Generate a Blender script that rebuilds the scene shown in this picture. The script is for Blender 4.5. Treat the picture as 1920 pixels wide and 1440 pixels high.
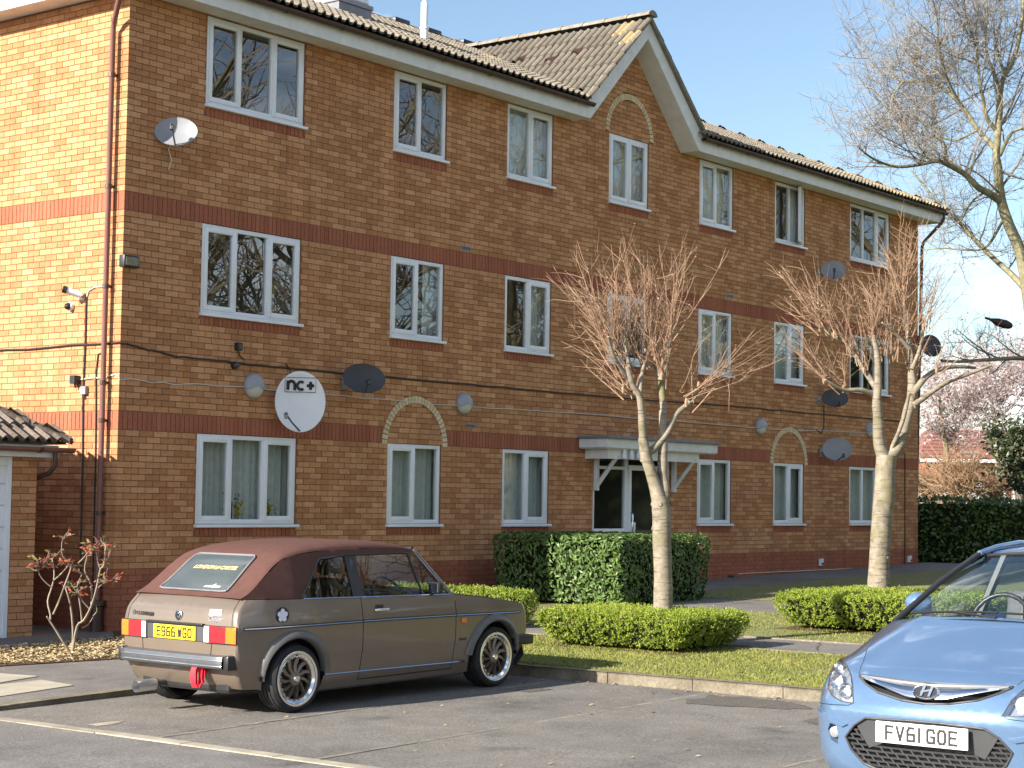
import bpy, bmesh, math, random
from mathutils import Vector, Matrix, noise
from mathutils.geometry import delaunay_2d_cdt, tessellate_polygon
SC = bpy.context.scene
COL = SC.collection
for o in list(bpy.data.objects): bpy.data.objects.remove(o)
R = math.radians
# ------------------------------------------------------------------ camera
CAM_POS = Vector((-14.348, -17.033, 1.743)); YAW, PIT, ROL = R(52.1705), R(3.6326), R(0.8485); FPX = 3453.5
fw = Vector((math.sin(YAW)*math.cos(PIT), math.cos(YAW)*math.cos(PIT), math.sin(PIT)))
rt = Vector((math.cos(YAW), -math.sin(YAW), 0)); up = rt.cross(fw)
CR = rt*math.cos(ROL) + up*math.sin(ROL); CU = up*math.cos(ROL) - rt*math.sin(ROL)
cd = bpy.data.cameras.new('camera'); cam = bpy.data.objects.new('camera', cd); COL.objects.link(cam)
cd.sensor_fit = 'HORIZONTAL'; cd.sensor_width = 36; cd.lens = FPX*36/1920; cd.clip_start = .1; cd.clip_end = 3000
m = Matrix((CR, CU, -fw)).transposed().to_4x4(); m.translation = CAM_POS; cam.matrix_world = m
SC.camera = cam
# ------------------------------------------------------------------ light
SUN_EL, SUN_AZ = R(25.5), R(14.5)          # the sun stands to the left, a little behind the facade
to_sun = Vector((-math.cos(SUN_AZ)*math.cos(SUN_EL), math.sin(SUN_AZ)*math.cos(SUN_EL), math.sin(SUN_EL)))
W = bpy.data.worlds.new('World'); SC.world = W; W.use_nodes = True
wn, wl = W.node_tree.nodes, W.node_tree.links
wn.clear()
wo = wn.new('ShaderNodeOutputWorld'); bg = wn.new('ShaderNodeBackground'); sky = wn.new('ShaderNodeTexSky')
sky.sky_type = 'NISHITA'; sky.sun_disc = False; sky.sun_elevation = SUN_EL; sky.sun_rotation = math.atan2(to_sun.x, to_sun.y)
sky.air_density = 1.0; sky.dust_density = 0.6; sky.ozone_density = 1.6
CLOUD_AT = (1.85, 3.9, .4)
bg.inputs[1].default_value = 0.075
tc = wn.new('ShaderNodeTexCoord'); mp = wn.new('ShaderNodeMapping'); mp.inputs['Scale'].default_value = (1, 1, 2.6); mp.inputs['Location'].default_value = CLOUD_AT
cn = wn.new('ShaderNodeTexNoise'); cn.inputs['Scale'].default_value = 3.1; cn.inputs['Detail'].default_value = 9; cn.inputs['Roughness'].default_value = .56
sp = wn.new('ShaderNodeSeparateXYZ'); el = wn.new('ShaderNodeMapRange'); el.inputs[1].default_value = .0; el.inputs[2].default_value = .32; el.inputs[3].default_value = .10; el.inputs[4].default_value = 0
ad = wn.new('ShaderNodeMath'); ad.operation = 'ADD'
rm = wn.new('ShaderNodeMapRange'); rm.inputs[1].default_value = .54; rm.inputs[2].default_value = .73
mx = wn.new('ShaderNodeMixRGB'); cr = wn.new('ShaderNodeValToRGB'); cr.color_ramp.elements[0].position = .35; cr.color_ramp.elements[0].color = (9.0, 9.6, 10.6, 1); cr.color_ramp.elements[1].position = .62; cr.color_ramp.elements[1].color = (17.5, 17.6, 17.8, 1)
c2 = wn.new('ShaderNodeTexNoise'); c2.inputs['Scale'].default_value = 7; c2.inputs['Detail'].default_value = 8; wl.new(mp.outputs[0], c2.inputs['Vector']); wl.new(c2.outputs['Fac'], cr.inputs[0]); wl.new(cr.outputs[0], mx.inputs[2])
wl.new(tc.outputs['Generated'], mp.inputs[0]); wl.new(mp.outputs[0], cn.inputs['Vector']); wl.new(tc.outputs['Generated'], sp.inputs[0]); wl.new(sp.outputs[2], el.inputs[0])
wl.new(cn.outputs['Fac'], ad.inputs[0]); wl.new(el.outputs[0], ad.inputs[1]); wl.new(ad.outputs[0], rm.inputs[0])
wl.new(rm.outputs[0], mx.inputs[0]); wl.new(sky.outputs[0], mx.inputs[1]); wl.new(mx.outputs[0], bg.inputs[0]); wl.new(bg.outputs[0], wo.inputs[0])
sl = bpy.data.lights.new('sun', 'SUN'); sl.energy = 5.0; sl.angle = R(.53); sl.color = (1, .93, .82)
sun = bpy.data.objects.new('sun', sl); COL.objects.link(sun); sun.rotation_euler = to_sun.to_track_quat('Z', 'Y').to_euler()
sun.location = (-40, 10, 30)
vs = SC.view_settings; SC.display_settings.display_device = 'sRGB'
vs.view_transform = 'Standard'; vs.look = 'None'; vs.exposure = 1.35; vs.gamma = 1; vs.use_curve_mapping = False
# ------------------------------------------------------------------ helpers
def G(x): return .115 + .0165*max(-30., min(30., x))
def ray(px, py): return CR*((px-960)/FPX) - CU*((py-720)/FPX) + fw
def gnd(px, py, dz=0):
    d = ray(px, py); t = (.115+dz+.0165*CAM_POS.x-CAM_POS.z)/(d.z-.0165*d.x); return CAM_POS+d*t
def atd(px, py, t): return CAM_POS+ray(px, py)*t
def aty(px, py, y): d = ray(px, py); return CAM_POS+d*((y-CAM_POS.y)/d.y)
def atx(px, py, x): d = ray(px, py); return CAM_POS+d*((x-CAM_POS.x)/d.x)
RNG = random.Random(7)

class MB:
    """collects faces; build() links them as one mesh object"""
    def __init__(s): s.v = []; s.f = []; s.t = []; s.m = []; s.M = None; s.tone = 0.; s.mi = 0
    def V(s, p):
        p = Vector(p); s.v.append(s.M @ p if s.M else p); return len(s.v)-1
    def F(s, ids): s.f.append(tuple(ids)); s.t.append(s.tone); s.m.append(s.mi)
    def poly(s, pts): s.F([s.V(p) for p in pts])
    def box(s, x0, x1, y0, y1, z0, z1, skip=''):
        i = [s.V(p) for p in ((x0,y0,z0),(x1,y0,z0),(x1,y1,z0),(x0,y1,z0),(x0,y0,z1),(x1,y0,z1),(x1,y1,z1),(x0,y1,z1))]
        for k, q in (('b',(0,3,2,1)),('t',(4,5,6,7)),('f',(0,1,5,4)),('r',(1,2,6,5)),('k',(2,3,7,6)),('l',(3,0,4,7))):
            if k not in skip: s.F([i[j] for j in q])
    def bbox(s, x0, x1, y0, y1, z0, z1, b=.005):
        """box with chamfered edges"""
        bm = bmesh.new(); bmesh.ops.create_cube(bm, size=1)
        for v in bm.verts: v.co = Vector(((x0+x1)/2+v.co.x*(x1-x0), (y0+y1)/2+v.co.y*(y1-y0), (z0+z1)/2+v.co.z*(z1-z0)))
        bmesh.ops.bevel(bm, geom=bm.edges[:], offset=b, segments=2, profile=.5, affect='EDGES'); s.bm(bm)
    def bm(s, bm):
        k = [s.V(v.co) for v in bm.verts]; bm.verts.index_update()
        for f in bm.faces: s.F([k[v.index] for v in f.verts])
        bm.free()
    def prism(s, pts, d):
        """closed polygon pts (3d) extruded by vector d"""
        d = Vector(d); a = [s.V(p) for p in pts]; b = [s.V(Vector(p)+d) for p in pts]; n = len(pts)
        s.F(a[::-1]); s.F(b)
        for i in range(n): s.F((a[i], a[(i+1) % n], b[(i+1) % n], b[i]))
    def tube(s, path, rad, n=6, cap=True):
        path = [Vector(p) for p in path]
        if not hasattr(rad, '__len__'): rad = [rad]*len(path)
        rings = []; prev = None
        for i, p in enumerate(path):
            t = (path[min(i+1, len(path)-1)]-path[max(i-1, 0)])
            if t.length < 1e-9: t = Vector((0,0,1))
            t.normalize()
            if prev is None:
                a = t.cross(Vector((0,0,1)) if abs(t.z) < .9 else Vector((1,0,0))).normalized()
            else:
                a = (prev-t*prev.dot(t))
                a = a.normalized() if a.length > 1e-6 else t.orthogonal().normalized()
            prev = a; b = t.cross(a)
            rings.append([s.V(p+(a*math.cos(2*math.pi*k/n)+b*math.sin(2*math.pi*k/n))*rad[i]) for k in range(n)])
        for r0, r1 in zip(rings, rings[1:]):
            for k in range(n): s.F((r0[k], r0[(k+1) % n], r1[(k+1) % n], r1[k]))
        if cap: s.F(rings[0][::-1]); s.F(rings[-1])
    def lathe(s, prof, n=24, c=(0,0,0), ax='y', close=False):
        """prof: (radius, along-axis)"""
        rings = []
        for r, h in prof:
            q = []
            for k in range(n):
                a = 2*math.pi*k/n; u, w = r*math.cos(a), r*math.sin(a)
                p = (u, h, w) if ax == 'y' else ((h, u, w) if ax == 'x' else (u, w, h))
                q.append(s.V(Vector(p)+Vector(c)))
            rings.append(q)
        for r0, r1 in zip(rings, rings[1:]):
            for k in range(n): s.F((r0[k], r0[(k+1) % n], r1[(k+1) % n], r1[k]))
        if close: s.F(rings[0][::-1]); s.F(rings[-1])
    def grid(s, rows, wrap=False):
        ids = [[s.V(p) for p in r] for r in rows]
        for a, b in zip(ids, ids[1:]):
            n = len(a)
            for k in range(n if wrap else n-1): s.F((a[k], a[(k+1) % n], b[(k+1) % n], b[k]))
    def mesh(s, name, mats, smooth=None, recalc=False):
        me = bpy.data.meshes.new(name); me.from_pydata([tuple(p) for p in s.v], [], s.f)
        for mt in (mats if isinstance(mats, (list, tuple)) else [mats]): me.materials.append(mt)
        if any(s.m): me.polygons.foreach_set('material_index', s.m)
        if any(s.t):
            a = me.attributes.new('tone', 'FLOAT', 'FACE'); a.data.foreach_set('value', s.t)
        if recalc:
            bm = bmesh.new(); bm.from_mesh(me); bmesh.ops.remove_doubles(bm, verts=bm.verts, dist=1e-5)
            bmesh.ops.recalc_face_normals(bm, faces=bm.faces); bm.to_mesh(me); bm.free()
        if smooth is not None:
            me.polygons.foreach_set('use_smooth', [True]*len(me.polygons))
            if smooth < 180: me.set_sharp_from_angle(angle=R(smooth))
        me.update(); return me
    def build(s, name, mats, parent=None, smooth=None, recalc=False):
        return link(name, s.mesh(name, mats, smooth, recalc), parent)

def link(name, me, parent=None):
    o = bpy.data.objects.new(name, me); COL.objects.link(o)
    if parent: o.parent = parent
    return o
def empty(name, loc=(0,0,0), rz=0):
    o = bpy.data.objects.new(name, None); COL.objects.link(o); o.location = loc; o.rotation_euler = (0, 0, rz); o.empty_display_size = .2; return o
def tag(o, label=None, cat=None, group=None, kind=None):
    if label: o['label'] = label
    if cat: o['category'] = cat
    if group: o['group'] = group
    if kind: o['kind'] = kind
    return o
def copy_tree(o, parent=None):
    c = o.copy(); COL.objects.link(c); c.parent = parent
    for ch in list(o.children): copy_tree(ch, c)
    return c
def text_mesh(mb, txt, size, M, depth=.002, sx=1., shear=0., bold=0.):
    cu = bpy.data.curves.new('t', 'FONT'); cu.body = txt; cu.size = size; cu.extrude = depth; cu.align_x = 'CENTER'; cu.align_y = 'CENTER'; cu.shear = shear; cu.offset = bold; cu.resolution_u = 3
    o = bpy.data.objects.new('t', cu); COL.objects.link(o); dg = bpy.context.evaluated_depsgraph_get(); dg.update()
    me = bpy.data.meshes.new_from_object(o.evaluated_get(dg))
    old = mb.M; mb.M = M @ Matrix.Diagonal((sx, 1, 1, 1)); k = [mb.V(v.co) for v in me.vertices]
    for p in me.polygons: mb.F([k[i] for i in p.vertices])
    mb.M = old; bpy.data.objects.remove(o); bpy.data.meshes.remove(me); bpy.data.curves.remove(cu)
def frame_m(o, xd, yd):
    """matrix whose local x, y run along xd, yd at o"""
    xd = Vector(xd).normalized(); yd = Vector(yd).normalized(); zd = xd.cross(yd).normalized()
    m = Matrix((xd, yd, zd)).transposed().to_4x4(); m.translation = Vector(o); return m
def lerp(a, b, t): return a+(b-a)*t
def interp(tab, x):
    if x <= tab[0][0]: return tab[0][1]
    for (x0, y0), (x1, y1) in zip(tab, tab[1:]):
        if x <= x1: return y0+(y1-y0)*(x-x0)/(x1-x0)
    return tab[-1][1]
def sinterp(tab, x):
    """smooth (monotone-ish catmull) interpolation"""
    n = len(tab)
    if x <= tab[0][0]: return tab[0][1]
    if x >= tab[-1][0]: return tab[-1][1]
    for i in range(n-1):
        x0, y0 = tab[i]; x1, y1 = tab[i+1]
        if x <= x1:
            d = (y1-y0)/(x1-x0)
            m0 = d if i == 0 else .5*(d+(y0-tab[i-1][1])/(x0-tab[i-1][0]))
            m1 = d if i == n-2 else .5*(d+(tab[i+2][1]-y1)/(tab[i+2][0]-x1))
            h = x1-x0; t = (x-x0)/h
            return (2*t**3-3*t*t+1)*y0+(t**3-2*t*t+t)*h*m0+(3*t*t-2*t**3)*y1+(t**3-t*t)*h*m1

# ------------------------------------------------------------------ materials
class NT:
    def __init__(s, name):
        s.m = bpy.data.materials.new(name); s.m.use_nodes = True; s.n = s.m.node_tree.nodes; s.l = s.m.node_tree.links
        s.b = s.n['Principled BSDF']; s.out = s.n['Material Output']
    def new(s, t, **k):
        x = s.n.new('ShaderNode'+t)
        for a, b in k.items(): setattr(x, a, b)
        return x
    def noise(s, scale, detail=4, rough=.6, vec=None):
        x = s.new('TexNoise'); x.inputs['Scale'].default_value = scale; x.inputs['Detail'].default_value = detail; x.inputs['Roughness'].default_value = rough
        s.l.new((vec or s.obj()), x.inputs['Vector']); return x.outputs['Fac']
    def obj(s):
        if not hasattr(s, '_o'): s._o = s.new('TexCoord').outputs['Object']
        return s._o
    def ramp(s, fac, stops):
        x = s.new('ValToRGB'); e = x.color_ramp.elements
        while len(e) < len(stops): e.new(.5)
        for el, (p, c) in zip(e, stops): el.position = p; el.color = (*c, 1)
        s.l.new(fac, x.inputs[0]); return x.outputs[0]
    def mix(s, fac, a, b, mode='MIX'):
        x = s.new('MixRGB', blend_type=mode)
        for i, q in enumerate((fac, a, b)):
            if hasattr(q, 'is_linked'): s.l.new(q, x.inputs[i])
            elif hasattr(q, '__len__'): x.inputs[i].default_value = (*q, 1)
            else: x.inputs[i].default_value = q
        return x.outputs[0]
    def rng(s, v, a, b, c=0., d=1.):
        x = s.new('MapRange'); s.l.new(v, x.inputs[0])
        for i, q in enumerate((a, b, c, d)): x.inputs[i+1].default_value = q
        return x.outputs[0]
    def bump(s, h, dist=.01, st=.5):
        x = s.new('Bump'); x.inputs['Strength'].default_value = st; x.inputs['Distance'].default_value = dist
        s.l.new(h, x.inputs['Height']); s.l.new(x.outputs[0], s.b.inputs['Normal'])
    def color(s, c): s.l.new(c, s.b.inputs['Base Color'])
    def attr(s, n): return s.new('Attribute', attribute_name=n).outputs['Fac']

def plain(name, col, rough=.5, metal=0., var=.12, scale=6., bump=0., coat=0., spec=.5, bscale=60.):
    t = NT(name); b = t.b; b.inputs['Roughness'].default_value = rough; b.inputs['Metallic'].default_value = metal
    b.inputs['Coat Weight'].default_value = coat; b.inputs['Coat Roughness'].default_value = .06; b.inputs['Specular IOR Level'].default_value = spec
    if var:
        c0 = tuple(max(0, c*(1-var)) for c in col); c1 = tuple(min(1, c*(1+var)) for c in col)
        t.color(t.ramp(t.noise(scale, 5), [(.3, c0), (.7, c1)]))
    else: b.inputs['Base Color'].default_value = (*col, 1)
    if bump: t.bump(t.noise(bscale, 3), bump)
    return t.m

def brick_mat(name, stops, spot=.25):
    t = NT(name); a = t.attr('tone'); c = t.ramp(a, stops)
    n = t.noise(26, 5, .7); c = t.mix(1, c, t.ramp(n, [(.25, (1-spot,)*3), (.7, (1.12,)*3)]), 'MULTIPLY')
    sm = t.new('Mapping'); sm.inputs['Scale'].default_value = (5, 5, .28); t.l.new(t.obj(), sm.inputs[0]); sk = t.noise(1., 4, .6, sm.outputs[0]); c = t.mix(1, c, t.ramp(sk, [(.32, (.84,.82,.80)), (.55, (1,1,1)), (.75, (1.05,1.04,1.03))]), 'MULTIPLY')
    st = t.noise(.9, 4, .6); c = t.mix(1, c, t.ramp(st, [(.3, (.88,.86,.84)), (.7, (1.06,1.05,1.03))]), 'MULTIPLY')
    t.color(c); t.b.inputs['Roughness'].default_value = .92; t.b.inputs['Specular IOR Level'].default_value = .15; t.bump(t.noise(140, 3), .004, .6); return t.m
MT = {}
MT['brick'] = brick_mat('buff_brick', [(0, (.43,.205,.098)), (.3, (.46,.222,.107)), (.42, (.53,.275,.138)), (.7, (.57,.30,.153)), (1, (.62,.345,.185))])
MT['red'] = brick_mat('red_brick', [(0, (.34,.122,.074)), (.5, (.37,.135,.082)), (1, (.40,.15,.09))])
MT['pale'] = brick_mat('pale_brick', [(0, (.66,.54,.34)), (1, (.78,.66,.45))])
MT['mortar'] = plain('mortar', (.23,.115,.062), .95, var=.2, scale=9, spec=.1)
MT['white'] = plain('white_upvc', (.74,.76,.79), .32, var=.04, scale=3)
MT['wood_white'] = plain('white_painted_wood', (.66,.66,.64), .55, var=.10, scale=5)
MT['brown_pl'] = plain('brown_plastic', (.062,.032,.026), .38, var=.2, scale=4)
MT['pipe'] = plain('brown_pipe', (.19,.088,.075), .35, var=.12, scale=3)
MT['black'] = plain('black_plastic', (.018,.018,.02), .45, var=.15)
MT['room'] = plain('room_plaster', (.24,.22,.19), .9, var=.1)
MT['net'] = plain('net_curtain', (.70,.72,.70), .9, var=.1, scale=12)
MT['grey'] = plain('grey_metal', (.22,.23,.25), .5, var=.1)
MT['lead'] = plain('lead_sheet', (.17,.18,.21), .5, var=.15, scale=5)
MT['chrome'] = plain('chrome', (.75,.76,.78), .12, 1, var=0)
def glass_mat(name, r0, tint=(1,1,1), gl=.01):
    t = NT(name); t.n.remove(t.b); lw = t.new('LayerWeight'); lw.inputs[0].default_value = .5; pw = t.new('Math', operation='POWER'); pw.inputs[1].default_value = 5; t.l.new(lw.outputs['Facing'], pw.inputs[0]); f = t.new('Math', operation='MULTIPLY_ADD'); f.inputs[1].default_value = 1-r0; f.inputs[2].default_value = r0; t.l.new(pw.outputs[0], f.inputs[0])
    tr = t.new('BsdfTransparent'); tr.inputs[0].default_value = (*tint, 1); g = t.new('BsdfGlossy'); g.inputs['Roughness'].default_value = gl
    w = t.new('MixShader'); t.l.new(f.outputs[0], w.inputs[0]); t.l.new(tr.outputs[0], w.inputs[1]); t.l.new(g.outputs[0], w.inputs[2]); t.l.new(w.outputs[0], t.out.inputs[0])
    return t.m
MT['glass'] = glass_mat('window_glass', .17, (.80,.84,.82), .004)
MT['carglass'] = glass_mat('car_glass', .05, (.70,.75,.73), .003)
def tile_mat():
    t = NT('roof_tile'); c = t.ramp(t.attr('tone'), [(0, (.055,.045,.036)), (.12, (.06,.05,.04)), (.2, (.165,.14,.108)), (1, (.225,.195,.155))])  # darkest stops hold the painted shade of the tile channels
    n = t.noise(14, 6, .7); c = t.mix(1, c, t.ramp(n, [(.3, (.75,.75,.75)), (.7, (1.1,1.1,1.08))]), 'MULTIPLY')
    ln = t.noise(1.6, 5, .65); sp = t.noise(30, 3, .6)
    k = t.new('Math', operation='MULTIPLY'); t.l.new(t.rng(ln, .62, .76), k.inputs[0]); t.l.new(t.rng(sp, .45, .58), k.inputs[1])
    c = t.mix(k.outputs[0], c, (.42,.25,.045)); t.color(c); t.b.inputs['Roughness'].default_value = .9; t.bump(t.noise(90), .004); return t.m
MT['tile'] = tile_mat()
MT['ridge'] = plain('ridge_tile', (.20,.175,.14), .9, var=.3, scale=9, bump=.004)
def lichen():
    t = NT('lichen_tile'); c = t.ramp(t.noise(16, 6, .7), [(.3, (.20,.17,.12)), (.5, (.33,.28,.19)), (.58, (.46,.27,.06)), (.75, (.36,.30,.20))])
    t.color(c); t.b.inputs['Roughness'].default_value = .95; t.bump(t.noise(90), .004); return t.m
MT['lichen'] = lichen()
# ================================================================== setting
def asphalt(name, c, speck=.5):
    t = NT(name); n1 = t.noise(55, 5, .8); n2 = t.noise(.55, 5, .62); n3 = t.noise(4, 4, .6)
    col = t.ramp(n1, [(.32, tuple(q*(1-speck) for q in c)), (.5, c), (.68, tuple(min(1, q*(1+speck*1.3)) for q in c))])
    col = t.mix(1, col, t.ramp(n2, [(.32, (.74,.74,.75)), (.5, (1,1,1)), (.68, (1.16,1.13,1.08))]), 'MULTIPLY')
    col = t.mix(1, col, t.ramp(n3, [(.35, (.9,.9,.9)), (.65, (1.08,1.08,1.08))]), 'MULTIPLY')
    oil = t.noise(1.5, 3, .5); col = t.mix(1, col, t.ramp(oil, [(.24, (.50,.50,.51)), (.34, (.92,.92,.92)), (.4, (1,1,1))]), 'MULTIPLY')
    vor = t.new('TexVoronoi', feature='DISTANCE_TO_EDGE'); vor.inputs['Scale'].default_value = .55; wv = t.noise(3, 4); wm = t.mix(.12, t.obj(), t.new('TexNoise').outputs['Color']); t.l.new(wm, vor.inputs['Vector']); mk = t.noise(.35, 2); ck = t.new('Math', operation='MULTIPLY'); t.l.new(t.rng(vor.outputs['Distance'], .0, .009, 1, 0), ck.inputs[0]); t.l.new(t.rng(mk, .57, .63), ck.inputs[1]); col = t.mix(ck.outputs[0], col, (.035,.032,.03))
    t.color(col); t.b.inputs['Roughness'].default_value = .9; t.b.inputs['Specular IOR Level'].default_value = .25; t.bump(n1, .006, .8); return t.m
MT['road'] = asphalt('road_asphalt', (.18,.168,.158), .6)
MT['bay'] = asphalt('bay_asphalt', (.165,.153,.138), .58)
MT['pave'] = asphalt('path_asphalt', (.17,.158,.145), .42)
t_ = NT('kerb_concrete'); c_ = t_.ramp(t_.noise(4.5, 6, .7), [(.28, (.12,.10,.072)), (.5, (.20,.172,.128)), (.72, (.275,.245,.19))]); c_ = t_.mix(1, c_, t_.ramp(t_.noise(38, 4, .7), [(.3, (.68,.68,.67)), (.55, (1,1,1)), (.75, (1.15,1.14,1.1))]), 'MULTIPLY'); c_ = t_.mix(t_.rng(t_.noise(1.1, 5, .7), .56, .66, 0, .6), c_, (.075,.075,.045)); t_.color(c_); t_.b.inputs['Roughness'].default_value = .93; t_.b.inputs['Specular IOR Level'].default_value = .2; t_.bump(t_.noise(60, 5, .7), .008, .8); MT['conc'] = t_.m
MT['edging'] = plain('edging_concrete', (.31,.275,.215), .92, var=.3, scale=3.5, bump=.003, bscale=120, spec=.2)
MT['bayline'] = plain('bay_line_concrete', (.20,.18,.145), .92, var=.35, scale=6, bump=.003, bscale=120, spec=.2)
MT['slab'] = plain('pale_concrete', (.37,.33,.26), .92, var=.16, scale=3, bump=.003, bscale=90, spec=.2)
MT['soil'] = plain('soil', (.10,.065,.04), .98, var=.35, scale=12, bump=.02, bscale=30, spec=.1)
t_ = NT('turf'); t_.color(t_.mix(t_.rng(t_.noise(1.3, 5, .65), .56, .66, 0, .85), t_.ramp(t_.noise(7, 5), [(.3, (.115,.13,.038)), (.7, (.20,.20,.07))]), (.17,.125,.075))); t_.b.inputs['Roughness'].default_value = .98; t_.bump(t_.noise(60), .01); MT['turf'] = t_.m
MT['far'] = plain('far_ground', (.10,.11,.055), .98, var=.3, scale=.3, spec=.1)
def sheet(name, pts, dz, mat, kind='structure', parent=None):
    mb = MB(); mb.poly([(x, y, G(x)+dz) for x, y in pts]); o = mb.build(name, mat, parent)
    if kind: o['kind'] = kind
    return o
mb = MB()
for xa, xb in ((-1500, -30), (-30, 30), (30, 1500)):
    mb.poly([(xa, -1500, G(xa)-.03), (xb, -1500, G(xb)-.03), (xb, 1500, G(xb)-.03), (xa, 1500, G(xa)-.03)])
tag(mb.build('ground', MT['far']), kind='structure')
XK = -.50                                        # front edge of the kerb at the head of the bays
sheet('road', [(-29, -60), (-5.56, -60), (-5.56, 40), (-29, 40)], 0, MT['road'])
sheet('parking_bay', [(-5.44, -60), (XK, -60), (XK, -4.85), (-5.44, -4.85)], 0, MT['bay'])
# flush edging stones between road and bays, each stone a piece
def edging_run(name, p0, p1, wid, L, dz, mat, hgt=.10, j=.008, rise=None, top_r=0.):
    p0 = Vector((*p0, 0)); p1 = Vector((*p1, 0)); d = (p1-p0); n = max(1, round(d.length/L)); d.normalize(); q = Vector((-d.y, d.x, 0)); L = (p1-p0).length/n
    root = None
    for i in range(n):
        a = p0+d*(i*L+j/2); b = p0+d*((i+1)*L-j/2); mb = MB(); h = dz+RNG.uniform(-.003, .003)
        h0 = h+(rise(i/n) if rise else 0); h1 = h+(rise((i+1)/n) if rise else 0)
        s = RNG.uniform(-.004, .004)
        P = [(a+q*s, h0), (b+q*s, h1), (b+q*(wid+s), h1), (a+q*(wid+s), h0)]
        t = [Vector((p.x, p.y, G(p.x)+h)) for p, h in P]; bt = [Vector((p.x, p.y, G(p.x)-hgt)) for p, h in P]
        if top_r:
            # rounded front arris
            tf = [t[0]+q*top_r, t[1]+q*top_r]; tm = [t[0]+q*top_r*.3-Vector((0,0,top_r*.3)), t[1]+q*top_r*.3-Vector((0,0,top_r*.3))]; tl = [t[0]-Vector((0,0,top_r)), t[1]-Vector((0,0,top_r))]
            mb.poly([tf[0], tf[1], t[2], t[3]]); mb.poly([tm[0], tm[1], tf[1], tf[0]]); mb.poly([tl[0], tl[1], tm[1], tm[0]]); mb.poly([bt[0], bt[1], tl[1], tl[0]])
            mb.poly([bt[1], bt[2], t[2], tf[1], tm[1], tl[1]]); mb.poly([bt[3], bt[0], tl[0], tm[0], tf[0], t[3]]); mb.poly([bt[2], bt[3], t[3], t[2]])
        else:
            mb.poly(t); mb.poly([bt[0], bt[1], t[1], t[0]]); mb.poly([bt[1], bt[2], t[2], t[1]]); mb.poly([bt[2], bt[3], t[3], t[2]]); mb.poly([bt[3], bt[0], t[0], t[3]])
        o = mb.build(name, mat, root)
        if root is None: root = o; o['kind'] = 'structure'
    return root
edging_run('edging_strip', (-5.44, -30), (-5.44, -1.0), .12, .915, .006, MT['edging'])
for y in (-6.98, -9.35+.8, -11.1, -13.6, -16.1): edging_run('bay_line', (-5.43, y), (XK-.01, y), .05, .915, .003, MT['bayline'], j=.004)
# kerbs
edging_run('kerb', (XK, -30), (XK, -4.72), -.125, .915, .105, MT['conc'], top_r=.02)
edging_run('kerb_left', (XK-.01, -4.85), (-12.5, -4.85), -.125, .915, .02, MT['conc'], rise=lambda f: .075*max(0, 1-f*1.9)*1, top_r=.02)
sheet('pavement', [(-12.5, -4.725), (XK-.02, -4.725), (.0, -2.3), (.0, 9), (-12.5, 9)], .025, MT['pave'])
for nm, pp in (('concrete_slab', [(-90, 1266), (-10, 1262), (72, 1268), (0, 1280), (-110, 1300)]), ('concrete_slab', [(-60, 1291), (78, 1275), (138, 1285), (-20, 1309), (-140, 1312)])):
    q = [gnd(a, b, .03) for a, b in pp]; mb = MB(); mb.prism([(p.x, p.y, G(p.x)+.005) for p in q], (0, 0, .028)); tag(mb.build(nm, MT['slab'], None, recalc=True), kind='structure')
# chipping bed at the foot of the building
bed = [(-6.5, -2.15), (-3.25, -2.30), (-2.03, -2.6), (.2, -2.9), (XK+.6, -4.7), (2.2, -4.7), (2.2, -.02), (.0, -.02), (-.6, -.75), (-6.5, -.55)]
sheet('chipping_bed', bed, .034, MT['soil'])
MT['chip'] = plain('bark_chip', (.46,.36,.205), .95, var=.4, scale=35, spec=.15)
mb = MB(); rng = random.Random(3)
for i in range(17000):
    x = rng.uniform(-4.6, 1.6); y = rng.uniform(-2.75, -.75)
    if y < interp([(-6.5, -2.15), (-3.25, -2.3), (-2.03, -2.6), (.2, -2.9)], x)+.02 or y > interp([(-6.5, -.6), (-.6, -.8), (0, -.3)], x): continue
    a = rng.uniform(0, 6.28); l = rng.uniform(.007, .024); w = l*rng.uniform(.25, .55); tz = rng.uniform(-.5, .5); z = G(x)+.036+rng.uniform(0, .03)
    ux, uy = math.cos(a), math.sin(a); p = Vector((x, y, z)); u = Vector((ux, uy, tz*.8)); v = Vector((-uy, ux, rng.uniform(-.5, .5)))
    mb.poly([p-u*l-v*w, p+u*l-v*w*.7, p+u*l*.9+v*w, p-u*l+v*w*.8])
tag(mb.build('bark_chips', MT['chip']), 'pale bark chips covering the bed before the brick wall', 'bark chips', kind='stuff')
# lawn with the two paths set into it
LZ = .10
for nm, pts in (('lawn', [(XK+.12, -30), (2.33, -30), (2.33, -4.0), (2.2, -4.0), (2.2, -4.72), (XK+.12, -4.72)]),
                ('lawn', [(3.62, -30), (7.0, -30), (7.0, -3.6), (3.62, -3.6)]),
                ('lawn', [(9.0, -30), (30, -30), (30, -1.6), (9.0, -1.6)]),
                ('lawn', [(2.2, -3.6), (7.0, -3.6), (7.0, -.02), (2.2, -.02)])):
    sheet(nm, pts, LZ, MT['turf'])
sheet('footpath', [(2.33, -30), (3.62, -30), (3.62, -3.6), (2.33, -3.6)], LZ-.006, MT['pave'])
sheet('footpath', [(7.0, -30), (9.0, -30), (9.0, -1.6), (22, -1.6), (22, -.02), (7.0, -.02)], LZ-.004, MT['pave'])
for a, b in (((2.28, -20), (2.28, -3.7)), ((3.60, -3.7), (3.60, -20))): edging_run('path_edging', a, b, -.05, .915, LZ+.012, MT['conc'], j=.006)
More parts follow.
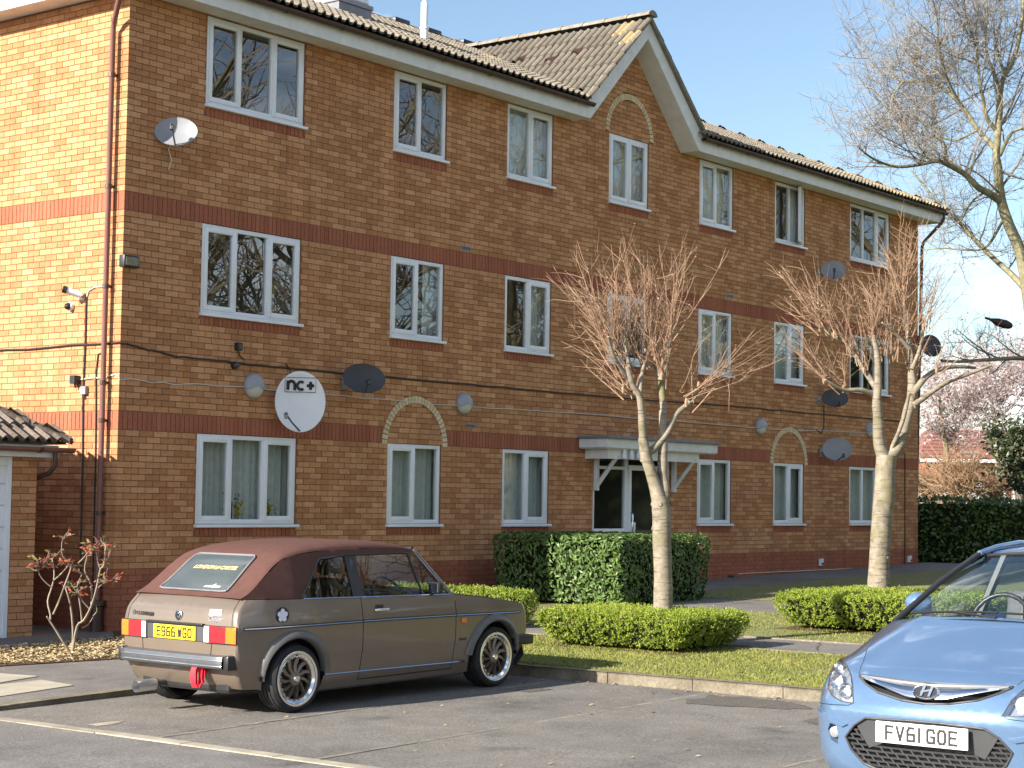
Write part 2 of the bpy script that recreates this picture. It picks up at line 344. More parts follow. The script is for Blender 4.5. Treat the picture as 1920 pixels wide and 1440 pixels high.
def grass_mat():
    t = NT('grass'); n = t.noise(1.1, 4); c = t.ramp(t.attr('tone'), [(0, (.17,.195,.042)), (.6, (.245,.265,.066)), (1, (.38,.35,.15))])
    c = t.mix(1, c, t.ramp(n, [(.3, (.75,.8,.7)), (.7, (1.15,1.08,1.0))]), 'MULTIPLY'); t.color(c); t.b.inputs['Roughness'].default_value = .7; t.b.inputs['Specular IOR Level'].default_value = .2
    tr = t.new('BsdfTranslucent'); t.l.new(c, tr.inputs[0]); ad = t.new('MixShader'); ad.inputs[0].default_value = .3
    t.l.new(t.b.outputs[0], ad.inputs[1]); t.l.new(tr.outputs[0], ad.inputs[2]); t.l.new(ad.outputs[0], t.out.inputs[0]); return t.m
MT['grass'] = grass_mat()
mb = MB(); rng = random.Random(9)
for i in range(420):
    x, y = (rng.uniform(-5.3, 7), rng.uniform(-10.5, -3)) if i % 3 else (XK-abs(rng.gauss(0, .12)), rng.uniform(-12, -5))
    if x < XK-.02 and y > -4.9: continue
    z = G(x)+(.008 if x < XK else LZ+.02); a = rng.uniform(0, 6.28); l = rng.uniform(.010, .026); u = Vector((math.cos(a), math.sin(a), rng.uniform(-.2, .4)))*l; v = Vector((-math.sin(a), math.cos(a), rng.uniform(-.2, .5)))*l*.55; p = Vector((x, y, z)); mb.poly([p-u, p-v, p+u, p+v])
tag(mb.build('fallen_leaves', plain('dead_leaf', (.27,.19,.10), .9, var=.5, scale=25)), 'dry fallen leaves and grit scattered on tarmac and lawn', 'leaves', kind='stuff')
mb = MB(); rng = random.Random(5)
def blades(n, x0, x1, y0, y1, hmax=.034):
    for i in range(n):
        x = rng.uniform(x0, x1); y = rng.uniform(y0, y1)
        if noise.noise(Vector((x*1.3, y*1.3, 2))) < -.42 and rng.random() < .7: continue
        h = rng.uniform(.010, hmax); a = rng.uniform(0, 6.28); w = rng.uniform(.004, .010); b = Vector((rng.gauss(0, .5), rng.gauss(0, .5), 1)).normalized()*h
        p = Vector((x, y, G(x)+LZ-.002)); u = Vector((math.cos(a)*w, math.sin(a)*w, 0)); mb.tone = min(1, max(0.01, rng.gauss(.5, .25))); mb.poly([p-u, p+u, p+b])
blades(42000, XK+.1, 2.32, -11.5, -4.6); blades(15000, 3.62, 7.0, -10.5, -3.6); blades(3500, 9.0, 15, -9, -1.6); blades(2500, 2.2, 7, -3.6, -2.0)
# a ragged fringe hanging over the kerb
for i in range(2600):
    y = rng.uniform(-11, -4.7); x = XK+.125+rng.gauss(0, .018); h = rng.uniform(.02, .05); p = Vector((x, y, G(x)+.1)); u = Vector((0, .006, 0)); mb.tone = rng.uniform(.2, .9)
    mb.poly([p-u, p+u, p+Vector((rng.uniform(-.03, .01), rng.gauss(0, .015), h*.6))])
tag(mb.build('grass_blades', MT['grass']), 'short green grass growing over the lawn strips', 'grass', kind='stuff')

# damp stains by the kerb and a scrape of old paint
MT['damp'] = asphalt('damp_asphalt', (.105,.095,.084), .5)
def blot(name, pp, mat, dz=.0035):
    q = [gnd(a, b) for a, b in pp]; c = sum(q, Vector())/len(q); rr = random.Random(len(pp)); out = []
    for i in range(len(q)):
        for t in (0, .33, .66): p = lerp(q[i], q[(i+1) % len(q)], t); out.append(c+(p-c)*rr.uniform(.86, 1.08))
    mb = MB(); mb.poly([(p.x, p.y, G(p.x)+dz) for p in out]); tag(mb.build(name, mat), kind='structure')
blot('damp_patch', [(1275, 1317), (1330, 1303), (1400, 1307), (1490, 1318), (1534, 1329), (1480, 1332), (1400, 1326), (1330, 1324)], MT['damp'])
blot('damp_patch', [(1500, 1352), (1545, 1344), (1560, 1352), (1530, 1360)], MT['damp']); blot('damp_patch', [(960, 1294), (1010, 1290), (1035, 1293), (990, 1299)], MT['damp'])
blot('paint_scrape', [(165, 1359), (205, 1354), (236, 1352), (215, 1358), (180, 1363)], MT['edging'])
# ================================================================== apartment building
BW, BD = 21.56, 8.0                        # facade length, depth
COLS = {1: (1.26, 3.01), 2: (4.80, 5.95), 3: (7.39, 8.55), 4: (10.09, 11.24), 5: (12.86, 13.99), 6: (15.50, 16.64), 7: (18.49, 20.22)}
Z0 = {'L': 1.40, 'M': 4.025, 'U': 6.65}; WH = 1.125
DOOR = (9.74, 12.0, .30, 2.525)
WINS = [(c, r) for r in 'LMU' for c in COLS if not (c == 4 and r == 'L')]
OPEN = [(*COLS[c], Z0[r], Z0[r]+WH) for c, r in WINS]+[DOOR]
PATCH = [(*COLS[c], Z0[r]-.15, Z0[r]) for c, r in WINS]
ARCH = [(5.375, 2.50, .605, .70), (16.07, 2.50, .605, .70), (10.665, 7.80, .605, .70)]
EZ = 7.80; GX, GA, GT = 10.63, 9.62, .97     # soffit level; gable centre, wall apex, slope
bld = empty('apartment_building', (0, 0, 0)); tag(bld, 'three storey buff brick apartment block with red bands and tiled roof', 'building')
# ---- core wall (recessed mortar face)
MR = .008
def wall_core():
    mb = MB(); xs = sorted({MR, BW}|{a for o in OPEN for a in o[:2]}); zs = sorted({-.3, EZ}|{a for o in OPEN for a in o[2:]})
    for xa, xb in zip(xs, xs[1:]):
        for za, zb in zip(zs, zs[1:]):
            cx, cz = (xa+xb)/2, (za+zb)/2
            if any(o[0] < cx < o[1] and o[2] < cz < o[3] for o in OPEN): continue
            mb.poly([(xa, MR, za), (xb, MR, za), (xb, MR, zb), (xa, MR, zb)])
    for x0, x1, z0, z1 in OPEN:
        for q in ([(x0,MR,z0),(x1,MR,z0),(x1,.14,z0),(x0,.14,z0)], [(x0,MR,z1),(x1,MR,z1),(x1,.14,z1),(x0,.14,z1)], [(x0,MR,z0),(x0,MR,z1),(x0,.14,z1),(x0,.14,z0)], [(x1,MR,z0),(x1,MR,z1),(x1,.14,z1),(x1,.14,z0)]): mb.poly(q)
    g = (GA-EZ)/GT; mb.poly([(GX-g, MR, EZ), (GX+g, MR, EZ), (GX, MR, GA)])
    mb.poly([(MR, MR, -.3), (MR, BD, -.3), (MR, BD, EZ), (MR, MR, EZ)]); mb.poly([(BW, MR, -.3), (BW, BD, -.3), (BW, BD, EZ), (BW, MR, EZ)]); mb.poly([(MR, BD, -.3), (BW, BD, -.3), (BW, BD, EZ), (MR, BD, EZ)])
    mb.poly([(MR, MR, EZ), (BW, MR, EZ), (BW, BD, EZ), (MR, BD, EZ)])
    return mb.build('wall', MT['mortar'], bld)
wall = wall_core()
def sub(iv, a, b):
    out = []
    for p, q in iv:
        if b <= p or a >= q: out.append((p, q)); continue
        if a > p: out.append((p, a))
        if b < q: out.append((b, q))
    return out
def tone(rng):
    r = rng.random()
    return rng.uniform(.02, .3) if r < .34 else (rng.uniform(.3, .75) if r < .86 else rng.uniform(.75, 1))
JT, BH, BP = .010, .065, .075
ZB = 1.40-19*BP
brk = {'b': MB(), 'r': MB(), 'p': MB()}; SINGLE = []
def put_brick(kind, axis, u0, u1, z0, z1, tn, deep=.03, face=0.):
    """axis 'x': front wall (face y=face); axis 'y': left end wall (face x=face)"""
    if u1-u0 < .022: return
    if axis == 'x' and u0 < .70 and z0 > 1.55 and kind != 'p' and len(SINGLE) < 300 and z1-z0 < .1 and u1-u0 > .08 and deep < .1:
        SINGLE.append((kind, u0, u1, z0, tn)); return
    mb = brk[kind]; mb.tone = tn
    if axis == 'x': mb.box(u0, u1, face, face+deep, z0, z1, skip='k')
    else: mb.box(face, face+deep, u0, u1, z0, z1, skip='r')
def front_rows():
    rng = random.Random(11); i = 0
    while True:
        z = ZB+i*BP; zm = z+BH/2; i += 1
        if z > GA: break
        odd = i % 2
        if z < 0: pass
        red = z < .875-.01
        if any(a-.01 < z < b-.01 for a, b in ((2.525, 2.75), (5.15, 5.375))):      # soldier band rows: buff only inside the arches
            for cx, cz, ri, ro in ARCH:
                if 0 < zm-cz < ri: 
                    h = math.sqrt(ri*ri-(zm-cz)**2); u = cx-h
                    while u < cx+h: put_brick('b', 'x', u, min(u+.215, cx+h), z, z+BH, tone(rng)); u += .225
            continue
        lo, hi = (0, BW) if z < EZ-.02 else (GX-(GA-z-BH)/GT, GX+(GA-z-BH)/GT)
        if hi-lo < .05: continue
        holes = [(o[0], o[1]) for o in OPEN+PATCH if o[2] < zm < o[3]]
        for cx, cz, ri, ro in ARCH:
            d = zm-cz
            if 0 <= d < ro:
                h = math.sqrt(ro*ro-d*d); hi_ = math.sqrt(max(0, ri*ri-d*d)); holes += [(cx-h, cx-hi_), (cx+hi_, cx+h)]
        u = 0 if odd else .1125
        u0 = u
        while u < hi:
            iv = [(max(u, lo), min(u+.215, hi))]
            if iv[0][1]-iv[0][0] > .02:
                for a, b in holes: iv = sub(iv, a-.006, b+.006)
                tn = tone(rng) if not red else rng.uniform(.05, 1)
                for a, b in iv: put_brick('r' if red else 'b', 'x', a, b, z, z+BH, tn, deep=.1025 if u == u0 and odd else .03)
            u += .225
def end_rows():
    rng = random.Random(12); i = 0
    while True:
        z = ZB+i*BP; i += 1; odd = i % 2
        if z > EZ-.03: break
        if any(a-.01 < z < b-.01 for a, b in ((2.525, 2.75), (5.15, 5.375))): continue
        red = z < .875-.01; u = .1125 if odd else 0; u0 = u
        while u < BD-.05:
            put_brick('r' if red else 'b', 'y', u, min(u+.215, BD), z, z+BH, (tone(rng) if not red else rng.uniform(.05, 1)), deep=.1025 if (u == u0 and not odd) else .03); u += .225
front_rows(); end_rows()
rng = random.Random(13)
for zb in (2.525, 5.15):                       # soldier bands
    u = 0
    while u < BW-.02:
        um = u+.0325; skip = False
        for cx, cz, ri, ro in ARCH:
            if cz < 3 and zb < 3 and abs(um-cx) < ro+.03: skip = True
        if not skip: put_brick('r', 'x', u, u+.065, zb, zb+.215, rng.uniform(.05, 1), deep=.1025 if u == 0 else .03)
        u += .075
    u = .1125
    while u < BD-.05: put_brick('r', 'y', u, u+.065, zb, zb+.215, rng.uniform(.05, 1)); u += .075
for x0, x1, z0, z1 in PATCH:                    # red bricks on end below each sill
    u = x0+.005
    while u+.065 < x1: put_brick('r', 'x', u, u+.065, z0, z1-.045, rng.uniform(.05, 1)); u += .075
me_cache = {}
for k, u0, u1, z0, tn in SINGLE:
    key = (k, round((u1-u0)/.02), int(tn*7))
    if key not in me_cache:
        mb = MB(); mb.tone = max(.02, (int(tn*7)+.5)/7); mb.box(0, u1-u0, 0, .03, 0, BH, skip='k'); me_cache[key] = mb.mesh('brick', MT['brick' if k == 'b' else 'red'])
    o = link('brick', me_cache[key], wall); o.location = (u0, 0, z0)
tag(brk['b'].build('buff_brickwork', MT['brick'], wall), kind='stuff'); tag(brk['r'].build('red_brickwork', MT['red'], wall), kind='stuff')
for cx, cz, ri, ro in ARCH:                     # pale arch bricks
    n = 29; mes = []
    for tn in (.1, .5, .9):
        mb = MB(); mb.tone = tn; a = math.pi/n*.40
        q = [(ri*math.sin(-a), ri*math.cos(a)), (ri*math.sin(a), ri*math.cos(a)), (ro*math.sin(a), ro*math.cos(a)), (ro*math.sin(-a), ro*math.cos(a))]
        mb.prism([(x, .03, z) for x, z in q], (0, -.042, 0)); mes.append(mb.mesh('arch_brick', MT['pale'], recalc=True))
    for i in range(n):
        o = link('arch_brick', mes[rng.randrange(3)], wall); o.location = (cx, 0, cz); o.rotation_euler = (0, math.pi*((i+.5)/n-.5), 0)
for x, z in ((6.44, 5.40), (6.60, 2.80), (13.9, 5.42), (15.9, .42), (14.0, .42), (17.3, .42), (19.2, .42)):   # air bricks
    mb = MB(); mb.box(x-.11, x+.11, -.006, .03, z, z+.065)
    ab = mb.build('air_brick', MT['grey'] if z > 1 else MT['brown_pl'], wall); mb = MB()
    for k in range(5): mb.box(x-.09+k*.04, x-.07+k*.04, -.009, 0, z+.012, z+.053)
    mb.build('slot', MT['black'], ab)
# ---- windows
def curtain(mb, x0, x1, z0, z1, y, amp=.02, wav=.09, seed=0, gather=0.):
    r = random.Random(seed); n = max(8, int((x1-x0)/.012)); ph = r.uniform(0, 6)
    rows = []
    for zz in (0, .33, .66, 1):
        row = []
        for i in range(n+1):
            x = x0+(x1-x0)*i/n; a = x/wav*6.28+ph+.9*math.sin(x*7+seed)
            xx = x if not gather else lerp(x, x0 if gather < 0 else x1, abs(gather)*(1-zz)**1.5)
            row.append((xx, y+amp*(math.sin(a)+.4*math.sin(2.3*a)), z0+(z1-z0)*zz))
        rows.append(row)
    mb.grid(rows)
def fr(mb, x0, x1, z0, z1, w, y0, y1, wb=None):
    wb = wb or w; b = .004
    mb.bbox(x0, x0+w, y0, y1, z0, z1, b); mb.bbox(x1-w, x1, y0, y1, z0, z1, b); mb.bbox(x0+w, x1-w, y0+.001, y1-.001, z1-w, z1, b); mb.bbox(x0+w, x1-w, y0+.001, y1-.001, z0, z0+wb, b)
SASH = {1: '101', 2: '10', 3: '01', 4: '11', 5: '10', 6: '01', 7: '001'}
def window(c, r):
    x0, x1 = COLS[c]; z0, z1 = Z0[r], Z0[r]+WH; w = .055; z0f = z0
    mb = MB(); x0 += .008; x1 -= .008; z1 -= .006
    fr(mb, x0, x1, z0f, z1, w, .015, .085, .06)
    s = SASH[c]; n = len(s); cuts = [x0+(x1-x0)*k/n for k in range(n+1)]
    if n == 3: cuts = [x0, x0+(x1-x0)*.335, x0+(x1-x0)*.665, x1]
    for q in cuts[1:-1]: mb.bbox(q-.025, q+.025, .0165, .083, z0f+.06, z1-w, .004)
    win = mb.build('window', MT['white'], bld, smooth=40)
    mb = MB(); mb.bbox(x0-.03, x1+.035, -.055, .02, z0-.042, z0-.004, .006); mb.build('sill', MT['white'], win, smooth=40)
    for k in range(n):
        a = cuts[k]+(w if k == 0 else .025); b = cuts[k+1]-(w if k == n-1 else .025); za, zb = z0f+.06, z1-w
        opened = (c, r, k) == (6, 'U', 1)
        if s[k] == '1':
            piv = Matrix.Translation((b, .01, 0)) @ Matrix.Rotation(R(24), 4, 'Z') @ Matrix.Translation((-b, -.01, 0)) if opened else None
            mb = MB(); mb.M = piv; fr(mb, a-.018, b+.018, za-.018, zb+.018, .062, .004, .06); sa = mb.build('sash', MT['white'], win, smooth=40)
            mb = MB(); mb.M = piv; mb.poly([(a+.043, .035, za+.043), (b-.043, .035, za+.043), (b-.043, .035, zb-.043), (a+.043, .035, zb-.043)]); mb.build('pane', MT['glass'], sa)
            if opened:
                mb = MB(); mb.tube([(b-.04, .05, za+.03), (b-.20, -.02, za+.03)], .006, 5); mb.build('stay', MT['grey'], sa)
        else:
            mb = MB(); mb.poly([(a, .048, za), (b, .048, za), (b, .048, zb), (a, .048, zb)]); mb.build('pane', MT['glass'], win)
    # room behind
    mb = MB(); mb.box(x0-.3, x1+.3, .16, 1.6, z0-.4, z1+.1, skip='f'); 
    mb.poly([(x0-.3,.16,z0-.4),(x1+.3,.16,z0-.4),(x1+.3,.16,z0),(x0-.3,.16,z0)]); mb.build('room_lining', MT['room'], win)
    sd = c*7+ord(r); rr = random.Random(sd)
    if r == 'L' or (r == 'M' and c in (5, 6)) or (r == 'U' and c in (3, 4, 5)):
        mb = MB(); curtain(mb, x0-.05, x1+.28, z0, z1, .22, .030, .12, sd); mb.build('net_curtain', MT['net'], win, smooth=180)
    elif r == 'M' and c in (2, 3, 7) or r == 'U' and c in (6, 7):
        mb = MB(); curtain(mb, x1-.22, x1+.28, z0, z1, .24, .03, .12, sd); mb.build('drawn_curtain', MT['net'], win, smooth=180)
    if (c, r) == (1, 'L'):
        MTP = plain('pot_leaf', (.07,.13,.03), .6, var=.4, scale=30); MTY = plain('yellow_petal', (.65,.45,.03), .6, var=.2)
        for px_, col, hh in ((2.05, MTP, .34), (2.17, MTY, .22), (2.62, MTP, .26), (2.72, MTY, .2)):
            mb = MB()
            for j in range(60):
                p = Vector((px_+rr.gauss(0, .06), .19+rr.gauss(0, .015), z0+.05+rr.uniform(.05, hh))); u = Vector((rr.gauss(0,1), rr.gauss(0,.4), rr.gauss(0,1))).normalized()*.022; v = Vector((rr.gauss(0,1), rr.gauss(0,.3), rr.gauss(0,1))).normalized()*.014
                mb.poly([p-u, p-v, p+u, p+v])
            mb.tube([(px_, .19, z0+.03), (px_, .19, z0+hh*.8)], .006, 5); mb.build('pot_plant', col, win)
for c, r in WINS: window(c, r)
# ---- entrance
def entrance():
    x0, x1, z0, z1 = DOOR; mb = MB(); fr(mb, x0+.005, x1-.005, z0, z1-.005, .06, .02, .09, .08)
    xm = x0+.98
    mb.bbox(xm-.045, xm+.045, .021, .088, z0+.08, z1-.06, .004); mb.bbox(x0+.06, xm-.045, .023, .085, z0+.08, z0+1.02, .003); mb.bbox(x0+.06, xm-.045, .022, .086, 2.28, 2.33, .003)
    d = mb.build('entrance_door', MT['white'], bld, smooth=40)
    mb = MB(); fr(mb, xm+.05, x1-.07, z0+.09, 2.36, .085, .012, .062, .62); mb.bbox(xm+.06, xm+.26, .010, .055, z0+.95, z0+1.12, .003); lf = mb.build('door_leaf', MT['white'], d, smooth=40)
    mb = MB(); mb.poly([(x0+.06, .05, z0+1.02), (xm-.045, .05, z0+1.02), (xm-.045, .05, z1-.06), (x0+.06, .05, z1-.06)]); mb.build('pane', MT['glass'], d)
    mb = MB(); mb.poly([(xm+.13, .038, z0+.71), (x1-.155, .038, z0+.71), (x1-.155, .038, 2.28), (xm+.13, .038, 2.28)]); mb.build('pane', MT['glass'], lf)
    mb = MB(); mb.tube([(xm+.10, .005, 1.25), (xm+.10, -.04, 1.28), (xm+.10, -.04, 1.55), (xm+.10, .005, 1.58)], .011, 7); mb.build('handle', MT['chrome'], lf, smooth=60)
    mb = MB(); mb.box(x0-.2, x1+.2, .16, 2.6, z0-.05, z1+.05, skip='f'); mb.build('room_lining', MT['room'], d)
    mb = MB(); mb.bbox(x0-.1, x1+.1, -.35, .06, .1, z0, .01); mb.build('door_step', MT['slab'], d)
    # canopy
    cx0, cx1, yf = 9.34, 12.62, -.55
    mb = MB(); mb.bbox(cx0, cx1, yf, yf+.025, 2.60, 2.745, .004); mb.bbox(cx0, cx0+.025, yf+.026, -.002, 2.602, 2.743, .003); mb.bbox(cx1-.025, cx1, yf+.026, -.002, 2.602, 2.743, .003)
    can = mb.build('canopy', MT['wood_white'], bld)
    mb = MB(); mb.bbox(cx0-.04, cx1+.04, yf-.05, -.001, 2.747, 2.79, .006); mb.build('canopy_roof', MT['lead'], can)
    mb = MB(); mb.bbox(cx0+.16, cx1-.42, yf+.10, yf+.14, 2.43, 2.598, .004); mb.bbox(cx0+.03, cx1-.03, yf+.027, -.003, 2.585, 2.599, .002)
    mb.bbox(cx0+.16, cx0+.2, yf+.141, -.003, 2.43, 2.583, .003); mb.build('canopy_beam', MT['wood_white'], can)
    for k, x in enumerate((9.78, 12.06)):
        mb = MB(); mb.bbox(x-.035, x+.035, -.07, -.002, 1.93, 2.58, .004); mb.tube([(x, -.04, 2.0), (x, yf+.10, 2.5)], .042, 4); mb.build('canopy_bracket', MT['wood_white'], can)
    for dx in (.55, .75, .95):
        mb = MB(); mb.lathe([(.0, 2.43), (.035, 2.435), (.045, 2.48), (.03, 2.53), (.03, 2.585)], 12, (cx0+dx, yf+.06, 0), 'z'); mb.build('canopy_spotlight', MT['white'], can, smooth=50)
entrance()
# ---- eaves, gutters, roof
PIT = .4327; YE = -.42; ZE = 8.04            # main roof: pitch, eave line, eave height
def rz(x, y):
    return ZE+PIT*min(y-YE, x-YE, BW-YE-x, BD-YE-y)
roof = None
mb = MB(); R0, R1 = BD/2, BW-BD/2; zr = rz(R0, BD/2)-.03; e = ZE-.03
A, B_, C_, D_ = (YE, YE, e), (BW-YE, YE, e), (BW-YE, BD-YE, e), (YE, BD-YE, e); P, Q = (R0, BD/2, zr), (R1, BD/2, zr)
yg = .35; zg = e+PIT*(yg-YE)
mb.poly([A, (GX-1.72, YE, e), (GX-1.72, yg, zg), (GX-1.72, BD/2, zr), P]); mb.poly([(GX-1.72, yg, zg), (GX+1.72, yg, zg), (GX+1.72, BD/2, zr), (GX-1.72, BD/2, zr)]); mb.poly([(GX+1.72, YE, e), B_, Q, (GX+1.72, BD/2, zr), (GX+1.72, yg, zg)]); mb.poly([B_, C_, Q]); mb.poly([C_, D_, P, Q]); mb.poly([D_, A, P])
ga = 9.74-.03; ge = (9.74-ZE)/GT
mb.poly([(GX, YE, ga), (GX-ge, YE, ga-ge*GT), (GX-ge, 4, ga-ge*GT), (GX, 4, ga)]); mb.poly([(GX, YE, ga), (GX+ge, YE, ga-ge*GT), (GX+ge, 4, ga-ge*GT), (GX, 4, ga)])
roof = mb.build('roof', MT['ridge'], bld)
def tile_profile():
    pr = []
    for k in range(2):
        o = k*.15
        for u, h in ((0, 0), (.045, -.004), (.058, .014), (.072, .040), (.0975, .052), (.123, .040), (.137, .014)): pr.append((o+u, h))
    pr.append((.30, 0)); return pr
TP = tile_profile(); TG, TL = .33, .375
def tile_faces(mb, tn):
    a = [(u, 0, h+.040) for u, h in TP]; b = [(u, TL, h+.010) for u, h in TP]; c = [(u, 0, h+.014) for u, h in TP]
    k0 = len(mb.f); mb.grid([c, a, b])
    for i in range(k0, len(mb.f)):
        j = (i-k0) % (len(TP)-1); mb.t[i] = .04 if j in (0, 7) else (.1 if j in (6, 13) else tn)      # shade between the rolls, painted dark into the channel tone
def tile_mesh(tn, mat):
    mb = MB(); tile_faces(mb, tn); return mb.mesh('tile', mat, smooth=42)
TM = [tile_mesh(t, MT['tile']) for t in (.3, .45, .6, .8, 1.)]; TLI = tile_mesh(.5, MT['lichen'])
tiles_rest = MB(); TSING = []
def lay(o, u, v, nu, nv, ok, first=False, lich=None):
    u, v = Vector(u).normalized(), Vector(v).normalized(); rng = random.Random(int(abs(o[0]*31+o[1]*17))+nv)
    for j in range(nv):
        for i in range(nu):
            p = Vector(o)+u*(i*.30)+v*(j*TG); c = p+u*.15+v*.17
            if not ok(c): continue
            m = frame_m(p+Vector((0,0,rng.uniform(-.002, .004))), u, v); tn = rng.randrange(5); li = lich and lich(c, rng)
            TSING.append((m, tn, li, first))
def in_gable(c): return abs(c.x-GX) < (9.74-c.z)/GT+.05
sl_ = math.sqrt(1+PIT*PIT); ds = (0, 1, PIT)
okf = lambda c: c.y-YE <= min(c.x-YE, BW-YE-c.x)+.12 and c.y < BD/2+.05 and not (abs(c.x-GX) < (9.74-c.z)/GT-.02)
lay((YE, YE-.06, ZE-.026), (1, 0, 0), ds, 75, 15, okf, lich=lambda c, r: (c.x > 19.2 and r.random() < .55) or r.random() < .015)
lay((YE-.06, BD-YE, ZE-.026), (0, -1, 0), (1, 0, PIT), 30, 15, lambda c: c.x-YE <= min(c.y-YE, BD-YE-c.y)+.12)
lay((BW-YE+.06, YE, ZE-.026), (0, 1, 0), (-1, 0, PIT), 30, 15, lambda c: BW-YE-c.x <= min(c.y-YE, BD-YE-c.y)+.12, lich=lambda c, r: r.random() < .4)
okg = lambda c: c.z > rz(c.x, c.y)-.06 and c.z < 9.63 and c.y < 4.2
lay((GX-ge-.03, 4.0, ZE-.03), (0, -1, 0), (1, 0, GT), 15, 8, lambda c: okg(c) and c.y > YE-.02, True, lich=lambda c, r: c.y < .0 and r.random() < .35)
lay((GX+ge+.03, YE-.02, ZE-.03), (0, 1, 0), (-1, 0, GT), 15, 8, okg, False, lich=lambda c, r: r.random() < .08)
TSING.sort(key=lambda q: (not q[3], (q[0].translation-CAM_POS).length))
tr_ = MB()
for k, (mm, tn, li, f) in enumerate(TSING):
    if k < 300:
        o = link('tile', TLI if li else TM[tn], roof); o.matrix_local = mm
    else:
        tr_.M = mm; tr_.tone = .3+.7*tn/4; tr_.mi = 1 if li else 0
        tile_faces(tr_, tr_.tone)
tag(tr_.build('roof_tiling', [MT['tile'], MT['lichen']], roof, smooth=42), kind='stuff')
def caps(p, q, r=.11, L=.44, mat=None, lift=.03):
    p, q = Vector(p), Vector(q); n = max(1, int((q-p).length/L)); d = (q-p)/n; w = d.normalized().cross(Vector((0,0,1))).normalized(); upv = w.cross(d.normalized())
    for i in range(n):
        mb = MB(); rows = []
        for t, rr in ((0, r+.008), (.12, r+.008), (.121, r), (1.02, r-.004)):
            c = p+d*(i+t); rows.append([c+w*rr*math.cos(a)*1.1+upv*(rr*math.sin(a)*.8+lift-.05) for a in [math.pi*k/8 for k in range(9)]])
        mb.grid(rows); a = rows[0]; mb.poly(a[::-1]); mb.build('ridge_tile', mat or MT['ridge'], roof, smooth=50)
zt = rz(R0, BD/2)+.03
caps((YE, YE, ZE+.03), (R0, BD/2, zt)); caps((R0, BD/2, zt), (R1, BD/2, zt)); caps((BW-YE, YE, ZE+.03), (R1, BD/2, zt), mat=MT['lichen'])
caps((GX, YE-.05, 9.77), (GX, 3.6, 9.77)); caps((BW-YE, BD-YE, ZE+.03), (R1, BD/2, zt))
for i, (px, py) in enumerate(((1035, 115), (1085, 100), (922, 116), (983, 113))):    # tile vents on the gable slope
    d = ray(px, py); t = (9.74-CAM_POS.z+GT*(CAM_POS.x-GX))/(d.z-GT*d.x); c = CAM_POS+d*t; m_ = frame_m(c, (0, -1, 0), (1, 0, GT))
    mb = MB(); mb.M = m_; rows = [[(-.09+.18*k/6, -.10+(.03 if s else 0), .04+(.085 if s == 0 else .09)*math.sin(math.pi*k/6)) for k in range(7)] for s in (0,)]
    mb.grid([rows[0], [(x*.9, .14, .035) for x, y, z in rows[0]]]); mb.poly(rows[0]); mb.poly([(-.09, -.10, .03), (.09, -.10, .03), (.09, -.10, .045), (-.09, -.10, .045)]); mb.build('tile_vent', MT['brown_pl'], roof, smooth=40)
# soffit, fascia, gutter
mb = MB(); mb.box(-.35, GX-1.63, -.35, 0-.001, EZ-.012, EZ-.002); mb.box(GX+1.63, BW+.35, -.35, 0-.001, EZ-.012, EZ-.002); mb.box(-.35, -.001, 0, BD+.35, EZ-.012, EZ-.002); mb.box(BW+.001, BW+.35, 0, BD, EZ-.012, EZ-.002)
mb.build('soffit', MT['wood_white'], bld)
FT = 7.97
for a, b in ((-.37, GX-1.66), (GX+1.66, BW+.37)):
    mb = MB(); mb.bbox(a, b, -.372, -.35, EZ-.03, FT, .003); mb.build('fascia_board', MT['wood_white'], bld)
for x in (-.372, BW+.35):
    mb = MB(); mb.bbox(x, x+.022, -.349, BD+.35, EZ-.03, FT, .003); mb.build('fascia_board', MT['wood_white'], bld)
def gutter(p, q, parent, r=.058, mat=None):
    p, q = Vector(p), Vector(q); d = (q-p).normalized(); w = d.cross(Vector((0,0,1))).normalized(); mb = MB()
    rows = []
    for c in (p, q): rows.append([c+w*r*math.cos(a)+Vector((0,0,r*math.sin(a))) for a in [math.pi+math.pi*k/10 for k in range(11)]]+[c+w*(r-.006)*math.cos(a)+Vector((0,0,(r-.006)*math.sin(a))) for a in [2*math.pi-math.pi*k/10 for k in range(11)]])
    mb.grid(rows, wrap=True); mb.poly(rows[0]); mb.poly(rows[1]); L = (q-p).length; n = int(L/.95)
    g = mb.build('gutter', mat or MT['brown_pl'], parent, smooth=50)
    for i in range(n):
        c = p+d*(L*(i+.5)/n); mb = MB(); mb.prism([c+w*.064*math.cos(a)+Vector((0,0,.064*math.sin(a)-.002)) for a in [math.pi+math.pi*k/8 for k in range(9)]]+[c-w*.0+Vector((0,0,-.02))], d*.04); mb.build('gutter_bracket', MT['brown_pl'], g)
    return g
gutter((-.44, -.435, 8.0), (GX-1.62, -.435, 8.0), bld); gutter((GX+1.66, -.435, 8.0), (BW+.46, -.435, 8.0), bld); gutter((-.435, BD+.4, 8.0), (-.435, -.44, 8.0), bld)
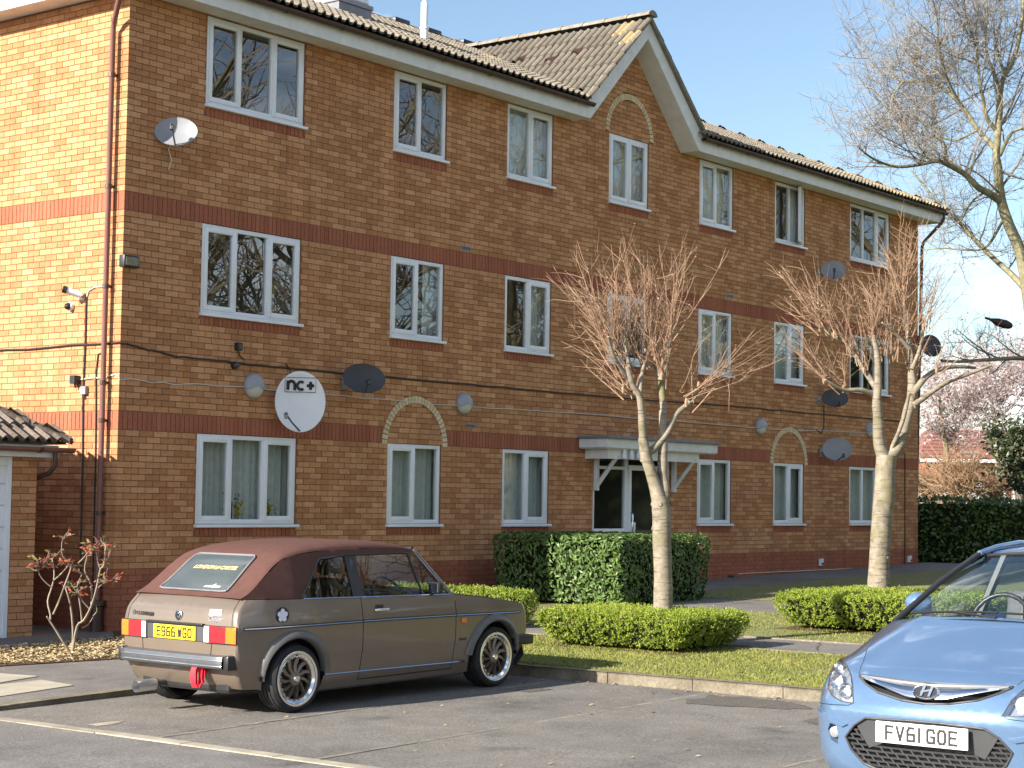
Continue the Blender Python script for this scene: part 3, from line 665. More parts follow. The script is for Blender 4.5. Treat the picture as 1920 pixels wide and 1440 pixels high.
# gable barge boards and their soffits
for s in (-1, 1):
    xo = GX+s*1.70; zo = 9.74-.10-1.70*GT
    mb = MB(); q = [(GX, -.375, 9.74-.06), (xo+s*.02, -.375, zo+.04), (xo-s*.0, -.375, zo-.22), (xo-s*.09, -.375, zo-.22), (GX, -.375, 9.74-.36)]
    mb.prism(q, (0, .024, 0)); mb.build('barge_board', MT['wood_white'], bld, recalc=True)
    mb = MB(); q = [(GX, -.35, 9.74-.33), (xo-s*.06, -.35, zo-.20), (xo-s*.10, -.35, zo-.20-.02), (GX, -.35, 9.74-.36)]; mb.prism(q, (0, .349, 0)); mb.build('gable_soffit', MT['wood_white'], bld, recalc=True)
    mb = MB(); q = [(GX, YE-.02, 9.74+.02), (xo+s*.06, YE-.02, zo+.11), (xo+s*.06, YE-.02, zo+.03), (GX, YE-.02, 9.74-.06)]; mb.prism(q, (0, .07, 0)); mb.build('verge', MT['ridge'], bld, recalc=True)
# roof furniture
def on_roof(px, py):
    d = ray(px, py); t = (ZE+PIT*(CAM_POS.y-YE)-CAM_POS.z)/(d.z-PIT*d.y); return CAM_POS+d*t
c = on_roof(683, 44)
mb = MB(); mb.bbox(c.x-.45, c.x+.27, c.y+.1, c.y+.8, c.z-.3, c.z+.26, .01); ch = mb.build('roof_cowl', MT['lead'], roof)
mb = MB(); mb.bbox(c.x-.47, c.x+.29, c.y+.08, c.y+.82, c.z+.26, c.z+.33, .01); mb.build('cowl_flashing', MT['grey'], ch)
mb = MB(); mb.bbox(c.x-.43, c.x+.25, c.y+.14, c.y+.78, c.z+.33, c.z+1.0, .008); lv = mb.build('louvre_box', MT['white'], ch)
for k in range(8):
    mb = MB(); mb.prism([(c.x-.40, c.y+.12, c.z+.36+k*.07), (c.x-.40, c.y+.14, c.z+.36+k*.07), (c.x-.40, c.y+.14, c.z+.41+k*.07)], (.62, 0, 0)); mb.build('louvre', MT['white'], lv)
f = on_roof(795, 82)
mb = MB(); mb.tube([(f.x, f.y, f.z-.1), (f.x, f.y, f.z+.22), (f.x, f.y, f.z+.221), (f.x, f.y, f.z+.25), (f.x, f.y, f.z+.251), (f.x, f.y, f.z+.62), (f.x, f.y, f.z+.66)], [.062, .062, .072, .072, .056, .056, .03], 14); mb.build('flue_pipe', MT['white'], roof, smooth=50)
for px, py in ((745, 62), (805, 80), (872, 98)):
    q = atd(px, py, 1)-CAM_POS; t = (BD/2-CAM_POS.y)/q.y; p = CAM_POS+q*t; mb = MB(); mb.bbox(p.x-.2, p.x+.2, BD/2-.13, BD/2+.13, zt-.02, zt+.10, .03); mb.build('ridge_vent', MT['black'], roof, smooth=40)
# downpipes
def downpipe(name, path, r=.034, mat=None, clips=()):
    mb = MB(); mb.tube(path, r, 10); o = mb.build(name, mat or MT['pipe'], bld, smooth=60)
    for z in clips:
        x, y = path[-1][0], path[-1][1]; mb = MB(); mb.lathe([(r+.008, z), (r+.008, z+.05)], 12, (x, y, 0), 'z'); mb.box(x+r, 0-.001, y-.012, y+.012, z+.01, z+.04); mb.build('pipe_clip', MT['brown_pl'], o)
    return o
dp = downpipe('downpipe', [(-.40, -.36, 7.95), (-.40, -.36, 7.86), (-.38, -.33, 7.80), (-.12, .13, 7.42), (-.085, .19, 7.34), (-.085, .19, .45)], clips=(6.75, 5.4, 4.2, 3.05, 2.6, 1.5))
mb = MB(); mb.lathe([(.075, .20), (.08, .43), (.10, .44), (.10, .50), (.05, .505)], 14, (-.085, .19, 0), 'z'); mb.lathe([(.085, .05), (.09, .22)], 14, (-.085, .19, 0), 'z'); mb.build('gully_collar', MT['brown_pl'], dp, smooth=40)
downpipe('downpipe', [(BW+.36, -.42, 7.96), (BW+.36, -.42, 7.86), (BW+.34, -.40, 7.80), (BW+.07, -.10, 7.35), (BW+.07, -.06, 7.25), (BW+.07, .10, .4)], mat=MT['brown_pl'])
# ================================================================== garage block at the left
def garage():
    gx1, gy0 = -.96, .25; gx0 = -6.6; zw = 2.22
    g = empty('garage', (gx1, gy0, G(gx1))); tag(g, 'low brick garage with brown tiled roof at the left edge', 'garage')
    o0 = Vector((gx1, gy0, G(gx1)))
    def B(mb, *a, **k): return mb.build(*a, **k)
    mb = MB(); mb.M = Matrix.Translation(-o0)
    mb.box(gx1-.33+MR, gx1-MR, gy0+MR, gy0+.3, -.2, zw); mb.box(gx0, gx1-MR, gy0+.3, gy0+5, -.2, zw); w_ = mb.build('wall', MT['mortar'], g)
    rng = random.Random(21); mes = {}
    for i in range(33):
        z = -.05+i*BP
        if z > zw-.05: break
        odd = i % 2
        for u0, u1 in (((0, .215), (.225, .33)) if odd else ((0, .1025), (.1125, .33))):
            tn = int(tone(rng)*6)/6+.05; key = (round(u1-u0, 3), tn)
            if key not in mes: mb = MB(); mb.tone = tn; mb.box(-(u1-u0), 0, 0, .1025, 0, BH, skip='k'); mes[key] = mb.mesh('brick', MT['brick'])
            o = link('brick', mes[key], w_); o.location = Vector((gx1-u0, gy0, z))-o0
        v = .1125
        while v < 4.8:
            tn = int(tone(rng)*6)/6+.05; key = ('s', tn)
            if v < 1.6:
                if key not in mes: mb = MB(); mb.tone = tn; mb.box(-.03, 0, 0, .215, 0, BH, skip='l'); mes[key] = mb.mesh('brick', MT['brick'])
                o = link('brick', mes[key], w_); o.location = Vector((gx1, gy0+v+(.1125 if odd else 0), z))-o0
            v += .225
    mb = MB(); mb.M = Matrix.Translation(-o0)
    for k in range(3):
        x1 = gx1-.36-k*.82
        for j in range(8): mb.bbox(x1-.78, x1, gy0+.06, gy0+.09, .14+j*.245, .14+j*.245+.237, .006)
    mb.bbox(gx0, gx1-.335, gy0+.09, gy0+.12, -.05, 2.1, .003); dr = mb.build('garage_door', MT['white'], g)
    mb = MB(); mb.M = Matrix.Translation(-o0); mb.bbox(gx1-.395, gx1-.335, gy0+.01, gy0+.085, -.05, zw-.06, .004); mb.bbox(gx0, gx1-.396, gy0+.012, gy0+.085, zw-.16, zw-.06, .004); mb.build('door_frame', MT['white'], dr)
    # hipped roof: ridge along x, hip at the right end
    ye, yr, ze, pit = gy0-.20, gy0+2.6, 2.345, .60; xe = gx1+.28; hd = yr-ye
    mb = MB(); mb.M = Matrix.Translation(-o0); zr_ = ze+hd*pit-.03; yb = 2*yr-ye; e_ = ze-.03
    mb.poly([(gx0, ye, e_), (xe, ye, e_), (xe-hd, yr, zr_), (gx0, yr, zr_)]); mb.poly([(xe, ye, e_), (xe, yb, e_), (xe-hd, yr, zr_)]); mb.poly([(gx0, yr, zr_), (xe-hd, yr, zr_), (xe, yb, e_), (gx0, yb, e_)])
    rf = mb.build('roof', MT['ridge'], g)
    tm = tile_mesh(.5, MT['tile_d']); tm2 = tile_mesh(.9, MT['tile_d'])
    for j in range(8):
        for i in range(8):
            p = Vector((xe+.02-.30*(i+1), ye-.05, ze-.03))+Vector((0, 1, pit)).normalized()*j*TG
            if p.x+.15 > xe+.06-(p.y+.15-ye): continue
            o = link('tile', (tm, tm2)[(i*3+j*5) % 2], rf); o.matrix_local = Matrix.Translation(-o0) @ frame_m(p, (1, 0, 0), (0, 1, pit))
    for j in range(8):
        for i in range(18):
            p = Vector((xe+.05, ye+.30*i, ze-.03))+Vector((-1, 0, pit)).normalized()*j*TG
            if min(p.y+.15-ye, yb-p.y-.15) < xe-p.x+.1: continue
            o = link('tile', tm, rf); o.matrix_local = Matrix.Translation(-o0) @ frame_m(p, (0, 1, 0), (-1, 0, pit))
    vm = plain('hip_mortar', (.10,.078,.062), .95, var=.4, scale=22, bump=.01, bscale=40)
    for k in range(9):                                    # mortared hip caps
        t0, t1 = k*.33-.02, (k+1)*.33; mb = MB(); mb.M = Matrix.Translation(-o0); rows = []
        for t, rr in ((t0, .125), (t1, .112)):
            c = Vector((xe-t, ye+t, ze+pit*t)); w_d = Vector((1, 1, 0)).normalized(); u_ = Vector((0, 0, 1)); rows.append([c+w_d*rr*1.25*math.cos(a)+u_*(rr*.75*math.sin(a)-.015) for a in [math.pi*q/8 for q in range(9)]])
        mb.grid(rows); mb.poly(rows[0]); mb.build('hip_tile', vm, rf, smooth=50)
    mb = MB(); mb.M = Matrix.Translation(-o0); mb.bbox(xe-.125, xe-.10, ye+.045, yb-.05, zw-.06, zw+.08, .003); mb.build('fascia_board', MT['wood_white'], g)
    mb = MB(); mb.M = Matrix.Translation(-o0); mb.bbox(gx0, xe-.126, ye+.045, ye+.07, zw-.06, zw+.08, .003); mb.box(gx0, xe-.10, ye+.071, gy0, zw-.05, zw-.035); mb.build('fascia_board', MT['wood_white'], g)
    gt = gutter(Vector((gx0, ye-.015, ze-.07))-o0, Vector((xe+.06, ye-.015, ze-.07))-o0, g, mat=MT['pipe'])
    mb = MB(); mb.M = Matrix.Translation(-o0); x = gx1+.09; mb.tube([(x, ye-.01, ze-.13), (x, ye-.01, ze-.27), (x-.03, ye+.05, ze-.36), (x-.045, gy0+.26, ze-.47), (x-.045, gy0+.30, ze-.55), (x-.045, gy0+.30, .1)], .03, 8); mb.build('downpipe', MT['brown_pl'], g, smooth=60)
MT['tile_d'] = brick_mat('dark_tile', [(0, (.10,.075,.06)), (1, (.24,.20,.17))], .4)
garage()
# ================================================================== cars: tools
def inpoly(p, poly):
    x, y = p; c = False; n = len(poly)
    for i in range(n):
        x0, y0 = poly[i]; x1, y1 = poly[i-1]
        if (y0 > y) != (y1 > y) and x < (x1-x0)*(y-y0)/(y1-y0)+x0: c = not c
    return c
def densify(poly, d, closed=True):
    out = []; n = len(poly)
    for i in range(n if closed else n-1):
        a, b = poly[i], poly[(i+1) % n]; k = max(1, int(math.hypot(b[0]-a[0], b[1]-a[1])/d))
        out += [(lerp(a[0], b[0], j/k), lerp(a[1], b[1], j/k)) for j in range(k)]
    if not closed: out.append(poly[-1])
    return out
def cdt(loops, d, classify, open_lines=()):
    """constrained triangulation: loops of (u, v); returns verts and {region: tris}"""
    V_, E_ = [], []
    for lp, closed in [(l, True) for l in loops]+[(l, False) for l in open_lines]:
        lp = densify(lp, d, closed); o = len(V_); V_ += [Vector(p) for p in lp]; n = len(lp)
        E_ += [(o+i, o+(i+1) % n) for i in range(n if closed else n-1)]
    us = [p.x for p in V_]; vs_ = [p.y for p in V_]; u = min(us); j = 0
    while u < max(us):
        v = min(vs_)+(d*.5 if j % 2 else 0)
        while v < max(vs_):
            if all((p.x-u)**2+(p.y-v)**2 > (d*.45)**2 for p in V_[:0]) : V_.append(Vector((u, v)))
            v += d
        u += d*.87; j += 1
    vo, eo, fo = delaunay_2d_cdt(V_, E_, [], 0, 1e-5)[:3]
    reg = {}
    for f in fo:
        c = (sum(vo[i].x for i in f)/3, sum(vo[i].y for i in f)/3); k = classify(c)
        if k is not None: reg.setdefault(k, []).append(f)
    return vo, reg
def add_tris(mb, vo, tris, fn, flip=False):
    idx = {}
    for t in tris:
        for i in t:
            if i not in idx: idx[i] = mb.V(fn(vo[i].x, vo[i].y))
        a = [idx[i] for i in t]; mb.F(a[::-1] if flip else a)
def circ(cx, cy, r, n=40): return [(cx+r*math.cos(2*math.pi*i/n), cy+r*math.sin(2*math.pi*i/n)) for i in range(n)]
def normal_of(fn, u, v, e=.004):
    a = fn(u+e, v)-fn(u-e, v); b = fn(u, v+e)-fn(u, v-e); n = a.cross(b)
    return n.normalized() if n.length > 1e-9 else Vector((0, 0, 1))
def patch(mb, fn, poly, d, off, flip=1, lip=0.):
    """polygon in surface coordinates laid on a surface, lifted by off; lip closes the edge back down"""
    vo, reg = cdt([poly], d, lambda c: 0 if inpoly(c, poly) else None)
    g = lambda u, v: fn(u, v)+normal_of(fn, u, v)*off*flip
    add_tris(mb, vo, reg.get(0, []), g)
    if lip:
        lp = densify(poly, d); a = [mb.V(g(*p)) for p in lp]; b = [mb.V(fn(*p)+normal_of(fn, *p)*(off-lip)*flip) for p in lp]; n = len(lp)
        for i in range(n): mb.F((a[i], a[(i+1) % n], b[(i+1) % n], b[i]))
def on_tube(mb, fn, pts, r, off=0., flip=1, n=6, closed=False, d=.04):
    lp = densify(pts, d, closed)
    if closed: lp.append(lp[0])
    mb.tube([fn(*p)+normal_of(fn, *p)*off*flip for p in lp], r, n, cap=not closed)
def paint(name, col, flake=.35, rough=.3, metal=.55, coat=.8, dirt=.0):
    t = NT(name); b = t.b; n = t.noise(900, 2, .5); n2 = t.noise(2.2, 4)
    c = t.mix(1, t.ramp(n, [(.35, tuple(q*(1-flake*.4) for q in col)), (.65, tuple(min(1, q*(1+flake*.4)) for q in col))]), t.ramp(n2, [(.3, (.93,.93,.93)), (.7, (1.05,1.05,1.05))]), 'MULTIPLY')
    t.color(c); b.inputs['Metallic'].default_value = metal; b.inputs['Roughness'].default_value = rough; b.inputs['Coat Weight'].default_value = coat; b.inputs['Coat Roughness'].default_value = .04
    return t.m
MT['rubber'] = plain('tyre_rubber', (.022,.022,.023), .75, var=.25, scale=20, spec=.3)
MT['satin'] = plain('satin_black', (.02,.02,.022), .35, var=.1)
MT['trimgrey'] = plain('trim_grey', (.055,.055,.06), .5, var=.12)
MT['seatcloth'] = plain('seat_cloth', (.045,.04,.038), .9, var=.25, scale=20)
MT['polish'] = plain('polished_lip', (.82,.83,.85), .16, 1, var=.05, scale=30)
def lamp_mat(name, c, rough=.12):
    t = NT(name); b = t.b; v = t.new('TexVoronoi'); v.inputs['Scale'].default_value = 70; t.l.new(t.obj(), v.inputs['Vector'])
    t.color(t.mix(.35, c, t.ramp(v.outputs['Distance'], [(0, tuple(q*.55 for q in c)), (.6, tuple(min(1, q*1.25) for q in c))]))); b.inputs['Roughness'].default_value = rough; b.inputs['Coat Weight'].default_value = 1; return t.m
MT['lamp_red'] = lamp_mat('lamp_red', (.55,.012,.02)); MT['lamp_amber'] = lamp_mat('lamp_amber', (.75,.16,.012)); MT['lamp_white'] = lamp_mat('lamp_white', (.75,.76,.78))
MT['plate_y'] = plain('plate_yellow', (.80,.58,.02), .35, var=.05); MT['plate_w'] = plain('plate_white', (.80,.81,.80), .3, var=.03); MT['ink'] = plain('plate_ink', (.012,.012,.014), .5, var=0)
def char_bars(mb, txt, M, h, w, gap, st, dep=.0015):
    """number plate letters drawn with straight strokes"""
    G_ = {'E': [(0,0,0,1),(0,0,1,0),(0,.52,.85,.52),(0,1,1,1)], 'F': [(0,0,0,1),(0,.52,.85,.52),(0,1,1,1)], '1': [(.5,0,.5,1)], 'I': [(.5,0,.5,1)],
          '9': [(0,1,0,.5),(0,.5,1,.5),(0,1,1,1),(1,1,1,.25),(1,.25,.75,0),(.75,0,.15,0)], '6': [(1,0,1,.5),(0,.5,1,.5),(0,0,1,0),(0,0,0,.75),(0,.75,.25,1),(.25,1,.85,1)],
          'W': [(0,1,.25,0),(.25,0,.5,.7),(.5,.7,.75,0),(.75,0,1,1)], 'G': [(1,.8,.85,1),(.85,1,.15,1),(.15,1,0,.85),(0,.85,0,.15),(0,.15,.15,0),(.15,0,1,0),(1,0,1,.45),(1,.45,.6,.45)],
          'O': [(.2,0,.8,0),(.8,0,1,.2),(1,.2,1,.8),(1,.8,.8,1),(.8,1,.2,1),(.2,1,0,.8),(0,.8,0,.2),(0,.2,.2,0)], 'V': [(0,1,.5,0),(.5,0,1,1)]}
    tot = sum((gap*1.6 if c == ' ' else (w*.45 if c in '1I' else w)+gap) for c in txt)-gap; x = -tot/2; old = mb.M; mb.M = M
    for c in txt:
        if c == ' ': x += gap*1.6; continue
        cw = w*.45 if c in '1I' else w
        for k, (x0, y0, x1, y1) in enumerate(G_[c]):
            a = Vector((x+st/2+x0*(cw-st), (y0-.5)*(h-st), 0)); b = Vector((x+st/2+x1*(cw-st), (y1-.5)*(h-st), 0)); d = (b-a).normalized(); n = Vector((-d.y, d.x, 0))*st/2; e = d*st*.5
            mb.prism([a-e-n, b+e-n, b+e+n, a-e+n], (0, 0, dep+k*.00012))
        x += cw+gap
    mb.M = old
def wheel(parent, c, r, w, rim, mat_spoke, side, spokes=11, deep=.04, style='turbine'):
    """c: centre of the tyre; side -1 when the outer face looks to -y"""
    root = empty('wheel'); root.parent = parent; root.location = c; S = side
    mb = MB(); hw = w/2; prof = [(rim-.004, -hw*.86), (rim+.012, -hw*.97), (rim+(r-rim)*.5, -hw*1.04), (r-.022, -hw*.98), (r-.006, -hw*.86), (r, -hw*.6)]
    for k in (-.55, -.2, .2, .55): prof += [(r, hw*(k-.05)), (r-.007, hw*(k-.045)), (r-.007, hw*(k+.045)), (r, hw*(k+.05))]
    prof += [(r, hw*.6), (r-.006, hw*.86), (r-.022, hw*.98), (rim+(r-rim)*.5, hw*1.04), (rim+.012, hw*.97), (rim-.004, hw*.86)]
    mb.lathe(prof, 56); mb.build('tyre', MT['rubber'], root, smooth=38)
    o = S*hw
    mb = MB(); mb.lathe([(rim+.008, o*.93), (rim+.010, o*1.0), (rim+.002, o*1.02), (rim-.010, o*.99), (rim-.012, o*.93), (rim*.845, o-S*deep*.55), (rim*.82, o-S*deep*.5), (rim*.80, o-S*deep*.75), (rim*.80, -o*.5)], 56); ri = mb.build('rim', MT['polish'], root, smooth=35)
    mb = MB(); yb = o-S*deep*.62
    mb.lathe([(.0, yb+S*.012), (rim*.20, yb+S*.012), (rim*.27, yb+S*.004), (rim*.29, yb-S*.012)], 28)
    for k in range(spokes):
        a0 = 2*math.pi*k/spokes; P_ = []
        for f, tw, hwid in ((.24, 0, .34), (.5, .12, .27), (.75, .28, .21), (.83, .34, .22)):
            rr = rim*f; a = a0+tw*S; wd = hwid*.42*(.24/f if f < .3 else 1)
            P_.append((rr, a-wd, a+wd))
        for (r0, a, b), (r1, c_, d_) in zip(P_, P_[1:]):
            p = lambda rr, aa, yy: (rr*math.cos(aa), yy, rr*math.sin(aa))
            y0, y1 = yb+S*(.010 if r0 < rim*.3 else .004), yb+S*.004
            mb.poly([p(r0, a, y0), p(r0, b, y0-S*.012), p(r1, d_, y1-S*.012), p(r1, c_, y1)])
            mb.poly([p(r0, a, y0), p(r1, c_, y1), p(r1, c_, y1-S*.03), p(r0, a, y0-S*.03)]); mb.poly([p(r0, b, y0-S*.012), p(r1, d_, y1-S*.012), p(r1, d_, y1-S*.035), p(r0, b, y0-S*.035)])
    mb.lathe([(rim*.83, yb+S*.006), (rim*.78, yb+S*.006), (rim*.775, yb-S*.02)], 56)
    mb.build('spokes', mat_spoke, root, smooth=30)
    mb = MB()
    for k in range(spokes*2):
        a = 2*math.pi*(k+.5)/(spokes*2); q = Vector((rim*.805*math.cos(a), yb+S*.006, rim*.805*math.sin(a))); mb.tube([q, q+Vector((0, S*.008, 0))], .005, 6)
    tag(mb.build('rim_bolts', MT['polish'], ri), kind='stuff')
    mb = MB(); mb.lathe([(0, yb+S*.026), (.024, yb+S*.024), (.030, yb+S*.012)], 20); mb.build('centre_cap', MT['chrome'], root, smooth=40)
    mb = MB(); mb.lathe([(.0, yb-S*.055), (rim*.70, yb-S*.055), (rim*.70, yb-S*.065)], 32); mb.build('brake_disc', MT['trimgrey'], root)
    mb = MB(); mb.lathe([(.0, -S*hw*.3), (rim*.8, -S*hw*.3)], 24); mb.build('wheel_back', MT['satin'], root)
    return root
# ================================================================== brown convertible hatchback
MT['archgrey'] = plain('arch_plastic', (.11,.105,.10), .42, var=.12)
def brown_car():
    X0, X1, AR, AF = -.28, 2.80, 1.15, 1.0
    HR, HF, RA = (0., .272), (2.47, .272), .332
    k = lambda z: interp([(.10,.87),(.16,.905),(.26,.945),(.43,.982),(.45,.990),(.60,.998),(.70,1.0),(.80,.983),(.93,.945)], z)
    w = lambda x: sinterp([(-.7,.705),(-.45,.735),(-.2,.768),(.05,.787),(.5,.80),(2.0,.80),(2.6,.785),(3.05,.75)], x)
    xr = lambda z: sinterp([(.14,-.40),(.22,-.50),(.40,-.585),(.60,-.597),(.74,-.592),(.82,-.572),(.845,-.555),(.93,-.475)], z)
    xf = lambda z: sinterp([(.12,2.86),(.30,2.98),(.42,3.035),(.60,3.035),(.66,3.025),(.72,2.99)], z)
    ztx = lambda x: sinterp([(-.8,.925),(0,.905),(1.0,.882),(1.86,.862),(1.94,.850),(2.42,.797),(2.75,.755),(3.05,.705)], x)
    def S(s, z, sd=-1):
        W_ = w(min(max(s, -.7), 3.05))*k(z)
        if X0 <= s <= X1: return Vector((s, sd*W_, z))
        if s < X0:
            f = min(1, (X0-s)/AR); xx, rc, bow = xr(z), .028, .03; W0 = w(X0)*k(z); W2 = W0*.935; xc = xx+bow+rc
            if f < .30: t = f/.30; return Vector((lerp(X0, xc, t), sd*lerp(W0, W2, t**1.3), z))
            if f < .40: a = (f-.30)/.10*math.pi/2; return Vector((xc-rc*math.sin(a), sd*(W2-rc*(1-math.cos(a))), z))
            y = (W2-rc)*(1-(f-.40)/.60); return Vector((xx+bow*(y/(W2-rc))**2, sd*y, z))
        f = min(1, (s-X1)/AF); xx, rc, bow = xf(z), .09, .03; W0 = w(X1)*k(z); W2 = W0*.985; xc = xx-bow-rc
        if f < .12: t = f/.12; return Vector((lerp(X1, xc, t), sd*lerp(W0, W2, t), z))
        if f < .28: a = (f-.12)/.16*math.pi/2; return Vector((xc+rc*math.sin(a), sd*(W2-rc*(1-math.cos(a))), z))
        y = (W2-rc)*(1-(f-.28)/.72); return Vector((xx-bow*(y/(W2-rc))**2, sd*y, z))
    def s_rear(y): W2 = w(X0)*.935-.028; return X0-AR*(.40+.60*(1-y/W2))
    sR, sF = X0-AR, X1+AF
    zb = lambda s: interp([(sR,.215),(-1.0,.215),(-.40,.205),(-.3,.19),(.36,.155),(2.1,.155),(2.75,.20),(sF,.19)], s)
    def zt(s): return ztx(S(s, .80 if s < 1 else .72).x) if s > X1 else (interp([(sR,.925),(X0,.915)], s) if s < X0 else ztx(s))
    car = empty('brown_convertible_car', (-3.77, -5.965, G(-3.77))); car.rotation_euler = (0, -.0165, R(-2)); car.scale = (.98, .98, .98)
    tag(car, 'bronze brown two door convertible with brown fabric roof parked by the kerb', 'car')
    body_m = paint('bronze_paint', (.18,.14,.107), rough=.32, metal=.3, coat=.6); spoke_m = plain('bronze_wheel', (.20,.155,.11), .4, .4, var=.1)
    canvas = plain('brown_canvas', (.098,.048,.040), .95, var=.10, scale=14, bump=.0015, bscale=500, spec=.15)
    # ---- side shells by constrained triangulation
    ss = [sR+(sF-sR)*i/90 for i in range(91)]
    outer = [(s, zb(s)) for s in ss]+[(s, zt(s)) for s in ss[::-1]]
    arcs = [circ(*HR, RA, 64), circ(*HF, RA-.002, 64)]
    D0, D1 = .742, 1.918
    door = [(D0, .205), (D1-.005, .205), (D1, .5), (D1, zt(D1)+.01), (D0, zt(D0)+.01), (D0+.006, .5)]
    g_ = .004; dout = [(x+(-g_ if x < 1 else g_), z-(g_ if z < .3 else 0)) for x, z in door]; din = [(x+(g_ if x < 1 else -g_), z+(g_ if z < .3 else 0)) for x, z in door]
    fl = [(X0-.30*AR, .74), (s_rear(.02), .74)]
    def cls(c):
        if not inpoly(c, outer) or any(inpoly(c, a) for a in arcs): return None
        if inpoly(c, din): return 'door'
        return None if inpoly(c, dout) else 'body'
    vo, reg = cdt([outer, *arcs, dout, din], .055, cls, [[(sR, .845), (X0-.2, .845), (X0, .85)], [(-.6, .445), (2.9, .445)], [(-.6, .695), (2.9, .695)]])
    for sd in (-1, 1):
        pass
    mb = MB()
    for sd in (-1, 1): add_tris(mb, vo, reg['body'], lambda u, v: S(u, v, sd), flip=sd < 0)
    body = mb.build('body', body_m, car, smooth=28, recalc=True)
    SR = lambda u, v: S(u, v, -1)
    for sd in (-1, 1):
        f_ = lambda u, v: S(u, v, sd); fl_ = normal_of(f_, 1., .5).y*sd > 0; fl_ = 1 if fl_ else -1
        mb = MB(); add_tris(mb, vo, reg['door'], f_); dr = mb.build('door', body_m, car, smooth=28, recalc=True)
        # gap fillers
        mb = MB(); on_tube(mb, f_, [(D0, .86), (D0+.003, .5), (D0, .205), (D1, .205), (D1, .5), (D1, .85)], .005, -.008, fl_, 5); mb.build('door_gap', MT['satin'], body)
        # arch flares
        for (hx, hz) in (HR, HF):
            mb = MB(); rows = []
            for i in range(37):
                a = R(6+168*i/36); 
                row = []
                for rr, of in ((RA-.012, -.03), (RA-.010, .030), (RA+.004, .041), (RA+.035, .034), (RA+.055, .012), (RA+.060, -.004)):
                    u, v = hx+rr*math.cos(a), hz+rr*math.sin(a); v = max(v, .14); row.append(f_(u, v)+Vector((0, sd*of, 0)))
                rows.append(row)
            mb.grid(rows); mb.build('wheel_arch_trim', MT['archgrey'], car, smooth=50, recalc=True)
            mb = MB(); rows = [[(hx+RA*math.cos(R(180*i/20)), sd*yy, hz+RA*math.sin(R(180*i/20))) for yy in (.50, .77)] for i in range(21)]; mb.grid(rows); mb.poly([(hx+.36*math.cos(R(-8+196*i/20)), sd*.50, hz+.36*math.sin(R(-8+196*i/20))) for i in range(21)]); mb.build('wheel_well', MT['satin'], car)
        # waist moulding, rocker strip, belt strip
        mb = MB(); wl_ = lambda s: interp([(-.65,.693),(1.0,.690),(1.9,.678),(2.9,.655)], s)
        for (s0, s1) in ((X0-.27*AR, D0-.004), (D0+.004, D1-.004), (D1+.004, 2.86)):
            rows = []
            for i in range(13):
                s = lerp(s0, s1, i/12); z = wl_(s); rows.append([f_(s, z+dz)+Vector((0, sd*o_, 0)) for dz, o_ in ((-.013, 0), (-.011, .007), (.011, .007), (.013, 0))])
            mb.grid(rows)
        mb.build('waist_moulding', MT['satin'], car, smooth=40, recalc=True)
        mb = MB()
        for (s0, s1) in ((X0-.26*AR, D0-.006), (D0+.006, D1-.006), (D1+.006, 2.84)): on_tube(mb, f_, [(lerp(s0, s1, i/8), wl_(lerp(s0, s1, i/8))-.001) for i in range(9)], .0048, .007, fl_, 5, d=1)
        mb.build('moulding_strip', MT['chrome'], car, smooth=60)
        mb = MB(); on_tube(mb, f_, [(.335, .275), (D0, .272), (2.10, .258)], .006, .004, fl_, 5); mb.build('sill_strip', MT['chrome'], car, smooth=60)
        mb = MB(); mb.bbox(.30, 2.12, sd*.66 if sd > 0 else -.72, sd*.72 if sd > 0 else -.66, .135, .24, .02); mb.build('sill_skirt', MT['trimgrey'], car, smooth=40)
        mb = MB(); on_tube(mb, f_, [(.10, ztx(.1)+.001), (1.0, ztx(1.)+.001), (1.87, ztx(1.87)+.001)], .006, .002, fl_, 5); mb.build('belt_strip', MT['chrome'], car, smooth=60)
        # handle
        mb = MB(); p = f_(.965, .775); M_ = frame_m(p+Vector((0, sd*.012, 0)), (1, 0, 0), (0, 0, 1)); mb.M = M_; mb.bbox(-.085, .085, -.012, .012, -.012, .012, .006); mb.M = None; mb.build('door_handle', MT['chrome'], dr, smooth=50)
        mb = MB(); mb.M = frame_m(f_(.95, .80)+Vector((0, sd*.002, 0)), (1, 0, 0), (0, 0, 1)); mb.bbox(-.05, .045, -.018, .018, -.004, .004, .004); mb.build('handle_recess', MT['satin'], dr)
        mb = MB(); mb.M = frame_m(f_(2.02, .625)+Vector((0, sd*.006, 0)), (1, 0, 0), (0, 0, 1)); mb.bbox(-.028, .028, -.02, .02, -.01, .012, .006); mb.build('side_indicator', MT['lamp_amber'], car, smooth=50)
        mb = MB(); mb.M = frame_m(f_(2.02, .46)+Vector((0, sd*.004, 0)), (1*-sd, 0, 0), (0, 0, 1)); mb.mi = 0
        for i in range(5): mb.box(-.05+i*.021, -.037+i*.021, -.01, .01, -.002, .002)
        mb.build('side_badge', MT['trimgrey'], car)
    # ---- bonnet
    pts = [S(X1+AF*i/40, .72) for i in range(41)]; tab = sorted((abs(p.y), p.x) for p in pts)
    xend = lambda y: interp(tab, abs(y)); mb = MB(); rows = []; B0 = 1.935
    for i in range(25):
        f = i/24; row = []
        for j in range(25):
            t = -1+2*j/24; Wd = lerp(w(B0)*k(ztx(B0)), tab[-1][0], f); y = t*Wd; x = lerp(B0-.05*(1-t*t), xend(y), f)
            cr = .045*(1-abs(t)**2.5)*(1-.5*f); row.append((x, y, ztx(x)+cr))
        rows.append(row)
    mb.grid(rows); bon = mb.build('bonnet', body_m, car, smooth=60, recalc=True)
    mb = MB(); 
    for sd in (-1, 1): mb.tube([Vector(r[2 if sd < 0 else 22])+Vector((0, 0, .001)) for r in rows[:-1]], .004, 5)
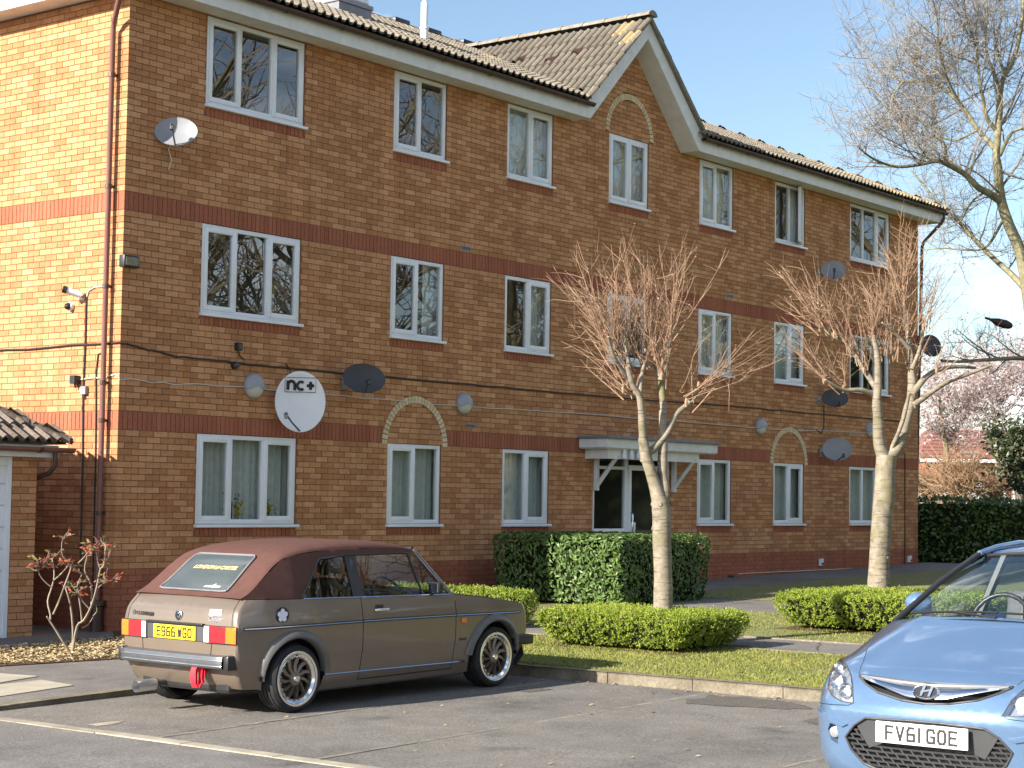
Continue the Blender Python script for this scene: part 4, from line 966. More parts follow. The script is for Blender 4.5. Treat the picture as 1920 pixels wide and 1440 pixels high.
    mb.build('bonnet_gap', MT['satin'], bon)
    # rear deck between boot lid and hood
    mb = MB(); fr_ = [S(sR+(X0-sR)*i/24, .925, -1) for i in range(25)]; full = [Vector((p.x, -p.y, p.z)) for p in fr_[::-1]][:-1]+fr_
    mb.grid([full, [Vector((max(-.42, p.x+.10), p.y*.92, .926)) for p in full]]); mb.build('rear_deck', body_m, body, smooth=40, recalc=True)
    # ---- soft top
    ys = lambda z: .738-(z-.87)*.34
    tp = lambda x: interp([(-.60,.085),(-.3,.045),(.05,.0)], x)
    zr = lambda x: sinterp([(-.49,.925),(-.40,.965),(-.03,1.215),(.12,1.252),(.5,1.283),(1.15,1.288),(1.45,1.272),(1.56,1.255)], x)
    zc = lambda x: sinterp([(-.49,.93),(-.42,.968),(-.05,1.24),(.12,1.302),(.45,1.343),(1.1,1.350),(1.42,1.318),(1.56,1.278)], x)
    def T(x, y):
        wr = ys(zr(x))-tp(x); t = min(1, abs(y)/wr); return Vector((x, y, zr(x)+(zc(x)-zr(x))*(1-t**7)**.6))
    xs = [-.49+2.05*i/60 for i in range(61)]; tt = [-1, -.985, -.96, -.92, -.85, -.75, -.6, -.45, -.3, -.15, 0, .15, .3, .45, .6, .75, .85, .92, .96, .985, 1]
    mb = MB(); mb.grid([[T(x, t*(ys(zr(x))-tp(x))) for t in tt] for x in xs]); top = mb.build('soft_top', canvas, car, smooth=60, recalc=True)
    side = [(-.49,.925),(-.40,.965),(-.22,1.085),(-.03,1.215),(.12,1.252),(.5,1.283),(1.15,1.288),(1.45,1.272),(1.56,1.255),(1.52,1.225),(1.40,1.236),(.70,1.236),(.40,1.212),(.37,1.19),(.105,.905),(-.2,.912)]
    for sd in (-1, 1):
        fs = lambda u, v: Vector((u, sd*(ys(v)-tp(u)+.006*math.sin(math.pi*min(1, max(0, (v-.9)/.36)))), v)); fp = -1 if sd < 0 else 1
        vo2, rg2 = cdt([side], .06, lambda c: 0 if inpoly(c, side) else None); mb = MB(); add_tris(mb, vo2, rg2[0], fs); mb.build('side_canvas', canvas, top, smooth=180, recalc=True)
        mb = MB(); on_tube(mb, fs, [(.105, .905), (.37, 1.19), (.40, 1.212), (.70, 1.236), (1.40, 1.236), (1.52, 1.225)], .009, .0, 1, 6); mb.build('window_seal', MT['satin'], car, smooth=60)
        fg = lambda u, v: Vector((u, sd*(ys(v)-.006), v))
        for nm, pl in (('quarter_window', [(.11,.89),(.385,1.205),(.70,1.232),(.70,.882)]), ('door_window', [(.825,.876),(.825,1.232),(1.47,1.232),(1.545,.862)]), ('vent_window', [(1.56,.862),(1.487,1.23),(1.535,1.228),(1.90,.850)])):
            mb = MB(); patch(mb, fg, pl, .3, 0); mb.build(nm, MT['carglass'], car)
        mb = MB(); mb.prism([fs(.70, .875), fs(.70, 1.238), fs(.825, 1.238), fs(.83, .872)], (0, -sd*.03, 0)); mb.build('door_pillar', MT['satin'], car, recalc=True)
        mb = MB(); mb.tube([fs(1.55, .862), fs(1.478, 1.235)], .011, 6); mb.build('vent_divider', MT['satin'], car)
        mb = MB(); mb.tube([fs(1.925, .845), fs(1.56, 1.262)], [.022, .019], 8); mb.build('windscreen_pillar', body_m, car, smooth=60)
        mb = MB(); mb.tube([fs(1.895, .85)+Vector((0, sd*.012, 0)), fs(1.545, 1.245)+Vector((0, sd*.012, 0))], .006, 5); mb.build('pillar_strip', MT['chrome'], car, smooth=60)
        # door mirror
        mb = MB(); c = fs(1.63, .93)+Vector((0, sd*.085, 0)); mb.bbox(c.x-.02, c.x+.05, c.y-.065, c.y+.065, c.z-.05, c.z+.05, .018); mr = mb.build('door_mirror', MT['satin'], car, smooth=50)
        mb = MB(); mb.bbox(c.x-.024, c.x-.019, c.y-.055, c.y+.055, c.z-.042, c.z+.042, .002); mb.build('mirror_glass', MT['chrome'], mr)
        mb = MB(); mb.tube([c+Vector((.02, -sd*.03, -.045)), c+Vector((.03, -sd*.06, -.075))], .014, 6); mb.build('mirror_foot', MT['chrome'], mr)
    # rear window in the hood
    off = lambda pl: pl
    rwin = [(-.415,-.41),(-.425,-.36),(-.425,.36),(-.415,.41),(-.08,.37),(-.05,.34),(-.05,-.34),(-.08,-.37)]
    n0 = 1 if normal_of(T, -.2, 0).z > 0 else -1
    mb = MB(); patch(mb, T, rwin, .06, .008, n0); rw = mb.build('rear_window', plain('rear_glass', (.06,.072,.072), .05, var=.06, scale=4, spec=.6), top, smooth=180)
    mb = MB(); on_tube(mb, T, rwin, .009, .009, n0, 6, True); mb.build('rear_window_seal', plain('pale_seal', (.17,.17,.18), .4, var=.1), rw, smooth=60)
    gold = plain('gold_sticker', (.62,.5,.24), .4, var=.05)
    def on_rw(x, y): p = T(x, y); n = normal_of(T, x, y)*n0; tx = (T(x+.02, y)-T(x-.02, y)).normalized(); return frame_m(p+n*.0115, (0, -1, 0), tx)
    mb = MB(); text_mesh(mb, 'LONDON # CARTEL', .058, on_rw(-.20, -.03), .0008, 1.0, .25, .002); mb.build('window_lettering', gold, rw)
    mb = MB(); mb.M = on_rw(-.375, -.20); mb.prism([(-.1,-.018,0),(.09,-.018,0),(.10,.0,0),(.03,.006,0),(.015,.03,0),(-.01,.004,0),(-.08,.0,0)], (0,0,.001)); mb.build('window_sticker', MT['plate_w'], rw, recalc=True)
    # windscreen, header, cowl
    mb = MB(); mb.poly([(1.57, -.585, 1.262), (1.57, .585, 1.262), (1.945, .70, .862), (1.945, -.70, .862)]); mb.build('windscreen', MT['carglass'], car)
    mb = MB(); mb.tube([(1.56, y, 1.270) for y in (-.60, -.3, 0, .3, .60)], .018, 8); mb.build('windscreen_header', MT['satin'], car, smooth=60)
    mb = MB(); mb.bbox(1.86, 1.95, -.70, .70, .845, .872, .008); mb.build('scuttle_panel', MT['satin'], car)
    # interior
    mb = MB(); mb.bbox(-.50, 2.80, -.54, .54, .17, .42, .03); mb.box(.0, 1.9, -.70, .70, .25, .30); mb.build('floor_pan', MT['satin'], car)
    mb = MB(); mb.bbox(1.60, 1.88, -.66, .66, .62, .85, .04); mb.build('dashboard', MT['satin'], car, smooth=50)
    for y in (-.34, .34):
        mb = MB(); mb.bbox(.95, 1.40, y-.24, y+.24, .40, .56, .05); mb.M = Matrix.Translation((.95, y, .52)) @ Matrix.Rotation(R(-14), 4, 'Y'); mb.bbox(-.07, .07, -.24, .24, 0, .52, .05); mb.bbox(-.05, .05, -.13, .13, .55, .70, .04); mb.M = None; mb.build('seat', MT['seatcloth'], car, smooth=50)
    mb = MB(); mb.bbox(-.05, .40, -.6, .6, .42, .55, .04); mb.M = Matrix.Translation((-.05, 0, .5)) @ Matrix.Rotation(R(-18), 4, 'Y'); mb.bbox(-.06, .06, -.6, .6, 0, .46, .05); mb.M = None; mb.build('rear_bench', MT['seatcloth'], car, smooth=50)
    mb = MB(); mb.tube([(.72, -.66, .85), (.76, -.62, 1.18), (.77, -.55, 1.24), (.77, .55, 1.24), (.76, .62, 1.18), (.72, .66, .85)], .026, 8); mb.build('roll_bar', MT['trimgrey'], car, smooth=60)
    mb = MB(); c = Vector((1.52, -.34, .86)); mb.tube([c+Matrix.Rotation(R(-25), 4, 'Y') @ Vector((0, .17*math.cos(a), .17*math.sin(a))) for a in [2*math.pi*i/20 for i in range(21)]], .013, 6); mb.tube([c, c+Vector((.2, 0, -.1))], .03, 6); mb.tube([c+Vector((0,-.16,0)), c+Vector((0,.16,0))], .012, 5); mb.build('steering_wheel', MT['satin'], car, smooth=60)
    # ---- tail
    def Sx(s, z): return S(s, z, -1)
    for sd in (-1, 1):
        f_ = lambda u, v: S(u, v, sd); nn = 1 if normal_of(f_, s_rear(.3), .66).x < 0 else -1
        cut = [s_rear(.36), s_rear(.415), s_rear(.60), X0-AR*.40, X0-AR*.365]
        holder = None
        for a, b, mt, nm in ((cut[0], cut[1], 'lamp_white', 'reversing_lamp'), (cut[1], cut[2], 'lamp_red', 'tail_lamp'), (cut[2], cut[4], 'lamp_amber', 'rear_indicator')):
            mb = MB(); patch(mb, f_, [(a, .580), (b, .580), (b, .705), (a, .705)], .03, .022, nn, lip=.022); holder = mb.build(nm, MT[mt], car, smooth=40)
        mb = MB(); on_tube(mb, f_, [(cut[0], .577), (cut[4], .577), (cut[4], .708), (cut[0], .708)], .005, .012, nn, 5, True); mb.build('lamp_seal', MT['satin'], car)
        mb = MB(); on_tube(mb, f_, [(X0-AR*.43, .915), (X0-AR*.43, .84), (X0-AR*.43, .712)], .004, .0, nn, 5); on_tube(mb, f_, [(s_rear(.43), .575), (s_rear(.425), .50), (s_rear(.41), .46)], .004, 0, nn, 5); mb.build('boot_gap', MT['satin'], body)
    xR = lambda z: xr(z)
    mb = MB(); mb.bbox(xR(.66)-.004, xR(.66)+.03, -.35, .35, .577, .709, .006); rec = mb.build('plate_recess', MT['trimgrey'], car)
    mb = MB(); mb.bbox(xR(.7)-.028, xR(.7)+.01, -.35, .35, .705, .722, .006); mb.build('plate_lamp_bar', MT['satin'], car)
    mb = MB(); mb.bbox(xR(.66)-.016, xR(.66)-.008, -.26, .26, .583, .694, .004); pl = mb.build('number_plate', MT['plate_y'], car)
    mb = MB(); char_bars(mb, 'E966 WGO', frame_m((xR(.66)-.017, 0, .6385), (0, -1, 0), (0, 0, 1)), .080, .050, .011, .0125); mb.build('plate_characters', MT['ink'], pl)
    mb = MB(); mb.lathe([(0, -.006), (.038, -.005), (.043, 0)], 22, (xr(.775)-.006, -.03, .775), 'x'); em = mb.build('badge', MT['chrome'], car, smooth=50)
    mb = MB(); mb.M = frame_m((xr(.775)-.0135, -.03, .775), (0, -1, 0), (0, 0, 1)); mb.lathe([(.026, 0), (.034, 0), (.034, .001), (.026, .001)], 20, (0, 0, 0), 'z')
    for a in ((-.018, .022, -.006, -.004), (-.006, -.004, 0, .012), (0, .012, .006, -.004), (.006, -.004, .018, .022)): mb.tube([(a[0], a[1], .001), (a[2], a[3], .001)], .003, 4)
    mb.build('badge_emblem', MT['satin'], em)
    rearM = lambda y, z, o=.004: frame_m((xr(z)+.03*(y/.61)**2-o, y, z), (-.05*y/.37*1.6, -1, 0), Vector((xr(z+.02)-xr(z-.02), 0, .04)))
    mb = MB(); text_mesh(mb, 'VOLKSWAGEN', .040, rearM(.42, .765), .002, .95, 0, .002); mb.build('lettering', MT['satin'], car)
    mb = MB(); mb.M = rearM(.565, .77); mb.lathe([(0, .003), (.022, .003), (.022, 0)], 16, (0, 0, 0), 'z'); mb.build('round_sticker', MT['trimgrey'], car)
    mb = MB(); mb.M = rearM(-.45, .795, .003); mb.bbox(-.07, .06, -.005, .045, -.002, .003, .002); ws = mb.build('model_badge', MT['plate_w'], car); mb = MB(); text_mesh(mb, 'Clipper', .052, rearM(-.46, .765, .005), .002, 1, .2, .001); mb.build('model_lettering', MT['grey'], ws)
    # flower sticker on the fuel flap
    p = SR(-.145, .785); nrm_t = SR(-.10, .785)-SR(-.19, .785)
    mb = MB(); mb.M = frame_m(p+Vector((0, -.006, 0)), nrm_t, (0, 0, 1)); mb.lathe([(0, .001), (.066, .001), (.066, -.008)], 24, (0, 0, 0), 'z'); st_ = mb.build('flower_sticker', MT['ink'], car)
    mb = MB(); mb.M = frame_m(p+Vector((0, -.009, 0)), nrm_t, (0, 0, 1))
    for i in range(5):
        a = 2*math.pi*i/5+.3; mb.lathe([(0, .001), (.0215, .001)], 12, (.032*math.cos(a), .034*math.sin(a), i*.0003), 'z')
    mb.lathe([(0, .003), (.018, .003)], 10, (0, 0, 0), 'z'); mb.build('sticker_petals', plain('petal_white', (.72,.70,.82), .4, var=.05), st_)
    # ---- bumpers
    def bump(z0, z1, rear):
        fn = lambda y, o, z: Vector((0, 0, 0))
        bw = .62 if rear else .72; ysamp = [bw*q for q in (-1, -.97, -.89, -.7, -.42, -.14, .14, .42, .7, .89, .97, 1)]; 
        def px(y, o): 
            e = max(0, abs(y)-bw*.9)/(bw*.1)
            return (xr(.5)-.05-o+.02*(y/.7)**2+.012*e*e) if rear else (xf(.5)+.055+o-.03*(y/.7)**2-.05*e*e)
        prof = [(0, 0), (.028, .012), (.032, .03), (.030, z1-z0-.035), (.024, z1-z0-.008), (-.02, z1-z0), (-.06, z1-z0), (-.06, 0)]
        mb = MB(); mb.grid([[(px(y, o), y, z0+h) for o, h in prof] for y in ysamp], wrap=True); b = mb.build('rear_bumper' if rear else 'front_bumper', MT['satin'] if not rear else plain('bumper_metal', (.16,.165,.18), .33, .75, var=.1, scale=9), car, smooth=40, recalc=True)
        for h in (.028, .072): 
            mb = MB(); mb.tube([(px(y, .032), y, z0+h) for y in ysamp], .006, 6); mb.build('bumper_strip', MT['chrome'], b, smooth=60)
        for sd in (-1, 1):
            mb = MB(); q = px(bw, 0); xa, xb = (q-.020, q+.34) if rear else (q-.26, q+.02)
            mb.bbox(min(xa, xb), max(xa, xb), *sorted((sd*(bw+.002), sd*(bw+.062))), z0-.004, z1+.004, .014); mb.build('bumper_end', MT['satin'], b, smooth=40)
        return b
    bump(.375, .485, True); bump(.355, .435, False)
    # front face: grille and lamps
    mb = MB(); mb.bbox(xf(.56)-.03, xf(.56)+.012, -.60, .60, .48, .66, .01); gr_ = mb.build('radiator_grille', MT['satin'], car)
    for i in range(5): mb = MB(); mb.bbox(xf(.56)+.010, xf(.56)+.022, -.58, .58, .50+i*.033, .51+i*.033, .003); mb.build('grille_bar', MT['trimgrey'], gr_)
    for y in (-.46, .46): mb = MB(); mb.lathe([(.095, -.02), (.095, .02), (.088, .028), (.06, .04), (0, .045)], 26, (xf(.56)+.008, y, .57), 'x'); mb.build('headlamp', MT['lamp_white'], car, smooth=40)
    # underside: valance, exhaust, tow strap
    mb = MB(); mb.grid([[(xf(.3)-.02, y, .34), (xf(.3)+.005, y, .26), (xf(.3)-.10, y, .16)] for y in (-.7, -.5, 0, .5, .7)]); mb.build('chin_spoiler', MT['trimgrey'], car, smooth=50)
    mb = MB(); ex = [(xr(.3)+.25, .24, .215), (xr(.3)-.13, .24, .205)]; mb.tube(ex, .026, 10); mb.build('exhaust_pipe', MT['trimgrey'], car, smooth=50)
    mb = MB(); a, b = Vector((xr(.3)-.06, .24, .205)), Vector((xr(.3)-.25, .24, .198)); mb.M = None; mb.tube([a, b], .047, 18, cap=False); mb.tube([b, a], .043, 18, cap=False); mb.tube([a, a+Vector((.004,0,0))], .044, 18); mb.build('exhaust_tip', plain('exhaust_steel', (.62,.63,.65), .3, .8, var=.06), car, smooth=50)
    strap = plain('red_strap', (.62,.012,.03), .6, var=.15); mb = MB(); q = Vector((xr(.3)-.075, -.32, .33))
    for dx, w_ in ((.0, .034), (-.016, .030)):
        rows = []
        for k in range(15):
            a_ = 2*math.pi*k/14; zz = .085*math.cos(a_)*(1+.12*math.sin(3*a_)); yy = .018*math.sin(a_); rows.append([q+Vector((dx-.022*math.sin(a_)+.006*math.sin(5*a_), yy-w_+.006*math.sin(2*a_+dx*90), zz-.02)), q+Vector((dx-.030*math.sin(a_), yy+w_, zz-.02+.008*math.sin(4*a_)))])
        mb.grid(rows)
    mb.tube([q+Vector((.09, 0, .0)), q+Vector((.0, 0, .05))], .02, 6)
    mb.build('tow_strap', strap, car, smooth=50)
    for x, z in (HR, HF):
        for sd in (-1, 1): wheel(car, (x, sd*.692, .272), .272, .215, .212, spoke_m, sd)
    return car
brown_car()
# ================================================================== light blue hatchback, nose towards the camera
MT['seatgrey'] = plain('seat_grey_cloth', (.12,.12,.125), .9, var=.2, scale=20)
MT['grdark'] = plain('grille_black', (.03,.031,.034), .42, var=.1)
def blue_car():
    # local frame: x runs from the nose to the tail, y towards the building (world +y), z up from the ground
    MT['screen'] = glass_mat('screen_glass', .035, (.84,.90,.90), .003)
    car = empty('blue_hatchback_car', (-5.36, -12.80, G(-5.36)-.0)); tag(car, 'light blue five door hatchback facing the camera at the right edge', 'car')
    pm = paint('blue_paint', (.135,.228,.385), rough=.22, metal=.45, coat=1.)
    Wd = .885
    # centre-line profile, parameter q = length along it from the lower lip to the windscreen foot
    prof = [(.0,.13,.20),(.06,.075,.235),(.16,.03,.32),(.28,.012,.44),(.40,.0,.56),(.50,.012,.66),(.56,.032,.715),(.62,.065,.765),(.68,.115,.805),(.76,.19,.842),(.90,.325,.888),(1.1,.52,.957),(1.3,.715,1.017),(1.5,.91,1.07),(1.62,1.03,1.095)]
    px = lambda q: sinterp([(a, b) for a, b, c in prof], q); pz = lambda q: sinterp([(a, c) for a, b, c in prof], q)
    edge = lambda q: sinterp([(0,.50),(.16,.50),(.40,.56),(.56,.62),(.62,.64),(.68,.62),(.9,.50),(1.3,.24),(1.62,.10)], q)     # how far the sides sweep back
    width = lambda q: sinterp([(0,.775),(.1,.815),(.25,.85),(.40,.858),(.56,.858),(.68,.835),(.9,.795),(1.3,.745),(1.62,.715)], q)
    drop = lambda q: sinterp([(0,-.03),(.3,-.01),(.55,.0),(.62,-.015),(.68,-.02),(.8,.0),(1.1,.03),(1.4,.05),(1.62,.055)], q)
    def F(y, q):
        W_ = width(q); u = max(-1., min(1., y/Wd)); a = abs(u)
        sweep = edge(q)*(.20*a**2+.80*a**7); yy = u*W_
        x = px(q)+sweep; z = pz(q)-drop(q)*a**2.2
        # raised bonnet shoulders
        if q > .62: z += .018*math.exp(-((a-.70)/.10)**2)*min(1, (q-.62)/.2)*(1-.5*(q-.62))
        # bumper crease above the lower grille
        if q < .62: x -= .018*math.exp(-((q-.47)/.05)**2)*(1-a**3)
        return Vector((x, yy, z))
    nn = 1 if normal_of(F, 0, .4).x < 0 else -1
    mir = lambda pl: [(-y, q) for y, q in pl][::-1]
    lampL = [(.43,.50),(.52,.503),(.60,.525),(.665,.56),(.71,.635),(.77,.69),(.82,.735),(.835,.77),(.72,.77),(.60,.715),(.52,.655),(.465,.585)]
    upgr = [(0,.532),(.135,.54),(.29,.572),(.39,.615),(.455,.655),(.46,.664),(.3,.662),(.15,.657),(0,.653),(-.15,.657),(-.3,.662),(-.46,.664),(-.455,.655),(-.39,.615),(-.29,.572),(-.135,.54)]
    logr = [(0,.135),(.25,.145),(.38,.185),(.455,.25),(.485,.315),(.42,.385),(.345,.43),(.1,.44),(-.1,.44),(-.345,.43),(-.42,.385),(-.485,.315),(-.455,.25),(-.38,.185),(-.25,.145)]
    fogL = [(.55,.265),(.60,.28),(.625,.335),(.605,.375),(.56,.37),(.54,.315)]
    bonnet = [(.475,.675),(.40,.674),(.2,.668),(0,.664),(-.2,.668),(-.40,.674),(-.475,.675),(-.53,.80),(-.62,.95),(-.76,1.25),(-.83,1.62),(.83,1.62),(.76,1.25),(.62,.95),(.53,.80)]
    regs = {'lampL': lampL, 'lampR': mir(lampL), 'up': upgr, 'lo': logr, 'fogL': fogL, 'fogR': mir(fogL)}
    dom = [(-Wd, 0), (Wd, 0), (Wd, 1.62), (-Wd, 1.62)]
    def grow(pl, d):
        cx = sum(p[0] for p in pl)/len(pl); cy = sum(p[1] for p in pl)/len(pl); out = []
        for x, y in pl: L = math.hypot(x-cx, y-cy); out.append((x+(x-cx)/L*d, y+(y-cy)/L*d))
        return out
    bo = grow(bonnet[:], .0)
    def cls(c):
        for k_, p in regs.items():
            if inpoly(c, p): return k_
        return 'bonnet' if inpoly(c, bonnet) else 'shell'
    vo, reg = cdt([dom, bonnet, *regs.values()], .045, cls)
    mb = MB(); add_tris(mb, vo, reg['shell'], F); shell = mb.build('front_shell', pm, car, smooth=180, recalc=True)
    mb = MB(); add_tris(mb, vo, reg['bonnet'], F); bon = mb.build('bonnet', pm, car, smooth=180, recalc=True)
    mb = MB(); on_tube(mb, F, bonnet[11:]+bonnet[:11], .0022, -.0005, nn, 5); mb.build('bonnet_gap', MT['satin'], bon)
    def recess(pl, depth, name, mat, wallmat):
        mb = MB(); lp = densify(pl, .04); c = (sum(p[0] for p in lp)/len(lp), sum(p[1] for p in lp)/len(lp))
        a = [F(*p) for p in lp]; b = [F(*p)-normal_of(F, *p)*nn*depth for p in lp]; n = len(lp); ia = [mb.V(p) for p in a]; ib = [mb.V(p) for p in b]
        for i in range(n): mb.F((ia[i], ia[(i+1) % n], ib[(i+1) % n], ib[i]))
        mb.mi = 1; vo3, rg3 = cdt([pl], .06, lambda q: 0 if inpoly(q, pl) else None); add_tris(mb, vo3, rg3[0], lambda u, v: F(u, v)-normal_of(F, u, v)*nn*depth)
        return mb.build(name, [wallmat, mat], car, smooth=40)
    # upper grille
    ug = recess(upgr, .05, 'upper_grille', MT['satin'], MT['satin'])
    mb = MB(); on_tube(mb, F, upgr, .006, .002, nn, 6, True); mb.build('grille_surround', MT['trimgrey'], ug, smooth=60)
    def bar(pts_lo, pts_hi, off, mat, name, par, th=.02):
        mb = MB(); rows = []
        for (a, b) in zip(pts_lo, pts_hi):
            n = normal_of(F, *a)*nn; m_ = ((a[0]+b[0])/2, (a[1]+b[1])/2)
            rows.append([F(*a)+n*(off-th), F(*a)+n*off, F(*m_)+n*(off+.006), F(*b)+n*off, F(*b)+n*(off-th)])
        mb.grid(rows); return mb.build(name, mat, par, smooth=50, recalc=True)
    ys_ = [-.44+.88*i/28 for i in range(29)]
    lo_ = [(y, interp([(0,.556),(.11,.562),(.2,.588),(.44,.647)], abs(y))) for y in ys_]; hi_ = [(y, interp([(0,.612),(.11,.620),(.2,.628),(.44,.657)], abs(y))) for y in ys_]
    bar(lo_, hi_, .008, MT['chrome'], 'grille_wing', ug)
    up_lo = [(y, interp([(0,.632),(.18,.642),(.44,.659)], abs(y))) for y in ys_]; up_hi = [(y, interp([(0,.650),(.18,.655),(.44,.662)], abs(y))) for y in ys_]
    bar(up_lo, up_hi, .004, MT['grey'], 'grille_top_strip', ug)
    # oval emblem
    c = F(0, .592)+normal_of(F, 0, .592)*nn*.018; nv = normal_of(F, 0, .592)*nn; M_ = frame_m(c, (0, -1, 0), nv.cross(Vector((0, -1, 0))))
    mb = MB(); mb.M = M_; rows = [[(.078*math.cos(a)*s_, .043*math.sin(a)*s_, h) for a in [2*math.pi*i/36 for i in range(36)]] for s_, h in ((1.02, -.012), (1, 0), (.93, .006), (.84, .004), (.82, -.004))]
    mb.grid(rows, wrap=True); mb.M = M_
    for sx_ in (-1, 1): mb.prism([(sx_*.022-.013+.010, -.030, .001), (sx_*.022+.013-.004, -.030, .001), (sx_*.022+.013+.006, .031, .001), (sx_*.022-.013+.016, .031, .001)], (0, 0, .006))
    mb.prism([(-.026, -.012, .001), (.030, .004, .001), (.030, .014, .001), (-.026, -.001, .001)], (0, 0, .0055)); em = mb.build('emblem', MT['chrome'], car, smooth=40, recalc=True)
    mb = MB(); mb.M = M_; mb.poly([(.066*math.cos(a), .036*math.sin(a), -.003) for a in [2*math.pi*i/30 for i in range(30)]]); mb.build('emblem_back', MT['satin'], em)
    # lower grille with honeycomb slats
    lg = recess(logr, .07, 'lower_grille', MT['satin'], MT['trimgrey'])
    mb = MB(); on_tube(mb, F, logr, .007, .001, nn, 6, True); mb.build('grille_surround', MT['trimgrey'], lg, smooth=60)
    top_band = [(-.415,.388),(-.345,.428),(0,.436),(.345,.428),(.415,.388),(.34,.27),(.24,.305),(-.24,.305),(-.34,.27)]
    mb = MB(); patch(mb, F, top_band, .06, -.006, nn, lip=.03); mb.build('plate_panel', plain('dark_grey_plastic', (.045,.047,.05), .5, var=.08), lg, smooth=180)
    hole = lambda y, q: inpoly((y, q), logr) and not inpoly((y, q), top_band)
    for r_ in range(10):
        q0 = .152+r_*.026; mb = MB(); run = []
        for i in range(101):
            y = -.49+.98*i/100; ok = hole(y, q0)
            if ok: n = normal_of(F, y, q0)*nn; run.append([F(y, q0-.003)+n*-.03, F(y, q0-.005)+n*-.006, F(y, q0+.005)+n*-.006, F(y, q0+.003)+n*-.03])
            if (not ok or i == 100) and len(run) > 1: m2 = MB(); m2.grid(run); m2.build('grille_slat', MT['grdark'], lg, smooth=40)
            if not ok: run = []
        for i in range(-8, 9):
            y = i*.062+(.031 if r_ % 2 else 0); c = (y+.011, q0+.013)
            if hole(*c) and hole(y, q0) and hole(y+.022, q0+.026):
                p0, p1 = F(y, q0), F(y+.022, q0+.026); n = normal_of(F, *c)*nn; mb.tube([p0-n*.010, p1-n*.010], .0055, 5)
        if mb.f: tag(mb.build('grille_links', MT['grdark'], lg, smooth=40), kind='stuff')
    # number plate
    c = F(0, .335); nv = Vector((-1, 0, 0)); pz_ = .53
    mb = MB(); xx = F(.0, .37).x-.028; mb.bbox(xx, xx+.012, -.26, .26, pz_-.0555, pz_+.0555, .005); npl = mb.build('number_plate', MT['plate_w'], car)
    mb = MB(); mb.box(xx+.013, xx+.06, -.2, .2, pz_-.045, pz_+.045); mb.build('plate_backing', MT['satin'], npl)
    mb = MB(); char_bars(mb, 'FV61 GOE', frame_m((xx-.0008, 0, pz_), (0, -1, 0), (0, 0, 1)), .079, .050, .011, .0128); mb.build('plate_characters', MT['ink'], npl)
    # headlamps
    MT['lens'] = glass_mat('lamp_lens', .04, (.95,.96,.97), .004); silver = plain('lamp_reflector', (.80,.81,.83), .14, .85, var=.1, scale=30)
    for nm, pl, sd in (('L', lampL, 1), ('R', mir(lampL), -1)):
        mb = MB(); patch(mb, F, pl, .04, .004, nn); hl = mb.build('headlamp', MT['lens'], car, smooth=180)
        In = lambda u, v, d: F(u, v)-(normal_of(F, u, v)*nn*.6+Vector((-.5, 0, 0))).normalized()*d
        mb = MB(); lp = densify(pl, .03); a = [mb.V(F(*p)) for p in lp]; b = [mb.V(In(*p, .045)) for p in lp]; n = len(lp)
        for i in range(n): mb.F((a[i], a[(i+1) % n], b[(i+1) % n], b[i]))
        vo3, rg3 = cdt([pl], .05, lambda q: 0 if inpoly(q, pl) else None); add_tris(mb, vo3, rg3[0], lambda u, v: In(u, v, .045)); mb.build('lamp_housing', silver, hl, smooth=30)
        for (y, q, r_) in ((.525, .57, .044), (.625, .615, .050), (.71, .705, .034)):
            p = In(sd*y, q, .034); zx = (normal_of(F, sd*y, q)*nn+Vector((-1.2, 0, 0))).normalized(); Mx = frame_m(p, Vector((0, 0, 1)).cross(zx), Vector((0, 0, 1)))
            mb = MB(); mb.M = Mx; mb.lathe([(r_, .020), (r_*.96, .024), (r_*.88, .016), (r_*.5, -.004), (0, -.008)], 24, (0, 0, 0), 'z'); bw_ = mb.build('lamp_bowl', MT['chrome'], hl, smooth=50)
            mb = MB(); mb.M = Mx; mb.lathe([(0, .018), (r_*.28, .014), (r_*.42, -.002)], 16, (0, 0, 0), 'z'); mb.build('bulb_lens', MT['lamp_white'], bw_, smooth=50)
        mb = MB(); on_tube(mb, F, pl, .004, -.001, nn, 5, True); mb.build('lamp_gap', MT['trimgrey'], hl)
    for pl, sd in ((fogL, 1), (mir(fogL), -1)):
        fg_ = recess(pl, .03, 'fog_lamp', MT['trimgrey'], pm); p = F(sd*.585, .325)-normal_of(F, sd*.585, .325)*nn*.016
        mb = MB(); mb.lathe([(.030, -.002), (.028, -.008), (.02, -.011), (0, -.012)], 20, p, 'x'); mb.build('fog_lens', silver, fg_, smooth=50)
        mb = MB(); patch(mb, F, [(sd*y, q) for y, q in ((.465,.385),(.50,.368),(.66,.40),(.74,.405),(.74,.43),(.60,.415))], .04, .012, nn, lip=.012); mb.build('bumper_rubbing_strip', pm, shell, smooth=40, recalc=True)
        mb = MB(); on_tube(mb, F, [(sd*.86, .455), (sd*.64, .475), (sd*.46, .487), (sd*.435, .50)], .0022, -.0005, nn, 5); mb.build('bumper_gap', MT['satin'], shell)
    # ---- sides, roof, rear (simple continuous shell)
    HX0, HX1, HZ = .90, 3.55, .31
    ztop = lambda x: sinterp([(.45,.80),(.8,.93),(1.1,.99),(2.0,1.0),(3.2,1.03),(4.1,1.05)], x)
